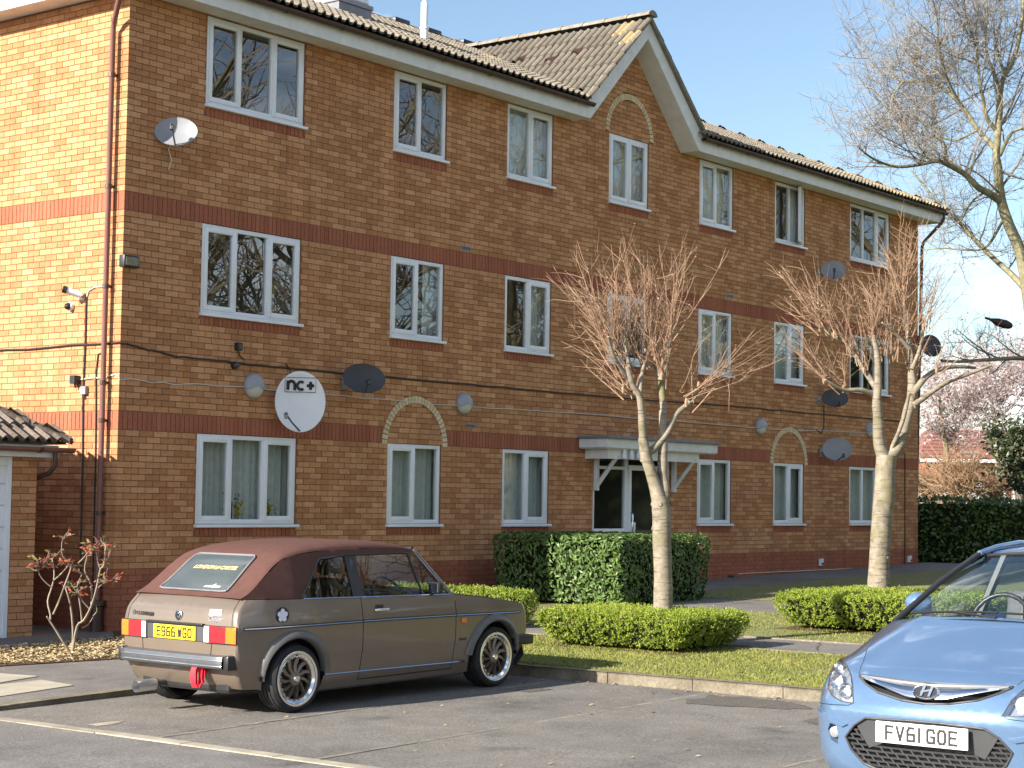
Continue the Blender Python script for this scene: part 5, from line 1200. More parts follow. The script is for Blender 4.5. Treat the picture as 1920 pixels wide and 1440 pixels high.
    for sd in (-1, 1):
        fe = [F(sd*Wd, q) for q in [1.62*i/40 for i in range(41)]]
        out = [(p.x, p.z) for p in fe]+[(1.6,.985),(2.6,1.01),(3.6,1.03),(4.12,1.05),(4.22,.80),(4.23,.5),(4.12,.25),(3.9,.2),(1.5,.17),(.6,.2)]
        arcs = [circ(HX0, HZ, .36, 48), circ(HX1, HZ, .36, 48)]
        etab = sorted((p.z, p.x, abs(p.y)) for p in fe)
        def SD(x, z):
            ye = interp([(e[0], e[2]) for e in etab], z); xe = interp([(e[0], e[1]) for e in etab], z)
            yb = .885-.05*max(0, (z-.55)/.45)**2-.05*max(0, (.45-z)/.3); t = min(1, max(0, (x-xe)/.45)); b = lerp(ye, yb, t*t*(3-2*t))
            if x > 3.7: b -= .14*((x-3.7)/.5)**2
            return Vector((x, sd*b, z))
        vo2, rg2 = cdt([out, *arcs], .08, lambda c: 0 if inpoly(c, out) and not any(inpoly(c, a) for a in arcs) else None, [[(1.35,.22),(1.35,.98)], [(2.45,.22),(2.45,1.0)]])
        mb = MB(); add_tris(mb, vo2, rg2[0], SD); sp = mb.build('side_panel', pm, car, smooth=180, recalc=True)
        for x in (1.35, 2.45, 3.3): mb = MB(); on_tube(mb, SD, [(x, .24), (x, .97)], .004, .0, 1, 5); mb.build('door_gap', MT['satin'], sp)
        for x in (2.2, 3.1): mb = MB(); c = SD(x, .86); mb.bbox(c.x-.09, c.x+.09, c.y-.02, c.y+.02, .845, .875, .012); mb.build('door_handle', pm, sp, smooth=50)
        # glasshouse side
        ysd = lambda z: .755-.38*max(0, z-1.0)
        gfn = lambda u, v: Vector((u, sd*(ysd(v)), v)); roofz = lambda x: sinterp([(1.95,1.395),(2.4,1.455),(3.0,1.44),(3.8,1.36)], x)
        mb = MB(); patch(mb, gfn, [(1.32,1.02),(2.08,1.39),(2.55,1.43),(3.0,1.42),(3.75,1.33),(3.9,1.05),(3.0,1.02)], .3, 0); mb.build('side_window', MT['screen'], car)
        mb = MB(); mb.tube([(2.06, sd*.588, 1.43), (2.3, sd*.58, 1.462), (2.65, sd*.572, 1.483), (3.2, sd*.585, 1.462), (3.85, sd*.63, 1.34), (4.15, sd*.72, 1.05)], [.018, .022, .026, .03, .04, .06], 8); mb.build('roof_rail', pm, car, smooth=60)
        mb = MB(); mb.tube([(1.10, sd*.70, 1.035), (1.60, sd*.655, 1.25), (2.08, sd*.59, 1.432), (2.4, sd*.575, 1.465)], [.020, .020, .018, .012], 7); mb.build('pillar_seal', MT['satin'], car, smooth=60)
        mb = MB(); mb.tube([(2.43, sd*ysd(1.0), 1.0), (2.5, sd*(ysd(1.43)), 1.43)], .03, 6); mb.build('centre_pillar', MT['satin'], car)
        # door mirror
        c = Vector((1.56, sd*.765, 1.128)); mb = MB()
        bm_ = bmesh.new(); bmesh.ops.create_uvsphere(bm_, u_segments=20, v_segments=12, radius=1)
        for v in bm_.verts:
            x_, y_, z_ = v.co; v.co = Vector((c.x+(x_*.06 if x_ < 0 else x_*.03), c.y+y_*.09, c.z+z_*.065))
        mb.bm(bm_); mr = mb.build('door_mirror', pm, car, smooth=180)
        mb = MB(); mb.bbox(c.x+.026, c.x+.034, c.y-.07, c.y+.07, c.z-.046, c.z+.046, .003); mb.build('mirror_glass', MT['chrome'], mr)
        mb = MB(); mb.tube([c+Vector((.0, -sd*.07, -.03)), Vector((1.50, sd*.69, 1.06))], .025, 6); mb.build('mirror_foot', MT['satin'], mr)
    # windscreen: from the bonnet foot to the roof edge
    foot = lambda y: 1.03+.10*(y/.75)**2+.02; 
    rows = []
    for i in range(9):
        t = i/8; row = []
        for j in range(17):
            u = -1+2*j/16; y = u*lerp(.70, .58, t); x0 = foot(u*.75); x1 = 2.06+.08*u*u; row.append((lerp(x0, x1, t)-.02*math.sin(math.pi*t), y, lerp(1.092-.055*abs(u)**2.2, 1.442-.03*u*u, t)+.02*math.sin(math.pi*t)))
        rows.append(row)
    mb = MB(); mb.grid(rows); mb.build('windscreen', MT['screen'], car, smooth=180)
    mb = MB(); rr = [[(rows[-1][j][0]+.01, rows[-1][j][1], rows[-1][j][2]) for j in range(17)]]
    for x, z, wv in ((2.25, 1.470, .58), (2.5, 1.488, .575), (2.9, 1.482, .58), (3.4, 1.44, .61), (3.85, 1.365, .63)): rr.append([(x, (-1+2*j/16)*wv, z-.03*abs(-1+2*j/16)**3) for j in range(17)])
    mb.grid(rr); mb.build('roof', pm, car, smooth=60, recalc=True)
    mb = MB(); mb.tube([Vector(p)+Vector((-.008, 0, .004)) for p in rows[-1]], .009, 6); mb.build('screen_seal', MT['satin'], car, smooth=60)
    mb = MB(); mb.grid([[(3.87, y, 1.35), (4.14, y*1.06, 1.06)] for y in (-.62, 0, .62)]); mb.build('rear_window', MT['screen'], car)
    mb = MB(); mb.grid([[(4.14, y, 1.07), (4.22, y*1.02, .8), (4.23, y*1.02, .5), (4.12, y, .25)] for y in (-.74, -.4, 0, .4, .74)]); mb.build('tailgate', pm, car, smooth=60)
    # scuttle and wipers
    mb = MB(); mb.grid([[(foot(u*.75)-.10, u*.70, 1.084-.055*abs(u)**2.2), (foot(u*.75)+.04, u*.70, 1.09-.055*abs(u)**2.2)] for u in [-1+2*j/16 for j in range(17)]]); mb.build('scuttle_panel', MT['satin'], car)
    for y0, y1 in ((.62, .05), (.02, -.56)):
        pts = [(foot(lerp(y0, y1, t))+.0+.03, lerp(y0, y1, t), 1.108-.05*abs(lerp(y0, y1, t)/.75)**2.2+.012) for t in (0, .25, .5, .75, 1)]
        mb = MB(); mb.tube(pts, .007, 5); mb.tube([pts[2], (foot(y1)-.04, y1-.02, 1.095-.04*abs(y1/.75)**2)], .008, 5); mb.build('wiper', MT['satin'], car)
    # cabin
    mb = MB(); mb.bbox(1.25, 1.70, -.66, .66, .82, 1.035, .05); mb.build('dashboard', MT['trimgrey'], car, smooth=50)
    mb = MB(); mb.bbox(.5, 4.0, -.55, .55, .2, .45, .03); mb.box(.75, 4.05, -.70, .70, .45, .50); mb.box(.62, .66, -.6, .6, .3, .75); mb.build('floor_pan', MT['satin'], car)
    for y in (-.36, .36):
        mb = MB(); mb.bbox(2.0, 2.5, y-.25, y+.25, .5, .66, .05); mb.M = Matrix.Translation((2.45, y, .6)) @ Matrix.Rotation(R(14), 4, 'Y'); mb.bbox(-.07, .07, -.25, .25, 0, .6, .06); mb.bbox(-.05, .05, -.13, .13, .63, .80, .04); mb.M = None; mb.build('seat', MT['seatgrey'], car, smooth=50)
    mb = MB(); c = Vector((1.80, .34, 1.02)); Rm = Matrix.Rotation(R(25), 4, 'Y'); mb.tube([c+Rm @ Vector((0, .185*math.cos(a), .185*math.sin(a))) for a in [2*math.pi*i/24 for i in range(25)]], .015, 8); mb.tube([c+Rm @ Vector((0, -.17, 0)), c+Rm @ Vector((0, .17, 0))], .018, 6); mb.tube([c, c+Vector((-.2, 0, -.1))], .035, 8); mb.build('steering_wheel', MT['satin'], car, smooth=60)
    mb = MB(); mb.bbox(1.78, 1.82, -.12, .12, 1.28, 1.34, .015); mb.build('rear_view_mirror', MT['satin'], car, smooth=50)
    for x in (HX0, HX1):
        for sd in (-1, 1):
            wheel(car, (x, sd*.77, .31), .31, .20, .215, MT['grey'], sd, spokes=9)
            mb = MB(); mb.poly([(x+.37*math.cos(R(-30+240*i/20)), sd*.56, HZ+.37*math.sin(R(-30+240*i/20))) for i in range(21)]); mb.grid([[(x+.36*math.cos(R(-30+240*i/20)), sd*yy, HZ+.36*math.sin(R(-30+240*i/20))) for yy in (.56, .84)] for i in range(21)]); mb.build('wheel_well', MT['satin'], car)
    return car
blue_car()
# ================================================================== planting
def leaf_mat(name, stops, rough=.5, trans=.3, spec=.4):
    t = NT(name); c = t.ramp(t.attr('tone'), stops); t.color(c); t.b.inputs['Roughness'].default_value = rough; t.b.inputs['Specular IOR Level'].default_value = spec
    tr = t.new('BsdfTranslucent'); t.l.new(c, tr.inputs[0]); ad = t.new('MixShader'); ad.inputs[0].default_value = trans
    t.l.new(t.b.outputs[0], ad.inputs[1]); t.l.new(tr.outputs[0], ad.inputs[2]); t.l.new(ad.outputs[0], t.out.inputs[0]); return t.m
MT['yew'] = leaf_mat('low_hedge_leaf', [(0, (.08,.115,.014)), (.5, (.215,.29,.03)), (.85, (.33,.39,.05)), (1, (.34,.28,.09))], .5, .22)
MT['laurel'] = leaf_mat('laurel_leaf', [(0, (.03,.058,.015)), (.6, (.085,.15,.034)), (1, (.19,.26,.07))], .42, .10, .5)
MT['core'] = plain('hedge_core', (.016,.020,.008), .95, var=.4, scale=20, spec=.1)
def bark(name, c0, c1, band=0.):
    t = NT(name); n = t.noise(9, 6, .7); c = t.ramp(n, [(.3, c0), (.7, c1)])
    if band:
        sm = t.new('Mapping'); sm.inputs['Scale'].default_value = (5, 5, 55); t.l.new(t.obj(), sm.inputs[0]); ln = t.noise(1., 4, .55, sm.outputs[0])
        c = t.mix(t.rng(ln, .56, .66, 0, band), c, tuple(q*.42 for q in c0))
        g = t.noise(3.2, 4); c = t.mix(t.rng(g, .50, .68, 0, .75), c, (.145,.135,.05)); d2 = t.noise(5.5, 5, .7); c = t.mix(t.rng(d2, .58, .72, 0, .7), c, (.055,.045,.035))
    t.color(c); t.b.inputs['Roughness'].default_value = .8; t.bump(n, .01, .5); return t.m
MT['cherry'] = bark('cherry_bark', (.14,.115,.085), (.32,.27,.205), .8)
MT['twig'] = bark('red_twig', (.20,.112,.068), (.35,.235,.155))
MT['willow'] = bark('pale_bark', (.14,.125,.072), (.30,.27,.165), .3)
MT['willow_twig'] = bark('pale_twig', (.14,.12,.10), (.26,.23,.195))
def hedge(name, box, h, n, ll, lw, mat, label, cat, seed, sprig=0, round_=.16, under=.12):
    x0, x1, y0, y1 = box; rng = random.Random(seed); cx, cy = (x0+x1)/2, (y0+y1)/2; zb = G(cx)+LZ-.02; hx, hy = (x1-x0)/2, (y1-y0)/2
    root = empty(name, (cx, cy, zb)); tag(root, label, cat)
    def surf(f, a, b):
        """point and normal on the rounded block; f face id, a b in -1..1"""
        if f == 't': p = Vector((a, b, 1)); 
        elif f == 'x-': p = Vector((-1, a, b))
        elif f == 'x+': p = Vector((1, a, b))
        elif f == 'y-': p = Vector((a, -1, b))
        else: p = Vector((a, 1, b))
        hv = Vector((hx, hy, h/2)); q = Vector((p.x*hx, p.y*hy, p.z*h/2)); inn = Vector([max(-(hv[i]-round_), min(hv[i]-round_, q[i])) for i in range(3)])
        d = q-inn; nrm = d.normalized() if d.length > 1e-6 else Vector((0, 0, 1)); q = inn+nrm*round_
        z = q.z+h/2; s = 1-under*(1-min(1, z/h*1.6))
        dis = .018*noise.noise(Vector((q.x*2.2+seed, q.y*2.2, z*2.2)))+.010*noise.noise(Vector((q.x*6, q.y*6+seed, z*6)))
        q = q+nrm*dis; return Vector((q.x*s, q.y*s, z)), nrm
    A = {'t': hx*hy*4, 'x-': hy*h*2, 'x+': hy*h*2, 'y-': hx*h*2, 'y+': hx*h*2}; tot = sum(A.values()); ks = list(A)
    # dark inner mass
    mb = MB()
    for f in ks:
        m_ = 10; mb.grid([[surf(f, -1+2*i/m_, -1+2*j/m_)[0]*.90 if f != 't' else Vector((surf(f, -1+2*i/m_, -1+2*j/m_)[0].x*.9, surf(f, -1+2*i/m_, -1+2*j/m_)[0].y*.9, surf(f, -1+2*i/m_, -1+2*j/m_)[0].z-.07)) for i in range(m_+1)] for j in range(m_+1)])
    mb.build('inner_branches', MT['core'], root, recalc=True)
    mb = MB()
    def leaf(p, d, nrm, L, w):
        s = d.cross(nrm)
        if s.length < 1e-4: return
        s.normalize(); up_ = s.cross(d)*.18*L; mb.F([mb.V(p), mb.V(p+d*L*.45+s*w+up_), mb.V(p+d*L), mb.V(p+d*L*.45-s*w+up_)])
    for i in range(n):
        r = rng.random()*tot
        for f in ks:
            r -= A[f]
            if r <= 0: break
        p, nrm = surf(f, rng.uniform(-1, 1), rng.uniform(-1, 1)); clump = .5+.5*noise.noise(Vector((p.x*7+seed, p.y*7, p.z*7)))
        p = p-nrm*(rng.random()**2*.05+.035*(1-clump))
        if sprig:
            ax = (nrm*rng.uniform(.3, .8)+Vector((rng.gauss(0, .4), rng.gauss(0, .4), abs(rng.gauss(.45, .4))))).normalized(); L = rng.uniform(.02, .055)
            t0 = min(1, max(.02, rng.gauss(.52, .16)+.15*(clump-.5)+(.25 if rng.random() < .02 else 0)))
            for k in range(sprig):
                mb.tone = min(1, max(.02, t0+rng.gauss(0, .08)+.12*k/sprig)); b = p+ax*L*(k/sprig); d = (ax*rng.uniform(.3, .9)+Vector((rng.gauss(0, 1), rng.gauss(0, 1), rng.gauss(0, 1))).normalized()*.8).normalized()
                leaf(b, d, nrm+Vector((rng.gauss(0, .5), rng.gauss(0, .5), rng.gauss(0, .5))), rng.uniform(.7, 1.2)*ll, lw)
        else:
            tg = Vector((rng.gauss(0, 1), rng.gauss(0, 1), rng.gauss(-.2, 1))); tg = (tg-nrm*tg.dot(nrm)).normalized(); d = (tg+nrm*rng.uniform(.0, .35)).normalized(); mb.tone = min(1, max(.02, rng.gauss(.5, .2)+.2*(clump-.5)))
            leaf(p, d, (nrm+Vector((rng.gauss(0, .22), rng.gauss(0, .22), rng.gauss(0, .22)))), rng.uniform(.65, 1.2)*ll, lw*rng.uniform(.8, 1.2))
    tag(mb.build('foliage', mat, root), kind='stuff'); return root
hedge('low_hedge', (1.2, 2.62, -7.15, -5.25), .40, 6200, .029, .006, MT['yew'], 'clipped bright green low hedge around the tree nearer the brown car', 'hedge', 1, 6, under=.2)
hedge('low_hedge', (4.7, 6.95, -8.35, -6.1), .44, 7600, .029, .006, MT['yew'], 'clipped bright green low hedge around the tree behind the blue car', 'hedge', 2, 6, under=.16)
hedge('low_hedge', (2.68, 3.18, -3.95, -1.75), .46, 2400, .029, .006, MT['yew'], 'bright green low hedge showing above the brown car bonnet', 'hedge', 3, 6)
hedge('laurel_hedge', (6.35, 8.75, -2.85, -.6), .98, 9500, .085, .017, MT['laurel'], 'tall square dark green laurel hedge before the entrance door', 'hedge', 4, 0, .14, .05)
mb = MB(); rng = random.Random(31)
for (x0, x1, y0, y1) in ((1.2, 2.62, -7.15, -5.25), (4.7, 6.95, -8.35, -6.1)):                       # bare soil and litter under the low hedges
    mb.poly([(lerp((x0+x1)/2, x, s), lerp((y0+y1)/2, y, s), G(x)+LZ+.004) for x, y, s in ((x0, y0, .98), (x1, y0, .95), (x1, y1, .98), (x0, y1, .96))])
tag(mb.build('hedge_soil', MT['soil']), kind='structure')

def branch(mb, p, d, L, r, rng, n=5, wob=.12, lift=0., tip=.35, sides=5):
    pts = [Vector(p)]; rad = [r]; d = Vector(d).normalized()
    for i in range(n):
        d = (d+Vector((rng.gauss(0, wob), rng.gauss(0, wob), rng.gauss(0, wob)+lift))).normalized(); pts.append(pts[-1]+d*L/n); rad.append(lerp(r, r*tip, (i+1)/n))
    mb.tube(pts, rad, sides, cap=False); return pts, rad, d
def pix_path(pts, base, D, off=None):
    out = []
    for k, (a, b) in enumerate(pts): out.append(atd(a, b, D+(off[k] if off else 0))-base)
    return out
def smooth_path(P, n=4):
    """catmull-rom"""
    out = []
    for i in range(len(P)-1):
        p0, p1, p2, p3 = P[max(0, i-1)], P[i], P[i+1], P[min(len(P)-1, i+2)]
        for j in range(n):
            t = j/n; out.append(.5*((2*p1)+(p2-p0)*t+(2*p0-5*p1+4*p2-p3)*t*t+(3*p1-p0-3*p2+p3)*t**3))
    return out+[P[-1]]
def cherry(base, D, trunk, limbs, knots, seed, label, cen, nshoot, wide=1., lo=.45, hi=1.15):
    rng = random.Random(seed); root = empty('pollarded_tree', base); tag(root, label, 'tree', 'pollarded street trees on the lawn')
    mb = MB(); P = smooth_path(pix_path([(a, b) for a, b, r in trunk], base, D)); Rr = []
    for i in range(len(P)): t = i/(len(P)-1)*(len(trunk)-1); k = min(int(t), len(trunk)-2); Rr.append(lerp(trunk[k][2], trunk[k+1][2], t-k)*(1+.05*noise.noise(Vector((i*.35, seed, 0)))))
    P = [P[0]-Vector((0, 0, P[0].z))]+P if P[0].z > 0 else P; Rr = [Rr[0]*1.1]*(len(P)-len(Rr))+Rr
    mb.tube(P, Rr, 14)
    for i in range(5):                                      # old pruning scars
        k = rng.randrange(2, max(3, len(P)-4)); a = rng.uniform(0, 6.28); q = P[k]+Vector((math.cos(a), math.sin(a), 0))*Rr[k]*.9; mb.tube([q-Vector((math.cos(a), math.sin(a), 0))*.02, q+Vector((math.cos(a), math.sin(a), .1))*.016], [.034, .022], 8)
    mb.build('trunk', MT['cherry'], root, smooth=60)
    for lm, r0, r1, off in limbs:
        mb = MB(); n = len(lm); Q = smooth_path(pix_path(lm, base, D, [off*k/(n-1) for k in range(n)])); mb.tube(Q, [lerp(r0, r1, i/(len(Q)-1))*(1+.10*noise.noise(Vector((i*.5, r0*90, 1)))) for i in range(len(Q))], 9); mb.build('limb', MT['cherry'], root, smooth=60)
    tw = MB(); bud = MB(); C0 = atd(*cen, D)-base
    for (a, b, w_) in knots:
        K = atd(a, b, D+rng.uniform(-.14, .14))-base
        tw.tube([K+Vector((0, 0, -.05)), K, K+Vector((0, 0, .05))], [.012, .022, .012], 6)
        for s in range(int(nshoot*w_)):
            o = (K-C0); o.z *= .8; d = (o.normalized()*1.0+Vector((rng.gauss(0, .42)*wide, rng.gauss(0, .42)*wide, abs(rng.gauss(.42, .35))))).normalized()
            L = rng.uniform(lo, hi)*(1-.25*(d.z < .2)); pts, rad, dd = branch(tw, K+Vector((rng.gauss(0, .04), rng.gauss(0, .04), rng.gauss(0, .05))), d, L, rng.uniform(.0042, .0085), rng, 6, .06, .015, .3, 4)
            for q in range(rng.randrange(4, 10)):
                k = rng.randrange(1, 6); e = (dd+Vector((rng.gauss(0, .7), rng.gauss(0, .7), rng.gauss(.1, .5)))).normalized(); p2, r2, d2 = branch(tw, pts[k], e, rng.uniform(.06, .40), .0030, rng, 3, .12, 0, .4, 3)
                if rng.random() < .5:
                    c = p2[-1]; bud.tone = rng.uniform(.1, 1); u = Vector((rng.gauss(0, 1), rng.gauss(0, 1), rng.gauss(0, 1))).normalized()*.011; v = Vector((rng.gauss(0, 1), rng.gauss(0, 1), rng.gauss(0, 1))).normalized()*.008; bud.poly([c-u, c-v, c+u, c+v])
    tag(tw.build('twigs', MT['twig'], root), kind='stuff'); tag(bud.build('buds', MT['bud'], root), kind='stuff'); return root
MT['bud'] = leaf_mat('bud', [(0, (.22,.05,.03)), (.8, (.36,.12,.07)), (1, (.7,.62,.6))], .6, .2)
c1 = lambda u, v: (1030+u/1.946, 400+v/1.946)
cherry(Vector((2.0, -6.35, G(2.)+LZ)), 19.46, [(*c1(415, 1480), .112), (*c1(415, 1330), .098), (*c1(410, 1180), .098), (*c1(408, 1080), .10), (*c1(393, 1020), .072), (*c1(372, 950), .062), (*c1(352, 885), .060), (*c1(342, 820), .052)],
    [([c1(342, 820), c1(338, 740), c1(330, 670), c1(305, 625), c1(285, 560)], .046, .026, -.2), ([c1(352, 880), c1(385, 855), c1(430, 800), c1(462, 735), c1(510, 690), c1(545, 635)], .044, .022, .3),
     ([c1(412, 1080), c1(420, 1010), c1(412, 940), c1(416, 820), c1(414, 700), c1(405, 610), c1(385, 545)], .066, .03, .25), ([c1(330, 670), c1(335, 600), c1(350, 520), c1(345, 440)], .03, .018, .2),
     ([c1(305, 625), c1(265, 570), c1(235, 520), c1(215, 450)], .028, .016, -.3), ([c1(405, 610), c1(430, 540), c1(440, 450)], .028, .016, .1), ([c1(290, 560), c1(280, 480), c1(268, 425)], .024, .014, 0.)],
    [(*c1(285, 560), 1.2), (*c1(232, 500), 1.3), (*c1(215, 445), 1.2), (*c1(268, 425), 1.2), (*c1(345, 440), 1.4), (*c1(385, 520), 1.3), (*c1(440, 450), 1.2), (*c1(350, 560), 1.), (*c1(410, 590), 1.), (*c1(545, 630), .9), (*c1(500, 690), .7), (*c1(310, 640), 1.0), (*c1(300, 500), 1.1), (*c1(270, 640), .7)],
    41, 'bare tree with upright brown shoots growing before the entrance canopy', c1(365, 760), 10)
c2 = lambda u, v: (1440+u/2.056, 420+v/2.056)
cherry(Vector((6.43, -6.61, G(6.43)+LZ)), 22.8, [(*c2(425, 1470), .155), (*c2(428, 1330), .128), (*c2(438, 1150), .122), (*c2(448, 1050), .132), (*c2(452, 960), .122), (*c2(458, 890), .13)],
    [([c2(450, 905), c2(430, 850), c2(425, 760), c2(420, 680), c2(425, 600), c2(420, 500), c2(405, 430)], .088, .026, -.2), ([c2(462, 900), c2(500, 860), c2(525, 780), c2(548, 690), c2(555, 620), c2(550, 520), c2(538, 400), c2(525, 300), c2(522, 235)], .088, .022, .2),
     ([c2(555, 660), c2(600, 600), c2(650, 565), c2(720, 550), c2(800, 555)], .045, .018, .5), ([c2(560, 700), c2(620, 655), c2(690, 610), c2(770, 580), c2(860, 545)], .042, .016, .3), ([c2(422, 670), c2(360, 640), c2(290, 640), c2(220, 600)], .04, .014, -.4),
     ([c2(420, 640), c2(370, 560), c2(310, 470), c2(250, 430), c2(200, 400)], .04, .014, .4), ([c2(555, 560), c2(585, 480), c2(600, 400)], .03, .015, .1), ([c2(545, 480), c2(490, 420), c2(440, 380)], .03, .014, -.2), ([c2(470, 880), c2(520, 760), c2(545, 650)], .03, .02, -.3)],
    [(*c2(215, 600), .8), (*c2(290, 635), .8), (*c2(200, 400), 1.2), (*c2(255, 425), 1.1), (*c2(320, 480), 1.), (*c2(405, 430), 1.3), (*c2(440, 380), 1.2), (*c2(525, 300), 1.3), (*c2(522, 240), 1.2), (*c2(600, 400), 1.0), (*c2(540, 420), 1.2), (*c2(480, 520), 1.1), (*c2(370, 560), 1.), (*c2(560, 560), .9), (*c2(430, 520), 1.2), (*c2(650, 565), .4)],
    42, 'thick forked bare tree standing in the low hedge behind the blue car', c2(450, 800), 10.5, lo=.4, hi=1.0)
# leggy shrub on the chipping bed
def shrub():
    b = gnd(135, 1224, .035); rng = random.Random(8); D = (b-CAM_POS).dot(fw); root = empty('leggy_shrub', b); tag(root, 'leggy bare stemmed shrub with a few red leaves by the downpipe', 'shrub')
    s_ = lambda u, v: (60+u/5.76, 990+v/5.76)
    stems = [([(405,1340),(330,1220),(250,1090),(190,1000),(160,955)], .016), ([(190,1000),(200,940),(170,790),(215,640),(240,520),(232,400),(215,330)], .013), ([(230,930),(300,770),(360,600),(420,430),(395,370)], .011), ([(435,1330),(445,1150),(432,950),(405,780),(360,640)], .015),
             ([(440,1330),(490,1060),(560,1000),(640,850),(700,650),(740,450),(780,400),(795,200)], .016), ([(540,1020),(530,900),(500,700),(490,620),(540,500)], .010), ([(640,860),(640,620),(570,460),(600,280),(560,220)], .011), ([(620,870),(540,780),(505,680)], .009), ([(660,950),(700,900),(690,830)], .008),
             ([(740,450),(710,350),(690,200)], .009), ([(780,400),(830,330),(830,220)], .008), ([(240,560),(330,480),(400,380),(330,300),(325,150),(350,90)], .009), ([(215,640),(140,580),(80,500),(75,420)], .008), ([(540,1080),(610,1040),(660,960)], .008), ([(500,380),(560,320),(600,270)], .009), ([(232,400),(170,430),(110,390)], .008), ([(700,660),(770,600),(840,575)], .006)]
    mb = MB(); lf = MB(); tips = []
    for pts, r in stems:
        off = rng.uniform(-.2, .2); P = smooth_path([atd(*s_(u, v), D+off*k/len(pts))-b for k, (u, v) in enumerate(pts)], 3); mb.tube(P, [lerp(r, r*.55, i/(len(P)-1)) for i in range(len(P))], 6); tips.append(P[-1]); tips.append(P[len(P)*3//4])
    mb.build('stems', bark('shrub_bark', (.15,.12,.088), (.29,.245,.185)), root, smooth=60); tw = MB()
    for t in tips:
        if t.z < .55: continue
        for k in range(rng.randrange(2, 6)):
            p, r, d = branch(tw, t, (rng.gauss(0, .7), rng.gauss(0, .7), rng.uniform(.2, 1)), rng.uniform(.05, .16), .005, rng, 3, .3, .05, .5, 4)
            for q in range(rng.randrange(1, 6)):
                c = p[rng.randrange(1, len(p))]; e = Vector((rng.gauss(0, 1), rng.gauss(0, 1), rng.gauss(.2, .7))).normalized(); s = e.orthogonal().normalized(); L = rng.uniform(.04, .085); lf.tone = rng.random(); lf.poly([c, c+e*L*.5+s*.014, c+e*L, c+e*L*.5-s*.014])
    tag(tw.build('twigs', MT['willow_twig'], root), kind='stuff'); tag(lf.build('leaves', leaf_mat('red_leaf', [(0, (.10,.12,.03)), (.35, (.20,.15,.05)), (.5, (.30,.06,.03)), (1, (.42,.13,.07))], .5, .3), root), kind='stuff')
shrub()
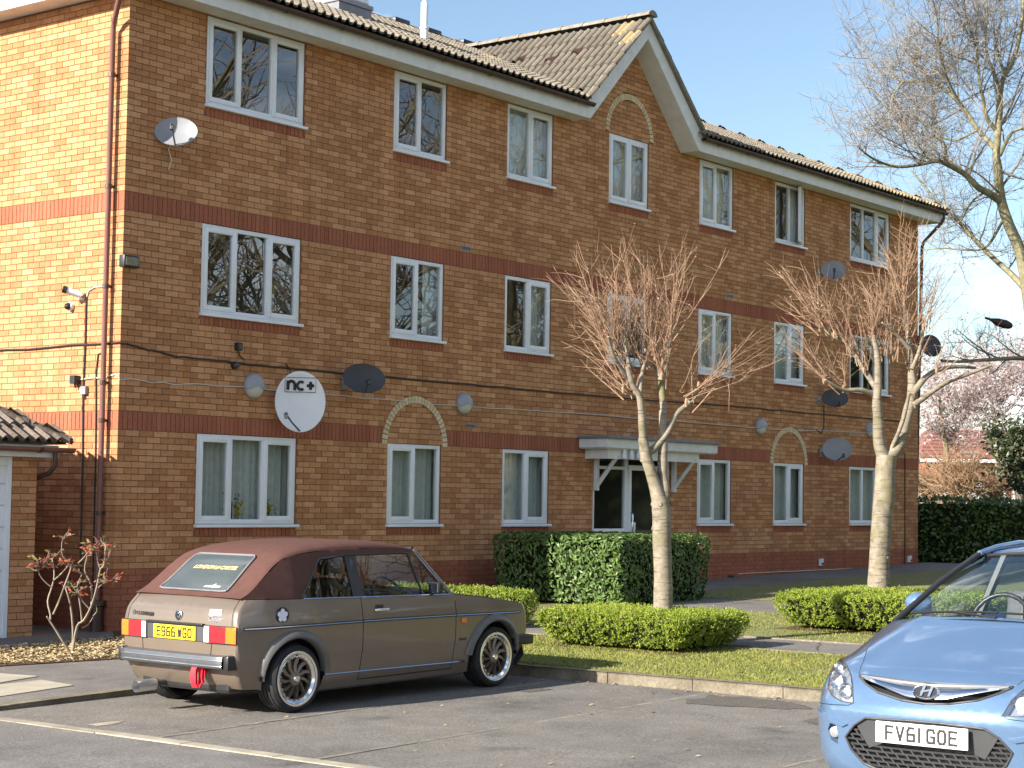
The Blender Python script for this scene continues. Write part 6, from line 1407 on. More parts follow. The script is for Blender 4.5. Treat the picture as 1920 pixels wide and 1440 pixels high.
# ================================================================== things fixed to the walls
MT['dish_grey'] = plain('dish_grey', (.23,.24,.26), .5, var=.06); MT['dish_dark'] = plain('dish_mesh_dark', (.045,.046,.052), .55, var=.1); MT['dish_white'] = plain('dish_white', (.70,.71,.72), .4, var=.05, scale=3)
MT['cable_w'] = plain('white_cable', (.55,.50,.44), .6, var=.1); MT['cable_b'] = plain('dark_cable', (.03,.02,.018), .6, var=.1)
def dish(px, py, wpx, hpx, off, mat, label, tilt=.25, turn=0., logo=False, lnb=(.0, -.8), wall=None):
    """dish whose centre projects to px, py and stands off metres before the facade"""
    c = aty(px, py, -off); D = (c-CAM_POS).dot(fw); rw, rh = wpx/2*D/FPX, hpx/2*D/FPX
    to = (CAM_POS-c); to.z = 0; to.normalize(); to = Matrix.Rotation(turn, 3, 'Z') @ to; n = (to+Vector((0, 0, tilt))).normalized(); xd = Vector((0, 0, 1)).cross(n).normalized(); yd = n.cross(xd)
    root = empty('satellite_dish', Vector((c.x, 0, c.z))); tag(root, label, 'satellite dish', 'satellite dishes on the facade'); o0 = root.location.copy()
    M_ = Matrix.Translation(-o0) @ frame_m(c, xd, yd); dp = max(rw, rh)*.16
    mb = MB(); mb.M = M_; rows = []
    for s in (0.02, .25, .5, .75, .93, 1.0): rows.append([(rw*s*math.cos(a), rh*s*math.sin(a), dp*(s*s-1)) for a in [2*math.pi*i/40 for i in range(40)]])
    rows.append([(rw*1.02*math.cos(a), rh*1.02*math.sin(a), -.004) for a in [2*math.pi*i/40 for i in range(40)]]); rows.append([(rw*1.0*math.cos(a), rh*1.0*math.sin(a), -.016) for a in [2*math.pi*i/40 for i in range(40)]])
    for s in (.75, .4, .02): rows.append([(rw*s*math.cos(a), rh*s*math.sin(a), dp*(s*s-1)-.012) for a in [2*math.pi*i/40 for i in range(40)]])
    mb.grid(rows, wrap=True); mb.poly(rows[0]); rf = mb.build('reflector', mat, root, smooth=50)
    mb = MB(); mb.M = Matrix.Translation(-o0); foot = Vector((c.x, -.01, c.z-rh*.3)); back = c-n*(dp+.02)-yd*rh*.25; mb.tube([foot, foot+Vector((0, -.06, 0)), back], .018, 7); mb.bbox(foot.x-.06, foot.x+.06, -.012, -.002, foot.z-.08, foot.z+.08, .003); mb.build('bracket', MT['grey'], root, smooth=50)
    a = c-yd*rh*.98-n*.01; h = c+xd*rw*lnb[0]+yd*rh*lnb[1]+n*max(rw, rh)*.75
    mb = MB(); mb.M = Matrix.Translation(-o0); mb.tube([a, lerp(a, h, .6)-yd*.015, h], .011, 6); mb.build('arm', MT['trimgrey'], root, smooth=50)
    mb = MB(); mb.M = Matrix.Translation(-o0) @ frame_m(h, xd, yd); mb.lathe([(.012, .03), (.022, .028), (.028, -.02), (.030, -.035), (0, -.036)], 12, (0, 0, 0), 'z'); mb.bbox(-.022, .022, -.06, -.01, -.02, .03, .006); mb.build('receiver', MT['trimgrey'] if not logo else MT['grey'], root, smooth=40)
    if logo:
        f = lambda u, v: Vector((rw*u, rh*v, dp*(u*u+v*v-1)))
        L = MB(); 
        def seg(pts, r): L.tube([M_ @ (f(*p)+Vector((0, 0, .004))) for p in pts], r, 5)
        seg([(-.50,.40),(-.50,.70)], .021); arc = lambda cx, cy, r, a0, a1, k=9: [(cx+r*math.cos(R(lerp(a0, a1, i/k))), cy+r*.86*math.sin(R(lerp(a0, a1, i/k)))) for i in range(k+1)]
        seg(arc(-.365, .57, .135, 180, 0)+[(-.23, .40)], .021); seg(arc(.03, .55, .15, 50, 310, 12), .021); seg([(.27,.55),(.55,.55)], .021); seg([(.41,.42),(.41,.68)], .021)
        L.build('lettering', MT['ink'], rf); L = MB(); seg([(-.62,.33),(.62,.33),(.62,.80),(-.62,.80),(-.62,.33)], .004); L.build('logo_frame', MT['ink'], rf)
    return root
dish(330, 246, 80, 58, .20, MT['dish_grey'], 'small grey satellite dish high up near the left corner of the block', .30, R(-8), lnb=(-.08, -.15))
dish(563, 753, 93, 114, .36, MT['dish_white'], 'big white satellite dish with dark lettering above the ground floor window', .12, R(4), True, lnb=(-.62, -.55))
dish(683, 709, 83, 57, .36, MT['dish_dark'], 'dark mesh satellite dish right of the big white dish', .25, R(20), lnb=(-.1, -.5))
dish(1570, 842, 55, 44, .36, MT['dish_grey'], 'grey satellite dish beside the ground floor arch near the right end', .25, R(5), lnb=(.35, -.75))
dish(1566, 746, 50, 34, .36, MT['dish_dark'], 'small dark satellite dish above another dish behind the forked tree', .2, R(15), lnb=(.2, -.8))
dish(1563, 506, 46, 36, .34, MT['dish_grey'], 'grey satellite dish below the top floor, near the right end', .25, R(5), lnb=(.0, -.3))
dish(1746, 648, 42, 42, .30, MT['dish_dark'], 'dark satellite dish sticking out past the right end of the block', .2, R(30), lnb=(.0, -.8))
def bulkhead(px, py, r, label):
    c = aty(px, py, -.05); root = empty('bulkhead_light', (c.x, 0, c.z)); tag(root, label, 'wall light', 'round bulkhead lights on the facade')
    mb = MB(); mb.lathe([(0, -.105), (r*.5, -.10), (r*.82, -.082), (r*.97, -.055), (r, -.02), (r, -.002)], 32); lens = mb.build('lens', plain('opal_lens', (.50,.50,.42), .35, var=.06), root, smooth=50)
    mb = MB(); rows = []
    for s, y in ((r*.02, -.110), (r*.5, -.105), (r*.84, -.087), (r*1.0, -.058), (r*1.04, -.02), (r*1.04, -.003)): rows.append([(s*math.cos(a), y, s*math.sin(a)) for a in [R(-22+224*i/28) for i in range(29)]])
    mb.grid(rows); mb.build('eyelid_cover', plain('light_cover', (.30,.31,.34), .45, var=.05), root, smooth=50)
    mb = MB(); mb.lathe([(r*1.0, -.022), (r*1.06, -.018), (r*1.06, -.002)], 32); mb.build('rim', MT['dish_grey'], root, smooth=40); return root
bulkhead(479, 724, .155, 'round grey bulkhead wall light left of the big white dish'); bulkhead(873, 757, .152, 'round grey bulkhead wall light right of the left arch')
bulkhead(1429, 800, .148, 'round grey bulkhead wall light left of the right arch'); bulkhead(1634, 806, .148, 'round grey bulkhead wall light half hidden behind the forked tree')
# floodlight on the corner
p = aty(235, 491, -.02); fl = empty('floodlight', (p.x, 0, p.z)); tag(fl, 'black rectangular floodlight on the corner beside the downpipe', 'floodlight')
mb = MB(); mb.bbox(-.11, .13, -.13, -.03, -.075, .075, .015); mb.tube([(.0, -.03, -.02), (.0, -.001, -.05)], .02, 6); mb.build('housing', MT['black'], fl, smooth=40)
mb = MB(); mb.bbox(-.085, .105, -.136, -.1295, -.05, .05, .003); mb.build('lens', plain('flood_lens', (.20,.19,.13), .15, var=.2, scale=20), fl)
# little boxes and cameras on the front wall
def wallbox(px, py, w, h, d, label, cat='junction box', mat=None, lens=False):
    c = aty(px, py, -.03); o = empty('junction_box' if not lens else 'dome_camera', (c.x, 0, c.z)); tag(o, label, cat)
    mb = MB()
    if lens: mb.lathe([(w, -.002), (w, -.03), (w*.85, -.05), (w*.8, -.055)], 18); mb.build('base', mat or MT['black'], o, smooth=40); mb = MB(); mb.lathe([(w*.75, -.055), (w*.55, -.085), (0, -.10)], 18); mb.build('dome', MT['trimgrey'], o, smooth=60)
    else: mb.bbox(-w, w, -d, -.002, -h, h, .006); mb.build('case', mat or MT['black'], o); mb = MB(); mb.bbox(-w*.7, w*.7, -d-.004, -d+.004, -h*.6, h*.6, .002); mb.build('lid', MT['trimgrey'], o)
wallbox(447, 650, .042, .05, .07, 'small black box on the wall above the round light'); wallbox(441, 685, .05, .05, .05, 'small round dark camera on the wall above the round light', 'camera', None, True)
# camera group on the sunlit end wall
def endbox(px, py, name, label, cat, w, h, d, mat):
    c = atx(px, py, -.03); o = empty(name, (0, c.y, c.z)); tag(o, label, cat); mb = MB(); mb.bbox(-d, -.002, -w, w, -h, h, .006); mb.build('case', mat, o); mb = MB(); mb.tube([(-d*.5, 0, -h), (-d*.4, 0, -h-.05)], .012, 6); mb.build('gland', MT['cable_b'], o); return o
c = atx(152, 551, -.02); cc = empty('security_camera', (0, c.y, c.z)); tag(cc, 'white bullet security camera on the sunlit end wall', 'camera')
mb = MB(); a = Vector((-.05, -.04, -.02)); b = Vector((-.20, .05, .03)); mb.tube([a, b], .04, 12); mb.build('body', MT['dish_white'], cc, smooth=50); mb = MB(); mb.tube([b, b+(b-a).normalized()*.05], [.046, .044], 12); mb.build('hood', MT['black'], cc, smooth=50)
mb = MB(); mb.tube([(-.001, -.03, -.07), (-.07, -.03, -.06), (-.08, -.02, -.03)], .018, 6); mb.build('bracket', MT['dish_white'], cc, smooth=50)
c = atx(128, 577, -.05); dc = empty('dome_camera', (0, c.y, c.z)); tag(dc, 'small dark dome camera below the white bullet camera', 'camera')
mb = MB(); mb.lathe([(0, -.002), (.055, -.002), (.055, -.04), (.045, -.05)], 16, (0, 0, .02), 'x'); mb.build('base', MT['dish_white'], dc, smooth=50); mb = MB(); mb.lathe([(.042, -.05), (.035, -.085), (0, -.10)], 16, (0, 0, .015), 'x'); mb.build('dome', MT['black'], dc, smooth=60)
endbox(143, 712, 'motion_sensor', 'small dark motion sensor on the end wall above the grey box', 'sensor', .045, .05, .10, MT['black'])
endbox(157, 732, 'junction_box', 'small grey junction box joining cables on the end wall', 'junction box', .05, .05, .05, MT['grey'])
def cable(name, pts, r, mat, label):
    o0 = Vector(pts[0]); root = empty(name, o0); mb = MB(); mb.tube([Vector(p)-o0 for p in pts], r, 5); o = mb.build(name, mat, None, smooth=60); bpy.data.objects.remove(root); o.location = o0; tag(o, label, 'cable'); return o
def run_front(pix, off=-.012): return [aty(a, b, off) for a, b in pix]
def run_end(pix, off=-.012): return [atx(a, b, off) for a, b in pix]
rng = random.Random(77)
def sag(P, n, amp): 
    out = []
    for i in range(len(P)-1):
        for k in range(n): t = k/n; out.append(lerp(P[i], P[i+1], t)+Vector((0, 0, rng.gauss(0, amp))))
    return out+[P[-1]]
cable('phone_cable', sag([Vector((-.012, 6, 3.53)), Vector((-.012, .0, 3.545)), Vector((-.01, -.012, 3.545)), aty(330, 668, -.012), aty(540, 690, -.012), aty(760, 710, -.012), aty(1150, 745, -.012), aty(1400, 764, -.012), aty(1700, 791, -.012)], 14, .004), .013, MT['cable_b'], 'thick dark cable running along the wall above the ground floor')
cable('light_cable', sag([Vector((-.010, .9, 3.12)), Vector((-.010, 0, 3.16)), aty(224, 711, -.010), aty(458, 726, -.010), aty(640, 742, -.010), aty(873, 762, -.010), aty(1130, 778, -.010), aty(1429, 803, -.010), aty(1634, 812, -.010)], 12, .006), .008, MT['cable_w'], 'thin pale cable linking the round wall lights')
cable('drop_cable', run_end([(162, 556), (160, 640), (156, 735), (155, 860), (153, 950), (150, 1090), (148, 1185)]), .012, MT['cable_b'], 'dark vertical cable on the end wall below the bullet camera')
cable('drop_cable', run_end([(196, 660), (184, 664), (180, 700), (180, 760), (179, 860), (177, 960), (174, 1100), (172, 1190)]), .010, MT['cable_b'], 'dark vertical cable on the end wall nearest the downpipe')
cable('camera_cable', run_end([(163, 556), (166, 545), (178, 538), (196, 537)]), .009, MT['cable_w'], 'short pale cable looping from the bullet camera to the downpipe')
cable('dish_cable', [aty(322, 262, -.02), aty(316, 280, -.03), aty(322, 300, -.03), aty(316, 318, -.02)], .007, MT['cable_w'], 'pale loose cable hanging below the high grey dish')
cable('dish_cable', [aty(536, 682, -.02), aty(543, 692, -.02), aty(545, 705, -.08)], .008, MT['cable_b'], 'short dark cable from the wall cable to the big white dish')
cable('dish_cable', run_front([(1545, 760), (1545, 800), (1540, 812), (1530, 806)]), .009, MT['cable_b'], 'dark looped cable hanging below the small dark dish')
cable('box_cable', run_front([(447, 658), (450, 668), (458, 674)]), .008, MT['cable_b'], 'short dark cable below the small black box')

for px, py, lb in ((1540, 1054, 'small white flue vent low on the red plinth, left of the forked tree'), (1706, 1048, 'small white vent low on the red plinth by the right end')):
    c = aty(px, py, -.03); o = empty('wall_vent', (c.x, 0, c.z)); tag(o, lb, 'vent'); mb = MB(); mb.prism([(-.05, -.002, -.07), (.05, -.002, -.07), (.04, -.06, -.06), (-.04, -.06, -.06)], (0, .0, .13)); mb.build('hood', MT['dish_white'], o, recalc=True); mb = MB(); mb.bbox(-.035, .035, -.064, -.058, -.05, -.01, .002); mb.build('slot', MT['black'], o)
cable('plinth_cable', sag(run_front([(1385, 1076), (1480, 1071), (1600, 1066), (1660, 1063)]), 6, .003), .008, MT['cable_w'], 'thin pale cable along the red plinth behind the forked tree')
cable('corner_cable', run_front([(1697, 850), (1697, 930), (1697, 1000), (1696, 1078)]), .010, MT['cable_b'], 'thin dark vertical cable near the right end of the facade')
# ================================================================== things beyond the building
def twiggy(mb, tw, path, r0, r1, rng, spawn, L1, wob=.10, up_=.06, fine=6, sides=6, fine_L=.45):
    r0 *= .62; r1 *= .62
    n = len(path); mb.tube(path, [lerp(r0, r1, i/(n-1)) for i in range(n)], sides, cap=False)
    for s in range(spawn):
        k = rng.randrange(max(1, n//5), n); t = (path[k]-path[max(0, k-1)]).normalized(); f = k/n
        d = (t*.6+Vector((rng.gauss(0, .7), rng.gauss(0, .7), rng.gauss(.45, .5)))).normalized(); L = L1*rng.uniform(.5, 1.2)*(1-.3*f); rr = lerp(r0, r1, f)*.45
        p1, q1, d1 = branch(tw, path[k], d, L, min(.035, max(.010, rr)), rng, 6, wob, up_, .35, 4)
        for s2 in range(fine):
            k2 = rng.randrange(1, 7); e = (d1*.5+Vector((rng.gauss(0, .8), rng.gauss(0, .8), rng.gauss(.2, .6)))).normalized(); p2, q2, d2 = branch(tw, p1[k2], e, L*rng.uniform(.3, .65), .0075, rng, 4, wob*1.3, up_, .5, 3)
            for s3 in range(fine): 
                g = (d2*.5+Vector((rng.gauss(0, .8), rng.gauss(0, .8), rng.gauss(.2, .6)))).normalized(); branch(tw, p2[rng.randrange(1, 5)], g, fine_L*rng.uniform(.5, 1.4), .0048, rng, 3, wob*1.5, up_, .6, 3)
def big_tree():
    D = 44.; z5 = lambda u, v: (1500+u/2.88, v/2.88); rng = random.Random(51); b = atd(1955, 1020, D); b.z = G(b.x)
    root = empty('tall_bare_tree', b); tag(root, 'tall bare tree with pale branches against the sky at right', 'tree'); mb, tw = MB(), MB()
    def P(pts, off=0.): n = len(pts); return smooth_path([atd(*p, D+off*k/(n-1))-b for k, p in enumerate(pts)], 4)
    trunk = [(1955, 1020), (1950, 900), (1946, 760), (1935, 620)]+[z5(*q) for q in ((1200,1400),(1130,1220),(1090,1100),(1075,1000),(1068,900),(1060,830),(1075,640),(1080,500),(1100,420),(1160,300),(1200,100),(1215,-200))]
    twiggy(mb, tw, P(trunk), .30, .07, rng, 14, 2.2)
    limbs = [(((1090,1095),(1030,1050),(960,1010),(890,940),(800,890),(740,870),(640,890),(520,900),(400,860),(320,800)), .15, .03, -2., 26), (((800,890),(770,770),(720,700),(720,600),(725,520),(690,430),(650,360)), .08, .025, 1.5, 16), (((740,870),(640,790),(570,700),(540,600),(500,540)), .06, .02, 1., 16),
             (((1050,800),(960,700),(880,580),(800,500),(700,440),(560,440),(430,380),(330,260)), .12, .02, 2., 26), (((1060,700),(1010,640),(990,540),(970,440),(950,250),(900,100),(880,-50)), .10, .025, -1., 22), (((1215,1560),(1140,1480),(1050,1400),(940,1290),(860,1200),(790,1150),(700,1040),(600,920)), .13, .03, 3., 10),
             (((1080,840),(1140,720),(1200,690),(1300,600)), .08, .03, -1., 10), (((1070,1010),(960,1060),(900,1130),(870,1190),(800,1230),(690,1250)), .05, .02, 2., 10), (((880,580),(800,440),(750,250),(740,100),(700,-60)), .07, .02, -2., 22), (((1085,480),(1040,380),(1000,240),(1010,60),(1000,-80)), .08, .02, 1.5, 20),
             (((560,440),(500,520),(480,640),(420,740)), .04, .015, -1., 12), (((1110,410),(1060,250),(1090,80),(1080,-60)), .07, .02, 2., 16), (((1100,1180),(1010,1330),(900,1350),(780,1340),(660,1350)), .06, .02, 2., 10), (((960,700),(840,760),(760,740),(660,730),(560,730)), .05, .018, 1., 14)]
    for pts, r0, r1, off, sp in limbs: twiggy(mb, tw, P([z5(*q) for q in pts], off), r0, r1, rng, int(sp*.95), 2.1)
    # the long low limb reaching over the hedge
    twiggy(mb, tw, P([(1990, 680), (1920, 672), (1860, 674), (1800, 678), (1765, 676)], -3.), .11, .05, rng, 5, 1.2)
    mb.build('trunk', MT['willow'], root, smooth=60); tag(tw.build('twigs', MT['willow_twig'], root), kind='stuff')
big_tree()
# bare trees standing opposite, seen only mirrored in the window panes
def mirror_tree(seed):
    rng = random.Random(seed); mb, tw = MB(), MB()
    tp, tr, d = branch(mb, (0, 0, 0), (0, 0, 1), 7, .28, rng, 8, .05, .02, .4, 8)
    for k in range(26):
        i = rng.randrange(2, 9); a = rng.uniform(0, 6.28); dd = Vector((math.cos(a), math.sin(a), rng.uniform(.3, 1.2))).normalized(); p1, q1, d1 = branch(mb, tp[i], dd, rng.uniform(2.5, 4.5), .09, rng, 7, .12, .05, .3, 5)
        for s in range(7):
            e = (d1+Vector((rng.gauss(0, .8), rng.gauss(0, .8), rng.gauss(.2, .5)))).normalized(); p2, q2, d2 = branch(tw, p1[rng.randrange(2, 8)], e, rng.uniform(.8, 1.8), .026, rng, 4, .2, .05, .4, 3)
            for q in range(4): g = (d2+Vector((rng.gauss(0, .8), rng.gauss(0, .8), rng.gauss(.2, .5)))).normalized(); branch(tw, p2[rng.randrange(1, 5)], g, rng.uniform(.4, .9), .012, rng, 3, .25, .03, .5, 3)
    return mb.mesh('trunk', MT['willow'], 60), tw.mesh('twigs', MT['willow_twig'])
t1 = [mirror_tree(61), mirror_tree(62)]
spots = [(7, -27, 1.4), (11, -25, 1.5), (15.5, -27, 1.6), (20, -25, 1.5), (25, -28, 1.7), (30, -26, 1.6), (36, -30, 1.7), (42, -27, 1.8), (50, -31, 1.8), (24, -36, 1.9), (37, -40, 2.0), (60, -36, 2.0), (14, -35, 1.8), (66, -22, 1.9), (48, -20, 1.6), (56, -27, 1.8)]
for i, (x, y, s) in enumerate(spots):
    r = empty('opposite_tree', (x, y, G(x)), i*1.3); r.scale = (s, s, s); tag(r, 'bare tree out of frame across the road, seen mirrored in the window panes', 'tree', 'bare trees across the road')
    link('trunk', t1[i % 2][0], r); tag(link('twigs', t1[i % 2][1], r), kind='stuff')
long_later = True
# dark clipped hedge in the shade past the right end of the block
def long_hedge(name, p, q, w, h, n, mat, label, seed, ll=.08, lw=.02):
    p, q = Vector((*p, 0)), Vector((*q, 0)); d = (q-p); L = d.length; d.normalize(); s = Vector((-d.y, d.x, 0)); c = (p+q)/2; zb = G(c.x)-.03; root = empty(name, (c.x, c.y, zb)); tag(root, label, 'hedge'); rng = random.Random(seed); mb = MB()
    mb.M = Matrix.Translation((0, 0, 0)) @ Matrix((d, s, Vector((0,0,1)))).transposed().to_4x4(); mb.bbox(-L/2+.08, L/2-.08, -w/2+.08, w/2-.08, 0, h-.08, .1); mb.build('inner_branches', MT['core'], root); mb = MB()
    for i in range(n):
        f = rng.random(); a = rng.uniform(-L/2, L/2); zz = rng.uniform(0, h); yy = rng.uniform(-w/2, w/2)
        if f < .5: pt, nr = d*a-s*w/2+Vector((0,0,zz)), -s
        elif f < .7: pt, nr = d*a+s*yy+Vector((0,0,h)), Vector((0,0,1))
        else: pt, nr = (d*(L/2 if f < .85 else -L/2)+s*yy+Vector((0,0,zz))), (d if f < .85 else -d)
        pt = pt+nr*(.08*noise.noise(pt*1.6+Vector((seed, 0, 0)))-rng.random()*.05); e = (nr*.6+Vector((rng.gauss(0, .7), rng.gauss(0, .7), rng.gauss(.1, .7)))).normalized(); t = e.cross(nr+Vector((rng.gauss(0, .4), rng.gauss(0, .4), rng.gauss(0, .4))))
        if t.length < .01: continue
        t.normalize(); k = rng.uniform(.7, 1.3)*ll; mb.tone = min(1, max(.02, rng.gauss(.45, .2))); mb.poly([pt, pt+e*k*.5+t*lw, pt+e*k, pt+e*k*.5-t*lw])
    tag(mb.build('foliage', mat, root), kind='stuff')
long_hedge('boundary_hedge', (22.3, 7.2), (26.9, -1.9), 1.4, 1.42, 9000, MT['laurel'], 'long dark hedge in the shade past the right end of the block', 71, .12, .03)
long_hedge('reflection_hedge', (28.6, -61.7), (71, -6), 3.0, 7.5, 12000, leaf_mat('reflection_leaf', [(0, (.06,.055,.02)), (.6, (.20,.18,.08)), (1, (.42,.38,.22))], .6, .2), 'tall hedge added out of frame to fill the reflections in the ground floor panes', 72, .5, .14)  # unseen hedge added for the panes, turned sunward so its reflection is brighter
# fence of upright boards behind it
def fence():
    a, b = Vector((26.5, 1.5, 0)), Vector((34.5, -7.5, 0)); n = 62; root = empty('board_fence', (a.x, a.y, G(a.x))); tag(root, 'weathered upright board fence behind the dark hedge at right', 'fence'); d = (b-a)/n; L = d.length; mt = plain('fence_board', (.16,.135,.09), .9, var=.3, scale=6)
    me = []; ang = math.atan2(d.y, d.x)
    for h in (1.32, 1.36, 1.40): mb = MB(); mb.bbox(0, L*.88, -.012, .012, .05, h, .004); me.append(mb.mesh('board', mt))
    rng = random.Random(4)
    for i in range(n): o = link('board', me[rng.randrange(3)], root); o.location = d*i; o.rotation_euler = (0, 0, ang)
    mb = MB(); mb.M = Matrix.Rotation(ang, 4, 'Z')
    for z in (.4, 1.1): mb.bbox(0, L*n, .013, .06, z, z+.08, .005)
    mb.build('rail', mt, root)
fence()
# far house with red tiled roof
def house():
    D = 82.; c = atd(1722, 950, D); root = empty('red_roofed_house', (c.x, c.y, G(c.x))); tag(root, 'distant red brick house with red tiled roof beyond the bare bushes', 'house'); z0 = 0; d = (CR-Vector((0, 0, CR.z))).normalized(); bk = Vector((fw.x, fw.y, 0)).normalized()
    M_ = Matrix((d, bk, Vector((0,0,1)))).transposed().to_4x4(); Wd_, dep = 13., 7.; mb = MB(); mb.M = M_; e = 3.25; rg_ = 4.75
    wl_ = plain('far_red_brick', (.32,.13,.075), .9, var=.2, scale=3); mb.box(.25, Wd_, 0, dep, 0, e); w_ = mb.build('wall', wl_, root)
    rm_ = plain('red_roof_tile', (.20,.085,.068), .9, var=.25, scale=4); mb = MB(); mb.M = M_; rf = None
    mb.poly([(0, -.3, e), (Wd_+.3, -.3, e), (Wd_-1.5, dep/2, rg_), (1.15, dep/2, rg_)]); mb.poly([(0, -.3, e), (1.15, dep/2, rg_), (0, dep+.3, e)]); mb.poly([(Wd_+.3, -.3, e), (Wd_-1.5, dep/2, rg_), (Wd_+.3, dep+.3, e)]); mb.poly([(0, dep+.3, e), (Wd_+.3, dep+.3, e), (Wd_-1.5, dep/2, rg_), (1.15, dep/2, rg_)]); rf = mb.build('roof', rm_, root)
    for k in range(9):
        mb = MB(); mb.M = M_; t = (k+.5)/9; y = lerp(-.3, dep/2, t); z = lerp(e, rg_, t)+.02; mb.tube([(1.15*t, y, z), (lerp(Wd_+.3, Wd_-1.5, t), y, z)], .035, 4); mb.build('tile_course', rm_, rf)
    mb = MB(); mb.M = M_; mb.bbox(0, Wd_+.3, -.38, -.3, e-.12, e+.03, .01); mb.build('gutter', MT['white'], root)
    for x in (1.6, 4.2, 7.): 
        mb = MB(); mb.M = M_; fr(mb, x, x+1.2, 1.4, 2.6, .09, -.04, .02); wn_ = mb.build('window', MT['white'], root); mb = MB(); mb.M = M_; mb.box(x+.09, x+1.11, -.01, 0, 1.49, 2.51); mb.build('pane', MT['glass'], wn_)
house()
def puffy(name, px, py, D, rx, rz, n, mats, label, seed, trunk=True, size=.10, cat='tree', twn=40, zc=None):
    """tree: trunk, branches and a crown of small faces filling an ellipsoid unevenly"""
    c = atd(px, py, D); b = Vector((c.x, c.y, G(c.x))); root = empty(name, b); tag(root, label, cat); rng = random.Random(seed); h = c.z-b.z; mb, tw, lf = MB(), MB(), MB(); TPS = []
    if trunk: tp, tr, d = branch(mb, (0, 0, 0), (0, 0, 1), h, .13, rng, 6, .06, 0, .5, 7); mb.build('trunk', MT['willow'], root, smooth=60)
    for k in range(twn):
        a = rng.uniform(0, 6.28); d = Vector((math.cos(a), math.sin(a), rng.uniform(-.2, 1.2))).normalized(); p1, q1, d1 = branch(tw, (0, 0, h-rng.uniform(0, rz*.8)), d, rx*rng.uniform(.6, 1.05), .017, rng, 6, .15, .05, .25, 4)
        for s in range(5): e = (d1+Vector((rng.gauss(0, .9), rng.gauss(0, .9), rng.gauss(.2, .6)))).normalized(); p2, q2, d2 = branch(tw, p1[rng.randrange(2, 7)], e, rx*rng.uniform(.2, .5), .010, rng, 4, .2, .05, .4, 3); TPS += p2[1:]
        for s in range(6): e = Vector((rng.gauss(0, .9), rng.gauss(0, .9), rng.gauss(.3, .6))).normalized(); TPS += branch(tw, p1[rng.randrange(2, 7)], e, rx*rng.uniform(.15, .35), .008, rng, 3, .25, .05, .4, 3)[0][1:]
    tag(tw.build('twigs', mats[0], root), kind='stuff')
    if n:
        for i in range(n):
            q = TPS[rng.randrange(len(TPS))]; p = q+Vector((rng.gauss(0, 1), rng.gauss(0, 1), rng.gauss(0, 1)))*size*1.1; u = Vector((rng.gauss(0, 1), rng.gauss(0, 1), rng.gauss(0, 1))).normalized()*size*rng.uniform(.5, 1.2); v = Vector((rng.gauss(0, 1), rng.gauss(0, 1), rng.gauss(0, 1))).normalized()*size*.6; lf.tone = rng.uniform(.02, 1); lf.poly([p-u, p-v, p+u, p+v])
        tag(lf.build('crown', mats[1], root), kind='stuff')
MT['blossom'] = leaf_mat('blossom', [(0, (.30,.20,.19)), (.5, (.50,.38,.38)), (1, (.68,.58,.58))], .7, .4)
MT['conifer'] = leaf_mat('evergreen_leaf', [(0, (.012,.022,.008)), (.6, (.03,.05,.015)), (1, (.11,.12,.06))], .4, .2)
MT['brown_twig'] = bark('brown_twig', (.20,.12,.065), (.34,.22,.13)); MT['grey_twig'] = bark('grey_twig', (.22,.17,.15), (.42,.35,.32))
puffy('blossom_tree', 1790, 740, 60., 2.3, 2.4, 3600, (MT['grey_twig'], MT['blossom']), 'pale pink blossom tree behind the dark hedge, left of another', 81, size=.07, twn=70)
puffy('blossom_tree', 1880, 690, 64., 2.6, 2.8, 3600, (MT['grey_twig'], MT['blossom']), 'pale pink blossom tree at the right edge behind the evergreen', 82, size=.07, twn=70)
puffy('bare_bush', 1745, 895, 58., 1.15, 1.0, 0, (MT['brown_twig'],), 'brown bare bush close to the right end of the block', 83, size=.05, twn=110, cat='bush')
puffy('bare_bush', 1800, 890, 56., 1.3, 1.2, 0, (MT['brown_twig'],), 'brown bare bush before the far house and lamp post', 84, size=.05, twn=130, cat='bush')
puffy('bare_bush', 1855, 915, 57., 1.1, .9, 0, (MT['brown_twig'],), 'brown bare bush beside the dark evergreen', 85, size=.05, twn=60, cat='bush')
puffy('evergreen_tree', 1925, 830, 50., 1.25, 2.4, 6500, (MT['grey_twig'], MT['conifer']), 'dark glossy evergreen at the right edge above the fence', 86, size=.085, twn=24)
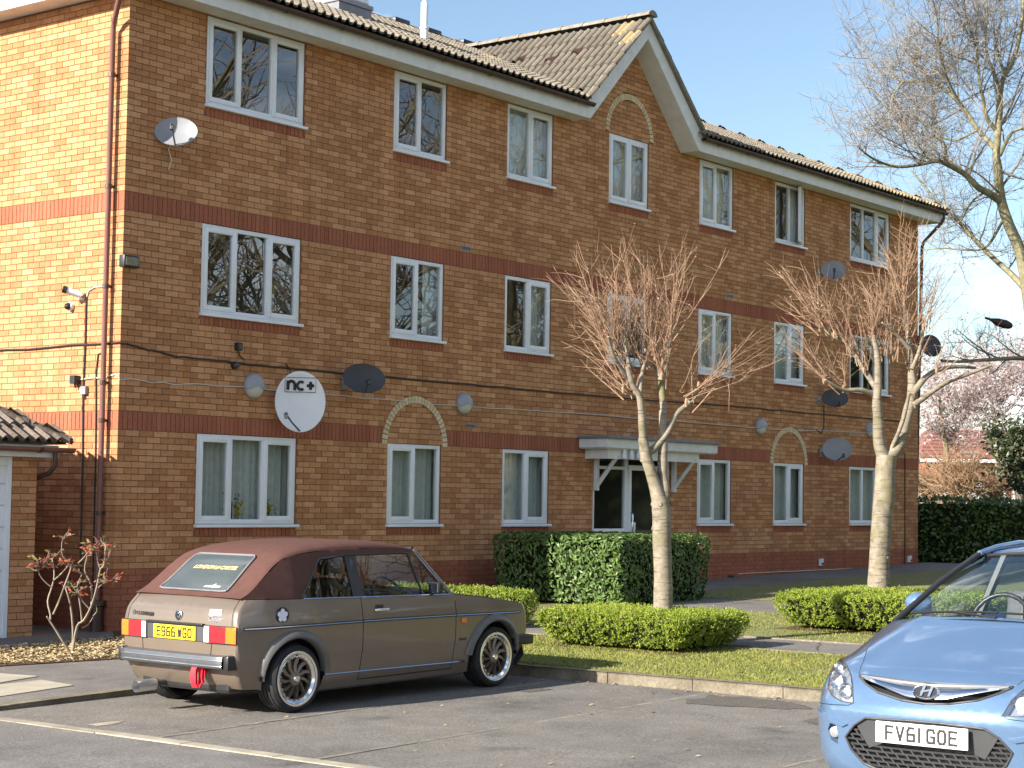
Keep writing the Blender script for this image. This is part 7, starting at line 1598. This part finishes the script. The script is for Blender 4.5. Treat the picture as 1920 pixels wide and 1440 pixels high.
# lamp post, van
p = atd(1827, 948, 72.); lp = empty('lamp_post', (p.x, p.y, G(p.x))); tag(lp, 'slim grey lamp post in front of the distant house', 'lamp post'); top = (947-845)/FPX*72+1.743-G(p.x)
mb = MB(); mb.tube([(0, 0, 0), (0, 0, 1), (0, 0, 1.01), (0, 0, top)], [.085, .08, .055, .045], 10); mb.build('post', MT['dish_grey'], lp, smooth=50); mb = MB(); mb.M = Matrix.Rotation(math.atan2(CR.y, CR.x), 4, 'Z'); mb.bbox(-.55, .2, -.08, .08, top-.02, top+.10, .03); mb.build('lantern', MT['grey'], lp)
def van(px, D, label, name='parked_van', hgt=1.95, L=4.4, mat=None):
    p = atd(px, 950, D); r = empty(name, (p.x, p.y, G(p.x)), math.atan2(CR.y, CR.x)); tag(r, label, 'van' if hgt > 1.7 else 'car'); m_ = mat or paint('van_white', (.75,.76,.77), metal=.0)
    mb = MB(); mb.prism([(-L/2, -.9, .3), (L/2, -.9, .3), (L/2, -.9, .95), (L/2-.75, -.9, 1.1), (L/2-1.35, -.9, hgt), (-L/2, -.9, hgt)], (0, 1.8, 0)); mb.build('body', m_, r, recalc=True)
    mb = MB(); mb.prism([(L/2-.95, -.905, 1.1), (L/2-1.4, -.905, hgt-.2), (L/2-2.1, -.905, hgt-.2), (L/2-2.1, -.905, 1.1)], (0, -.01, 0)); mb.build('side_window', MT['carglass'], r)
    for x in (-L/2+.8, L/2-.8):
        mb = MB(); mb.lathe([(.2, -.1), (.31, -.1), (.33, 0), (.31, .1), (.2, .1)], 20, (x, -.8, .33)); mb.build('wheel', MT['rubber'], r)
van(1818, 66., 'white parked van half hidden behind the dark hedge'); van(1750, 68., 'pale parked car behind the hedge next to the block', 'parked_car', 1.75, 3.9, paint('car_silver', (.55,.56,.58), metal=.3))
# bird on the low limb
bp = atd(1872, 604, 41.); bd = empty('perched_bird', bp); tag(bd, 'dark bird perched among the bare branches at the right', 'bird')
mb = MB(); mb.tube([Vector((0,0,0))+CR*(-.30)+CU*.10, CR*-.18+CU*.06, CR*-.02, CR*.16-CU*.05, CR*.26-CU*.08, CR*.30-CU*.09], [.025, .03, .09, .10, .075, .05], 10); mb.build('body', MT['cable_b'], bd, smooth=60)
mb = MB(); mb.tube([CR*.28-CU*.08, CR*.36-CU*.09], [.018, .004], 6); mb.build('beak', MT['grey'], bd)
